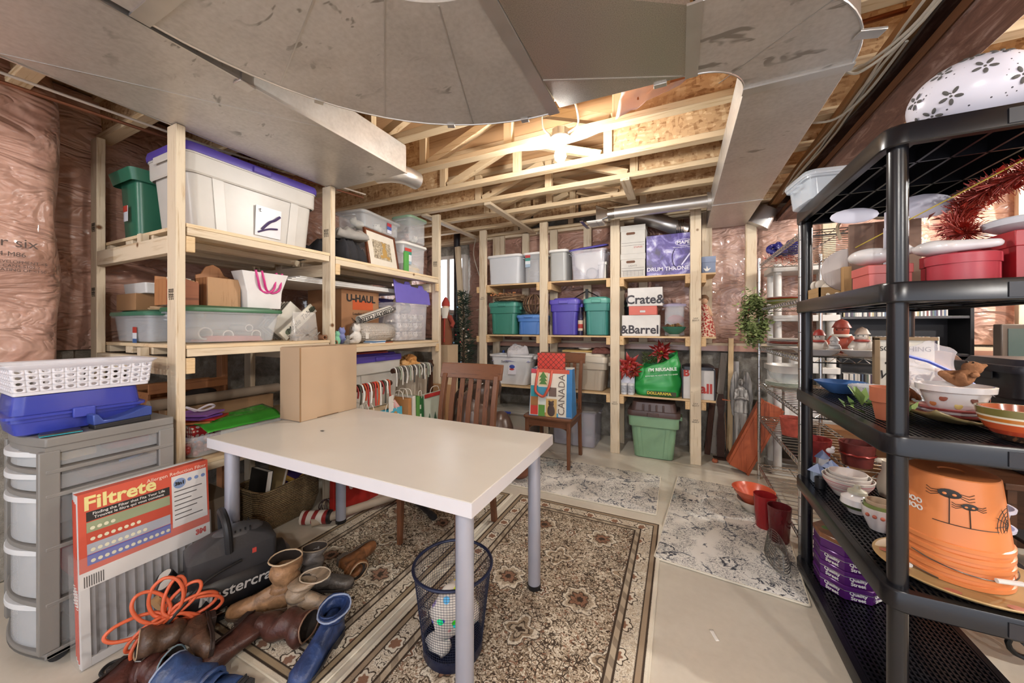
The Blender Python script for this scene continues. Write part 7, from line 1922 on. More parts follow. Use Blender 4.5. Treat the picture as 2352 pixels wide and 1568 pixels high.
# ---- fourth tier
def vessel(name, label, cat, prof, loc, m, n=32, sx=1, sy=1, rz=0):
    return one(name, G().lathe(prof, n, sx=sx, sy=sy), m, label, cat, loc, rz)
ob4 = thing('oval_tray', 'long oval wooden tray painted with pink spots', 'tray', (.80, 1.60, T4_), 0)
ob('tray', G().lathe([(0, 0), (.2, 0), (.225, .012), (.23, .016), (.222, .017), (.2, .006), (0, .006)], 48, sx=.88, sy=.75), pm('b59a6c', .5), ob4)
for k in range(9):
    a = k * .7
    ob('painted_spot', G().sph((.17 * math.cos(a), .145 * math.sin(a), .0105), (.02, .012, .001), 10, 5), pm('b5705a', .6), ob4)
ORG = clear('e28a52', .93, .3)
for k in range(5):
    bkt = thing('orange_pail', ['orange halloween pail printed with spiders, upturned on the stack', 'translucent orange pail second from the top of the upturned stack', 'translucent orange pail in the middle of the upturned stack', 'translucent orange pail fourth down in the upturned stack', 'translucent orange pail at the bottom of the upturned stack'][k], 'bucket', (.79, 1.63, T4_ + .0075 + .026 * (4 - k)))
    H_ = .205
    sc_ = 1.0
    ob('pail', G().lathe([(.118, 0), (.122, 0), (.122, .012), (.117, .014), (.097, H_ - .003), (.094, H_), (.03, H_), (.026, H_ - .003), (0, H_ - .003)] if k == 0 else [(.118, 0), (.122, 0), (.122, .012), (.117, .014), (.112, .06), (.109, .06)], 48), ORG, bkt)
    if k == 0:
        def sp(th, z, s):
            r = .1175 - .02 * (z - .014) / (H_ - .014) + .0012
            rz_ = lambda q_: .1175 - .02 * (q_ - .014) / (H_ - .014) + .0014
            P_ = lambda du, dz: Vector((rz_(z + dz) * math.cos(th + du / r), rz_(z + dz) * math.sin(th + du / r), z + dz))
            g = G().sph((0, 0, 0), (.0012, .018 * s, .01 * s), 14, 8).rot('Z', math.degrees(th)).mv(*P_(0, 0))
            ob('spider_print', g, INK, bkt)
            for e in (-1, 1):
                ob('spider_eye', G().sph((0, 0, 0), (.0012, .004 * s, .003 * s), 8, 5).rot('Z', math.degrees(th)).mv(*(P_(e * .007 * s, -.001) + Vector((.001 * math.cos(th), .001 * math.sin(th), 0)))), ORG, bkt)
                for j in range(3):
                    ob('spider_leg', G().tube([P_(e * .016 * s, .003 * s - .004 * j * s), P_(e * .028 * s, .001 * s - .006 * j * s), P_(e * .036 * s, .006 * s - .007 * j * s)], .0009, 4), INK, bkt)
            return P_
        th0 = rad(-118)
        for dth, z, s in ((0, .158, 1.35), (.36, .13, .95)):
            P_ = sp(th0 + dth, z, s)
            ob('web_thread', G().tube([P_(0, -.005), P_(0, -(z - .07))], .0012, 4), INK, bkt)
        rr_ = lambda z: .1175 - .02 * (z - .014) / (H_ - .014) + .0015
        ob('web_thread', G().tube([(rr_(.07) * math.cos(th0 - .3 + k_ * .11), rr_(.07) * math.sin(th0 - .3 + k_ * .11), .07) for k_ in range(12)], .0012, 4), INK, bkt)
        wc0 = th0 + 1.25
        for j in range(6):
            a = rad(100 + 28 * j)
            ob('web_spoke', G().tube([(rr_(.09) * math.cos(wc0 + .045 * t_ * math.cos(a) * 9), rr_(.09) * math.sin(wc0 + .045 * t_ * math.cos(a) * 9), .085 + .06 * t_ * math.sin(a)) for t_ in (0, .5, 1)], .0009, 4), INK, bkt)
        for t_ in (.3, .5, .7, .9):
            ob('web_arc', G().tube([(rr_(.09) * math.cos(wc0 + .4 * t_ * math.cos(rad(100 + 14 * j))), rr_(.09) * math.sin(wc0 + .4 * t_ * math.cos(rad(100 + 14 * j))), .085 + .06 * t_ * math.sin(rad(100 + 14 * j))) for j in range(11)], .0008, 4), INK, bkt)
        txt(bkt, 'BOO\nHOO', .022, (rr_(.1) * math.cos(th0 - .72) * 1.01, rr_(.1) * math.sin(th0 - .72) * 1.01, .1), (PI / 2, 0, th0 - .72 + PI / 2), WHITE, bold=.0008)
    if k in (2, 4):
        e = 1 if k == 2 else -1
        ob('wire_bail', G().tube(smooth_path([(.12 * math.cos(rad(200 + a_)), .12 * math.sin(rad(200 + a_)) * 1.15, .006 - .012 * math.sin(rad(a_))) for a_ in range(0, 181, 20)]) if e > 0 else smooth_path([(.12 * math.cos(rad(150 + a_)), .12 * math.sin(rad(150 + a_)) * 1.1, .004) for a_ in range(0, 100, 20)]), .0018, 5), pm('6a6662', .3, .8), bkt)
        ob('bail_grip', G().cyl((.02, -.142, .0) if e > 0 else (-.13, -.02, .004), (.075, -.132, .0) if e > 0 else (-.12, -.06, .004), .0065, .0065, 10), WHITE, bkt)
for k in range(3):
    vessel('nested_bowl', ['pink striped white mixing bowl, outermost of the nest', 'white mixing bowl nested in the striped bowl', 'smallest white mixing bowl of the nest'][k], 'bowl', [(0, 0), (.045 - .005 * k, 0), (.05 - .006 * k, .006), (.085 - .011 * k, .06), (.092 - .012 * k, .085), (.088 - .012 * k, .086), (.08 - .011 * k, .06), (.045 - .005 * k, .012), (0, .01)], (.70, 2.13, T4_ + .002 + .011 * k), pm('d6cfc8', .25), 40)
for z, c in ((.05, 'b5737a'), (.058, 'c79a98'), (.068, 'b5737a'), (.036, 'b5737a'), (.03, 'a8626c')):
    ob('stripe', G().lathe([(.0505 + .035 * (z - .006) / .054 if z < .06 else .0862 + .007 * (z - .06) / .025, z), (.0505 + .035 * (z + .003 - .006) / .054 if z < .06 else .0866 + .007 * (z - .06) / .025, z + .004)], 40), pm(c, .3), bpy.data.objects['nested_bowl'])
jr = thing('painted_jar', 'small white lidded jar painted with a lighthouse', 'jar', (.675, 1.96, T4_))
ob('jar', G().lathe([(0, 0), (.03, 0), (.034, .01), (.055, .035), (.052, .06), (.03, .075), (.028, .08), (0, .08)], 28), WC, jr)
ob('painted_band', G().lathe([(.0465, .022), (.0562, .036)], 28), pm('4f5a34', .4), jr)
ob('lid', G().lathe([(0, .08), (.032, .08), (.03, .09), (.012, .1), (.01, .112), (0, .115)], 20), pm('b9b5a2', .3), jr)
ob('lighthouse', G().bar((0, -.0535, .035), (0, -.045, .07), .008, .003), pm('2f2a28', .5), jr)
cup = thing('flower_bowls', 'nest of small bowls with painted flowers by the front post', 'bowl', (.695, 1.83, T4_))
for k in range(3):
    ob('bowl', G().lathe([(0, 0), (.03, 0), (.05 - .006 * k, .05), (.052 - .006 * k, .085 + .004 * k), (.048 - .006 * k, .085 + .004 * k), (.045 - .006 * k, .05), (0, .01)], 28, (0, 0, .008 * k)), [WC, pm('7a8a4f', .3), pm('b5a08a', .3)][k], cup)
for k in range(6):
    a = rad(-150 + 24 * k)
    ob('painted_flower', G().sph((.0515 * math.cos(a), .0515 * math.sin(a), .06), (.007, .007, .007), 8, 6), pm('b5604a', .5), cup)
pi_ = thing('cream_pitcher', 'cream ceramic pitcher with a scalloped lip', 'pitcher', (.87, 2.2, T4_))
ob('body', G().lathe([(0, 0), (.035, 0), (.045, .04), (.04, .08), (.025, .12), (.03, .15), (.035, .165), (.03, .165), (.02, .12), (0, .02)], 28).xf(Matrix(((1, 0, 0, 0), (0, 1, 0, 0), (-.0, 0, 1, 0), (0, 0, 0, 1)))), pm('cfc4b2', .3), pi_)
ob('spout', G().sph((-.035, 0, .16), (.018, .012, .012), 10, 7), pm('cfc4b2', .3), pi_)
ob('handle', G().tube(smooth_path([(.025, 0, .14), (.06, 0, .12), (.06, 0, .07), (.04, 0, .045)]), .007, 8), pm('cfc4b2', .3), pi_)
hs = thing('ceramic_village', 'cluster of small blue-roofed ceramic birdhouses on the fourth tier', 'ornament', (.66, 2.27, T4_))
q = random.Random(3)
for k, (x, y, z, w, c) in enumerate(((-.03, .0, .05, .05, '9fb0c4'), (.03, .02, .07, .05, 'd6d2cc'), (.08, -.02, .06, .045, 'b9c2d2'), (.0, .04, .11, .04, 'd9d6d2'))):
    h = ob('house', G().box(x - w / 2, x + w / 2, y - w / 2, y + w / 2, 0, z), pm(c, .4), hs)
    ob('roof', G().lathe([(w * .85, z), (0, z + .04)], 4, (x, y, 0)).rot('Z', 0), pm('6d7fa8', .4), h)
    ob('door_hole', G().sph((x, y - w / 2, z * .6), (.007, .002, .007), 8, 6), INK, h)
ob('bird', G().sph((.02, 0, .16), (.018, .012, .014), 10, 7).sph((.03, 0, .175), .009, 8, 6), WC, hs)
one('clay_block', G().box(-.04, .04, -.02, .02, 0, .06), pm('b0684a', .8), 'terracotta coloured block beside the birdhouses', 'block', (.745, 2.265, T4_), bevel=.002)
one('black_mug', G().lathe([(0, 0), (.02, 0), (.022, .05), (.02, .05), (0, .006)], 20), BLACK, 'small black cup at the shelf edge by the nested bowls', 'cup', (.615, 2.18, T4_))
for k in range(2):
    t = thing('white_flowerpot', ['white pot with black branch print, lower of two', 'white flared pot stacked on the branch-print pot'][k], 'flower pot', (.95, 1.80, T4_ + .065 * k))
    ob('pot', G().lathe([(0, 0), (.04, 0), (.055, .09), (.066, .095), (.068, .105), (.062, .105), (.05, .085), (0, .01)], 32), pm('c9cbe0', .3), t)
    if k == 0:
        for j in range(6):
            a = rad(-150 + 22 * j)
            ob('branch_print', G().tube([(.043 * math.cos(a), .043 * math.sin(a), .01), (.05 * math.cos(a + .1), .05 * math.sin(a + .1), .04), (.056 * math.cos(a - .1), .056 * math.sin(a - .1), .075)], .0012, 4), INK, t)

# ---- bottom tier: chocolate tins
PUR = pm('5a2470', .25, .2)
for k in range(4):
    t = thing('chocolate_tin', ['purple octagonal sweet tin at the bottom of the stack', 'purple octagonal sweet tin second from the bottom', 'purple octagonal sweet tin below the picture-lid tin', 'octagonal sweet tin with a picture lid topping the stack'][k], 'tin', (.705, 2.15, T5 + .062 * k), 22.5)
    ob('tin', G().lathe([(0, 0), (.118, 0), (.12, .003), (.12, .045), (.0, .045)], 8), PUR, t)
    ob('lid', G().lathe([(.122, .04), (.123, .043), (.123, .058), (.12, .061), (0, .061)], 8), PUR if k < 3 else pm('8a5a3c', .3, var=.5, scale=22), t)
    ob('silver_rim', G().lathe([(.1215, .039), (.1235, .039), (.1235, .0415), (.1215, .0415)], 8), pm('b9b4bc', .25, .8), t)
    if k < 3:
        for an in (-112.5, -157.5, -67.5):
            a = rad(an); d = .1205 * math.cos(PI / 8) + .0012
            txt(t, 'Quality\nStreet', .02, (d * math.cos(a), d * math.sin(a), .022), (PI / 2, 0, a + PI / 2), WHITE, bold=.0005)
    else:
        for j in range(5):
            ob('sweet_print', G().sph((.07 * math.cos(j * 1.3), .07 * math.sin(j * 1.3), .0612), (.025, .02, .001), 10, 5), pm(['a8332f', 'd9d2c8', '4f7a3a', 'b5804a', '7a3f8a'][j], .4), t)
one('cyan_box', G().box(-.05, .05, -.04, .04, 0, .05), pm('4a9cb0', .4), 'small cyan carton behind the sweet tins', 'box', (.87, 2.27, T5), bevel=.002)

# ================================================================ chrome wire shelving behind
cw = thing('wire_shelving', 'chrome wire shelving unit standing behind the black shelving', 'shelving', (.80, 2.98, 0))
CX_, CY_ = .2, .56
for sx in (-1, 1):
    for sy in (-1, 1):
        p = ob('post', G().cyl((sx * CX_, sy * CY_, 0), (sx * CX_, sy * CY_, 1.83), .0125, .0125, 14), CHROME, cw)
        for k in range(0, 36):
            ob('groove', G().lathe([(.0128, 0), (.0133, .002), (.0128, .004)], 10, (sx * CX_, sy * CY_, .03 + .05 * k)), pm('6a6a6a', .4, .8), p) if (sx < 0 and k % 2 == 0) else None
CT = [.12, .52, .80, 1.10, 1.42, 1.78]
for zt in CT:
    g = G()
    for k in range(18):
        y = -CY_ + 2 * CY_ * k / 17
        g.cyl((-CX_, y, zt), (CX_, y, zt), .0026, .0026, 5)
    for k in range(3):
        x = -CX_ + CX_ * k
        g.cyl((x, -CY_, zt - .005), (x, CY_, zt - .005), .004, .004, 6)
    s_ = ob('wire_shelf', g, CHROME, cw)
    for sx in (-1, 1):
        ob('edge_wire', G().cyl((sx * CX_, -CY_, zt - .03), (sx * CX_, CY_, zt - .03), .004, .004, 6).tube([(sx * CX_, -CY_ + 2 * CY_ * k / 40, zt - (.004 if k % 2 else .03)) for k in range(41)], .0025, 5), CHROME, s_)
    for sy in (-1, 1):
        ob('edge_wire', G().cyl((-CX_, sy * CY_, zt - .03), (CX_, sy * CY_, zt - .03), .004, .004, 6).tube([(-CX_ + 2 * CX_ * k / 14, sy * CY_, zt - (.004 if k % 2 else .03)) for k in range(15)], .0025, 5), CHROME, s_)
def dish(label, loc, r, col, h=.03, sx=1, sy=1, grp=None, cat='plate', rough=.25):
    return one('plate', G().lathe([(0, 0), (r * .55, 0), (r * .6, .003), (r * .95, h), (r, h + .003), (r * .95, h + .005), (r * .55, .008), (0, .006)], 28, sx=sx, sy=sy), pm(col, rough), label, cat, loc, 0, grp)
c0 = (.80, 2.98)
z = CT[4] + .004
for k in range(5):
    dish(['olive', 'white', 'olive', 'red', 'white'][k] + ' square-rimmed plate in the stack on the wire shelf', (.72, 3.28, z + .009 * k), .12, ['8a8f4a', 'd8d4ca', '7d8a45', 'b8432c', 'd9d5cc'][k], .02, grp='plates on the upper wire shelf')
z = CT[3] + .004
for k in range(5):
    dish('white serving platter stacked on the middle wire shelf', (.74, 3.2, z + .012 * k), .15, ['d6d2cc', 'cfcac4', 'b5584a', 'dad7d2', 'd2cec8'][k], .02, 1, 1.2, 'platters on the middle wire shelf')
for k, (x, y) in enumerate(((.70, 2.50), (.88, 2.50), (.70, 2.68))):
    dish(['white oval serving dish with figures standing in it', 'white oval dish holding the snow figures', 'white oval dish under the gift-bearing figures'][k], (x, y, z), .085, 'd8d5d2', .03, 1.1, .8)
def figure(label, loc, s, c1, c2, c3):
    t = thing('christmas_figurine', label, 'figurine', loc, -30)
    q = lambda *a: tuple(v * s for v in a)
    blob('body', [('s', q(0, 0, .3), q(.26, .22, .3)), ('s', q(0, -.02, .72), q(.2, .19, .2)), ('c', [q(-.22, -.05, .5), q(-.3, -.2, .3)], .08 * s), ('c', [q(.22, -.05, .5), q(.3, -.2, .3)], .08 * s)], pm(c1, .4), t, max(.004, s * .04))
    ob('hat', G().lathe([(.24 * s, .8 * s), (.2 * s, .88 * s), (.14 * s, 1.0 * s), (0, 1.08 * s)], 16), pm(c2, .4), t)
    ob('scarf', G().tube([(.2 * s * math.cos(a * PI / 6), .2 * s * math.sin(a * PI / 6), .56 * s) for a in range(12)], .05 * s, 6, True), pm(c3, .5), t)
    ob('face', G().sph(q(-.07, -.2, .74), .02 * s, 6, 5).sph(q(.07, -.2, .74), .02 * s, 6, 5), INK, t)
    return t
figure('ceramic snowman figurine in a striped knit hat', (.88, 2.50, z + .006), .14, 'd8cfc4', 'b9a596', 'a8483f')
figure('ceramic santa figurine with a red scarf on the wire shelf', (.70, 2.50, z + .006), .13, 'd2c8bc', 'a33a33', 'b5433a')
figure('ceramic elf figurine carrying a brown sack', (.70, 2.68, z + .006), .13, '9a6a48', 'c9c0b2', '7a4530')
figure('glass and silver snow figure between two figurines', (.79, 2.58, z), .1, 'c6c4c4', 'b5b3b2', 'a9a7a6')
figure('red reindeer figurine with upright antlers', (.86, 2.70, z), .19, 'a8503f', '8a3a30', 'd9cfc2')
z = CT[2] + .004
for k in range(4):
    dish('pale green and white plate in the lower wire shelf stack', (.72, 3.25, z + .0085 * k), .13, ['b9bfae', 'd3d6cc', 'c2c9b8', 'd9dad4'][k], .025, 1, 1, 'plates on the lower wire shelf')
vessel('glass_bowl', 'wide clear glass bowl on the lower wire shelf', 'glass bowl', [(0, 0), (.05, 0), (.1, .05), (.12, .09), (.115, .09), (.095, .05), (0, .008)], (.72, 3.25, z + .033), clear('dfe4e4', .35, .06))
vessel('white_dish', 'white casserole dish by the chrome post', 'dish', [(0, 0), (.1, 0), (.12, .05), (.125, .055), (.115, .055), (.095, .008), (0, .006)], (.72, 3.25, z + .122), pm('d6d4d0', .3), 28, 1, 1.3)
z = CT[1] + .004
for k, (x, y, c, n_) in enumerate(((.68, 2.5, 'a32f2c', 'red'), (.86, 2.5, '6d2620', 'dark red glitter'), (.7, 3.0, 'b5503f', 'orange patterned'))):
    vessel('holiday_basket', '%s holiday basket on the low wire shelf' % n_, 'basket', [(0, 0), (.06, 0), (.075, .12), (.07, .12), (.055, .01), (0, .008)], (x, y, z), pm(c, .6, var=.3, scale=40), 24)
one('spangle_string', G().tube([(.86 + .07 * math.cos(a * PI / 10), 2.5 + .07 * math.sin(a * PI / 10), z + .06 + .004 * (a % 2)) for a in range(20)], .006, 6, True), pm('8a2c26', .3, .3), 'dark red sequinned trim round the glitter basket', 'trim')
z = CT[5] + .004
rbn = thing('ribbon_spool', 'dark blue star-print ribbon bow on the top wire shelf', 'ribbon', (.70, 3.2, z))
STR = NT('star_ribbon')
_s = STR.vor(STR.co(), 50, rnd=.2)
STR = STR.done(STR.mix(STR.step(_s, .2, .15), '2b2a7a', 'd9d8e6'), .4)
for k in range(6):
    a = k * 60
    ob('loop', G().tube(smooth_path([(0, 0, .03), (.06, -.02, .08), (.1, 0, .05), (.06, .02, .02), (0, 0, .03)]), .018, 6).sc(1, 1, 1).rot('Z', a), STR, rbn)
g = G(); q = random.Random(55)
for k in range(200):
    p = Vector((q.uniform(-.08, .08), q.uniform(-.11, .11), q.uniform(.004, .05)))
    g.tube([p, p + Vector((q.gauss(0, 1), q.gauss(0, 1), q.gauss(0, 1))) * .02], .0015, 3)
one('red_tinsel', g, pm('b53a2a', .3, .4), 'bundle of red tinsel on the top wire shelf by the wall', 'tinsel', (.72, 3.42, z), kind='stuff')
# wreath hung on the end of the wire shelving
wv = thing('leaf_wreath', 'bushy green leaf wreath with tiny red berries hung on the wire shelving', 'wreath', (.545, 3.45, 1.33), 45)
g1, g2 = G(), G(); q = random.Random(66)
for k in range(1500):
    a = q.uniform(0, 2 * PI); R = .15 + q.gauss(0, .035)
    p = Vector((R * .66 * math.cos(a), q.gauss(-.01, .025), R * math.sin(a)))
    if k % 9 == 0: p = p + Vector((-.12 * q.random(), -.03, -.02))
    d = Vector((q.gauss(0, 1), q.gauss(0, 1), q.gauss(0, 1))).normalized()
    e = d.orthogonal().normalized() * .009
    (g1 if k % 3 else g2).add([p, p + d * .017 + e, p + d * .038, p + d * .017 - e], [(0, 1, 2, 3)])
ob('leaves', g1, pm('5d6b3a', .6), wv, kind='stuff')
ob('leaves', g2, pm('7d8a55', .6), wv, kind='stuff')
for k in range(30):
    a = q.uniform(0, 2 * PI)
    ob('berry', G().sph((.1 * math.cos(a), -.03, .16 * math.sin(a)), .005, 6, 5), pm('8a3a30', .4), wv)
ob('vine_ring', G().tube([(.095 * math.cos(k * PI / 10), 0, .15 * math.sin(k * PI / 10)) for k in range(20)], .01, 6, True), pm('5a4632', .9), wv)

# red glass vases, bowl and wire basket on the floor by the wire shelving
RG = pm('7d1f22', .12, alpha=.88)
for k, (x, y, h, r) in enumerate(((.485, 2.68, .2, .062), (.53, 2.545, .2, .06))):
    vessel('red_vase', ['bright red glass vase on the floor by the orange-rimmed bowl', 'dark red glass vase on the floor beside the chrome post'][k], 'vase', [(0, 0), (r * .75, 0), (r * .8, .006), (r, h), (r * .94, h), (r * .74, .012), (0, .01)], (x, y, .013), [pm('9a2226', .12, alpha=.88), pm('5f1d20', .12, alpha=.92)][k])
vessel('orange_rimmed_bowl', 'cream bowl with an orange outside on the floor by the wire shelving', 'bowl', [(0, 0), (.04, 0), (.05, .01), (.11, .085), (.125, .11), (.12, .11), (.1, .08), (.04, .015), (0, .012)], (.455, 2.88, .05), pm('c4573a', .25))
vessel('cream_bowl', 'cream bowl nested under the orange-rimmed bowl', 'bowl', [(0, 0), (.045, 0), (.09, .05), (.1, .075), (.095, .075), (.08, .05), (0, .01)], (.455, 2.88, .013), pm('cfc6b8', .25))
wb3 = thing('wire_basket', 'bent wire basket lying on the floor in front of the chrome post', 'basket', (.485, 2.33, .0135))
for k in range(7):
    ob('hoop', G().tube(smooth_path([(.05 * math.cos(a * PI / 5) * (1 - .06 * k) - .01, .14 * math.sin(a * PI / 5), .008 + .014 * k) for a in range(10)], 4, True), .002, 5, True), pm('8d8a86', .3, .8), wb3)
for k in range(8):
    a = k * PI / 4
    ob('rib', G().tube([(.05 * math.cos(a) - .01, .14 * math.sin(a), .008), (.03 * math.cos(a) - .01, .12 * math.sin(a), .095)], .002, 5), pm('8d8a86', .3, .8), wb3)

# ================================================================ white resin shelving at the wall
WR = pm('d2d0cc', .4)
wsf = thing('resin_shelving', 'white resin shelving unit against the back wall', 'shelving', (.945, 3.855, 0))
for sx in (-1, 1):
    for sy in (-1, 1):
        ob('post', G().cyl((sx * .18, sy * .12, 0), (sx * .18, sy * .12, 1.8), .03, .03, 20), WR, wsf)
for zt in (.05, .5, .93, 1.36, 1.78):
    ob('shelf', G().loft([rr(.46, .34, .03, zt - .05), rr(.46, .34, .03, zt), rr(.42, .3, .03, zt), rr(.42, .3, .03, zt - .012)]), WR, wsf, bevel=.003)
carton('white carton standing on the resin shelving', (.945, 3.83, .4885), .26, .2, .22, pm('d6d3cf', .7), 0)
one('white_storage_drawer', G().box(-.1, .1, -.1, .1, 0, .15).box(-.09, .09, -.104, -.1, .01, .14), WR, 'white plastic drawer box on the resin shelving', 'box', (.945, 3.83, .9185), bevel=.004)

# angel, snowman post, planks and planter at the wall
an = thing('angel_statue', 'tall grey carved angel statue standing against the wall', 'statue', (.53, 3.96, 0), -8)
SIL = NT('weathered_wood_grey')
_f = SIL.noise(SIL.co('Object', (30, 30, 2)), 1.5, 4, .6, .5)
SIL.bump(_f, .6, .01)
SIL = SIL.done(SIL.ramp(_f, [(.35, '4f4a46'), (.5, '8f8a85'), (.7, 'c9c5c0')]), .5)
ob('gown', G().lathe([(0, 0), (.06, 0), (.062, .3), (.055, .45), (.065, .46), (.05, .6), (.035, .68), (.015, .7), (0, .7)], 20, sx=1, sy=.6).jit(.006, 14), SIL, an)
blob('torso', [('s', (0, -.01, .63), (.045, .03, .07)), ('s', (0, -.02, .74), (.028, .028, .036)), ('c', [(-.045, -.01, .66), (-.05, -.04, .58), (-.01, -.055, .6)], .014), ('c', [(.045, -.01, .66), (.05, -.04, .58), (.01, -.055, .6)], .014)], SIL, an, .006)
for sx in (-1, 1):
    ob('wing', G().prism([(0, .5), (sx * .03, .36), (sx * .075, .42), (sx * .095, .6), (sx * .085, .74), (sx * .06, .83), (sx * .035, .84), (sx * .015, .76)][::sx], -.008, .008).rot('X', 90).mv(0, .035, 0), SIL, an, bevel=.003)
sw = thing('snowman_post', 'thin rusty metal snowman garden stake on a square base', 'garden ornament', (.36, 3.92, 0), 5)
RU = pm('4a3128', .6, .3, var=.3)
ob('base', G().box(-.06, .06, -.05, .05, 0, .008), RU, sw)
ob('body', G().prism([(-.03, .02), (.03, .02), (.034, .25), (.022, .42), (.034, .55), (.02, .62), (-.02, .62), (-.034, .55), (-.022, .42), (-.034, .25)], -.004, .004).rot('X', 90), RU, sw)
ob('hat', G().box(-.05, .06, -.012, .012, .62, .63).box(-.024, .03, -.01, .01, .63, .72), RU, sw, rot=(0, rad(-8), 0))
ob('carrot_nose', G().cyl((.01, -.006, .57), (.08, -.02, .565), .008, .002, 8), pm('b5623c', .6), sw)
ob('broom', G().tube([(.05, -.02, .02), (.03, -.02, .45)], .005, 6), pm('7a5a40', .8), sw)
for k in range(9):
    ob('broom_twig', G().tube([(.05, -.02, .12), (.02 + .008 * k, -.03, .02)], .002, 4), pm('3a2a22', .8), sw)
pk = thing('pumpkin_ornament', 'tiny orange pumpkin on the floor by the snowman stake', 'ornament', (.30, 3.79, .0))
for k in range(7):
    a = k * 2 * PI / 7
    ob('lobe', G().sph((.012 * math.cos(a), .012 * math.sin(a), .018), (.014, .014, .018), 8, 6), pm('b0603f', .5), pk)
ob('stem', G().cyl((0, 0, .034), (.003, 0, .045), .004, .003, 6), pm('5a4a30', .8), pk)
for k, (x0, x1, y, h, c, d, n_, w) in enumerate(((.25, .33, 4.1, .85, '4f3226', '33201a', 'dark stained plank leaning by the shelving end', .05), (.31, .41, 4.15, 1.0, 'a39a90', '7d746a', 'grey weathered plank leaning against the wall', .06), (.44, .46, 4.065, 1.15, 'd0b48c', 'b08f62', 'tall raw pine strip leaning against the wall', .045), (.48, .49, 4.14, .92, 'b9b4b2', '95908c', 'whitewashed board leaning beside the angel', .09))):
    one('plank', G().bar((x0, y - (.06 if k == 2 else .1), .0), (x1, y, h), w, .02, (0, 1, 0)), wood(c, d, 'z', .7), n_, 'plank', bevel=.002)
plt = thing('wooden_planter', 'long red-brown wooden planter box tipped on end', 'planter', (.50, 3.575, .026), 0, None, -3)
PWD = wood('9c4f30', '733620', 'z', .45)
gq = Matrix.Rotation(rad(24), 4, 'Y')
ob('front_board', G().box(-.12, .02, -.01, .01, .0, .62).xf(gq), PWD, plt, bevel=.003)
ob('side_board', G().box(.02, .04, -.01, .1, -.01, .61).xf(gq), PWD, plt, bevel=.003)
ob('side_board', G().box(-.14, -.12, -.01, .1, .01, .63).xf(gq), PWD, plt, bevel=.003)
ob('back_board', G().box(-.12, .02, .08, .1, .0, .62).xf(gq), PWD, plt, bevel=.003)
ob('end_board', G().box(-.12, .02, .01, .08, .0, .02).xf(gq), PWD, plt, bevel=.003)

# ================================================================ far right: CD bookcase, television, boxes
bcs = thing('media_bookcase', 'black bookcase filled with compact discs', 'bookcase', (1.585, 3.95, 0))
for x in (-.385, .365):
    ob('side', G().box(x, x + .02, -.13, .13, 0, 1.75), BLACK, bcs, bevel=.002)
ob('back', G().box(-.385, .385, .12, .13, 0, 1.75), pm('2a282c', .5), bcs)
BZ = [.06, .42, .75, 1.06, 1.345, 1.66]
for z in BZ:
    ob('shelf', G().box(-.365, .365, -.125, .12, z - .02, z), pm('3a383c', .4), bcs, bevel=.002)
q = random.Random(101)
CDC = ['d9d6d0', '2f2d33', 'b5b2ac', '7d4a46', '5a6a82', 'b8ac84', '6d6a66', '66776f', 'e2dfda', '55485a']
CDN = ['white', 'black', 'grey', 'red', 'blue', 'yellow', 'charcoal', 'green', 'ivory', 'plum']
cdm = None
cases = {}
cnt = 0
for zi in (4, 3, 2):
    x = -.355
    while x < (.345, .345, .2, .25)[zi - 1] and cnt < 230:
        wv_ = .0105
        c = q.choice((0, 0, 0, 1, 1, 2, 2, 3, 4, 5, 6, 7, 8, 8, 9))
        if c not in cases:
            o = ob('compact_disc_case', G().box(-.0048, .0048, -.07, .07, 0, .125), pm(CDC[c], .3), None, smooth=0)
            cases[c] = o
        else:
            o = cases[c].copy(); COL.objects.link(o)
        o.location = (1.585 + x + .006, 3.90, BZ[zi] + .0005)
        tag(o, '%s compact disc case standing in the black bookcase row' % CDN[c], 'cd case', 'compact discs in the bookcase')
        x += wv_ if q.random() > .03 else .03
        cnt += 1
tv = thing('television', 'old flat television standing among the boxes by the wall', 'television', (1.98, 3.55, .95), 8)
ob('cabinet', G().box(-.05, .45, -.03, .03, 0, .33), pm('5a5048', .4), tv, bevel=.006)
ob('screen', G().box(-.02, .42, -.034, -.03, .03, .3), pm('4a5a58', .12), tv)
ob('stand', G().box(.1, .3, -.08, .08, -.02, .0), BLACK, tv, bevel=.004)
carton('tall dark carton supporting the television', (2.17, 3.56, 0), .5, .36, .929, pm('4a3f38', .8), 8)
blk = tote('large black tote with a steel lock near the rear post', (1.80, 2.75, .5495), .75, .42, .5, '16161c', '22222c', 4)
ob('lock', G().cyl((.1, -.2, .33), (.1, -.215, .33), .03, .03, 18), CHROME, blk)
ob('lock_ring', G().tube([(.1 + .035 * math.cos(k * PI / 8), -.206, .33 + .03 * math.sin(k * PI / 8)) for k in range(16)], .008, 6, True), BLACK, blk)
dk = thing('side_desk', 'dark brown wooden desk behind the black shelving', 'desk', (1.82, 2.75, 0), 4)
DKW = wood('4a2f20', '33200f', 'x', .4, 1, False)
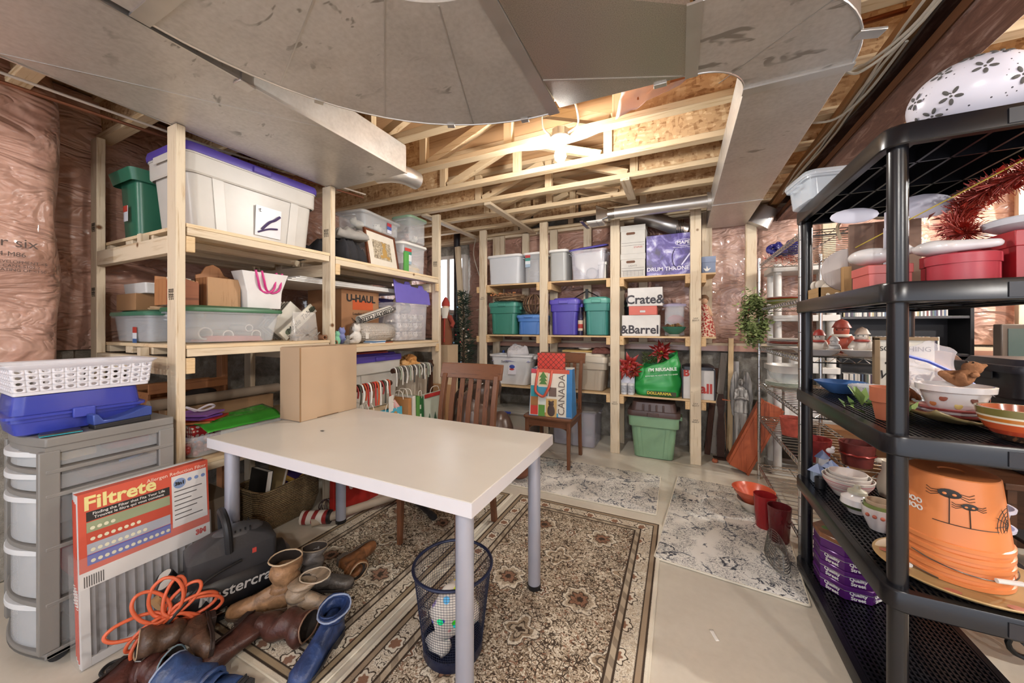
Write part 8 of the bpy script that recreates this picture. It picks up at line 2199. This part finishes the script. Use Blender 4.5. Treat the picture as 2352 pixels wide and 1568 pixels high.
ob('top', G().box(-.5, .5, -.3, .3, .52, .549), DKW, dk, bevel=.003)
ob('side', G().box(-.48, -.45, -.28, .28, 0, .52), DKW, dk)
ob('side', G().box(.45, .48, -.28, .28, 0, .52), DKW, dk)
ob('panel', G().box(-.45, .45, .2, .22, .05, .52), DKW, dk)
one('leather_case', G().lathe([(0, 0), (.1, 0), (.105, .01), (.105, .13), (.1, .14), (0, .14)], 40).rot('X', 90), pm('7a5a48', .4), 'brown round-topped leather case by the rear black post', 'case', (1.49, 3.30, 1.0055), 0)
carton('plain brown carton under the round-topped leather case', (1.49, 3.24, 0), .28, .28, .9, pm('8f6a48', .8), 0)
carton('brown carton on the floor behind the wire shelving', (1.18, 3.42, 0), .3, .3, .5, pm('9a6f4a', .8), 0)
one('wooden_chest', G().box(-.12, .12, -.16, .16, 0, .42), wood('8a4f30', '643620', 'z', .5), 'red-brown wooden chest behind the birdhouses', 'chest', (1.15, 2.60, 0), bevel=.006)
# wrought iron stand behind the bottom tier
ir = thing('iron_scroll_stand', 'black wrought iron stand with scrolled feet', 'stand', (1.16, 2.0, 0))
IR = pm('141416', .4, .4)
def scroll(cx_, z0, s, flip):
    return [(cx_ + flip * s * (1 - k / 22) * math.cos(k * .5), 0, z0 + s * (1 - k / 22) * math.sin(k * .5)) for k in range(18)]
ob('scroll', G().tube(scroll(0, .07, .06, 1), .009, 8), IR, ir)
ob('scroll', G().tube(scroll(.02, .2, .05, -1), .009, 8), IR, ir)
ob('leg', G().tube(smooth_path([(.06, 0, .0), (.05, 0, .12), (.07, 0, .25), (.06, 0, .45)]), .01, 8), IR, ir)
ob('leg', G().tube(smooth_path([(.3, 0, .0), (.31, 0, .12), (.29, 0, .25), (.3, 0, .45)]), .01, 8), IR, ir)
ob('top', G().box(.0, .36, -.12, .12, .45, .465), IR, ir, bevel=.003)
one('short_peg', G().cyl((0, 0, 0), (0, 0, .12), .018, .02, 12), pm('8f7a4a', .6), 'short brass coloured furniture leg standing on the floor', 'furniture leg', (1.2, 2.32, 0))
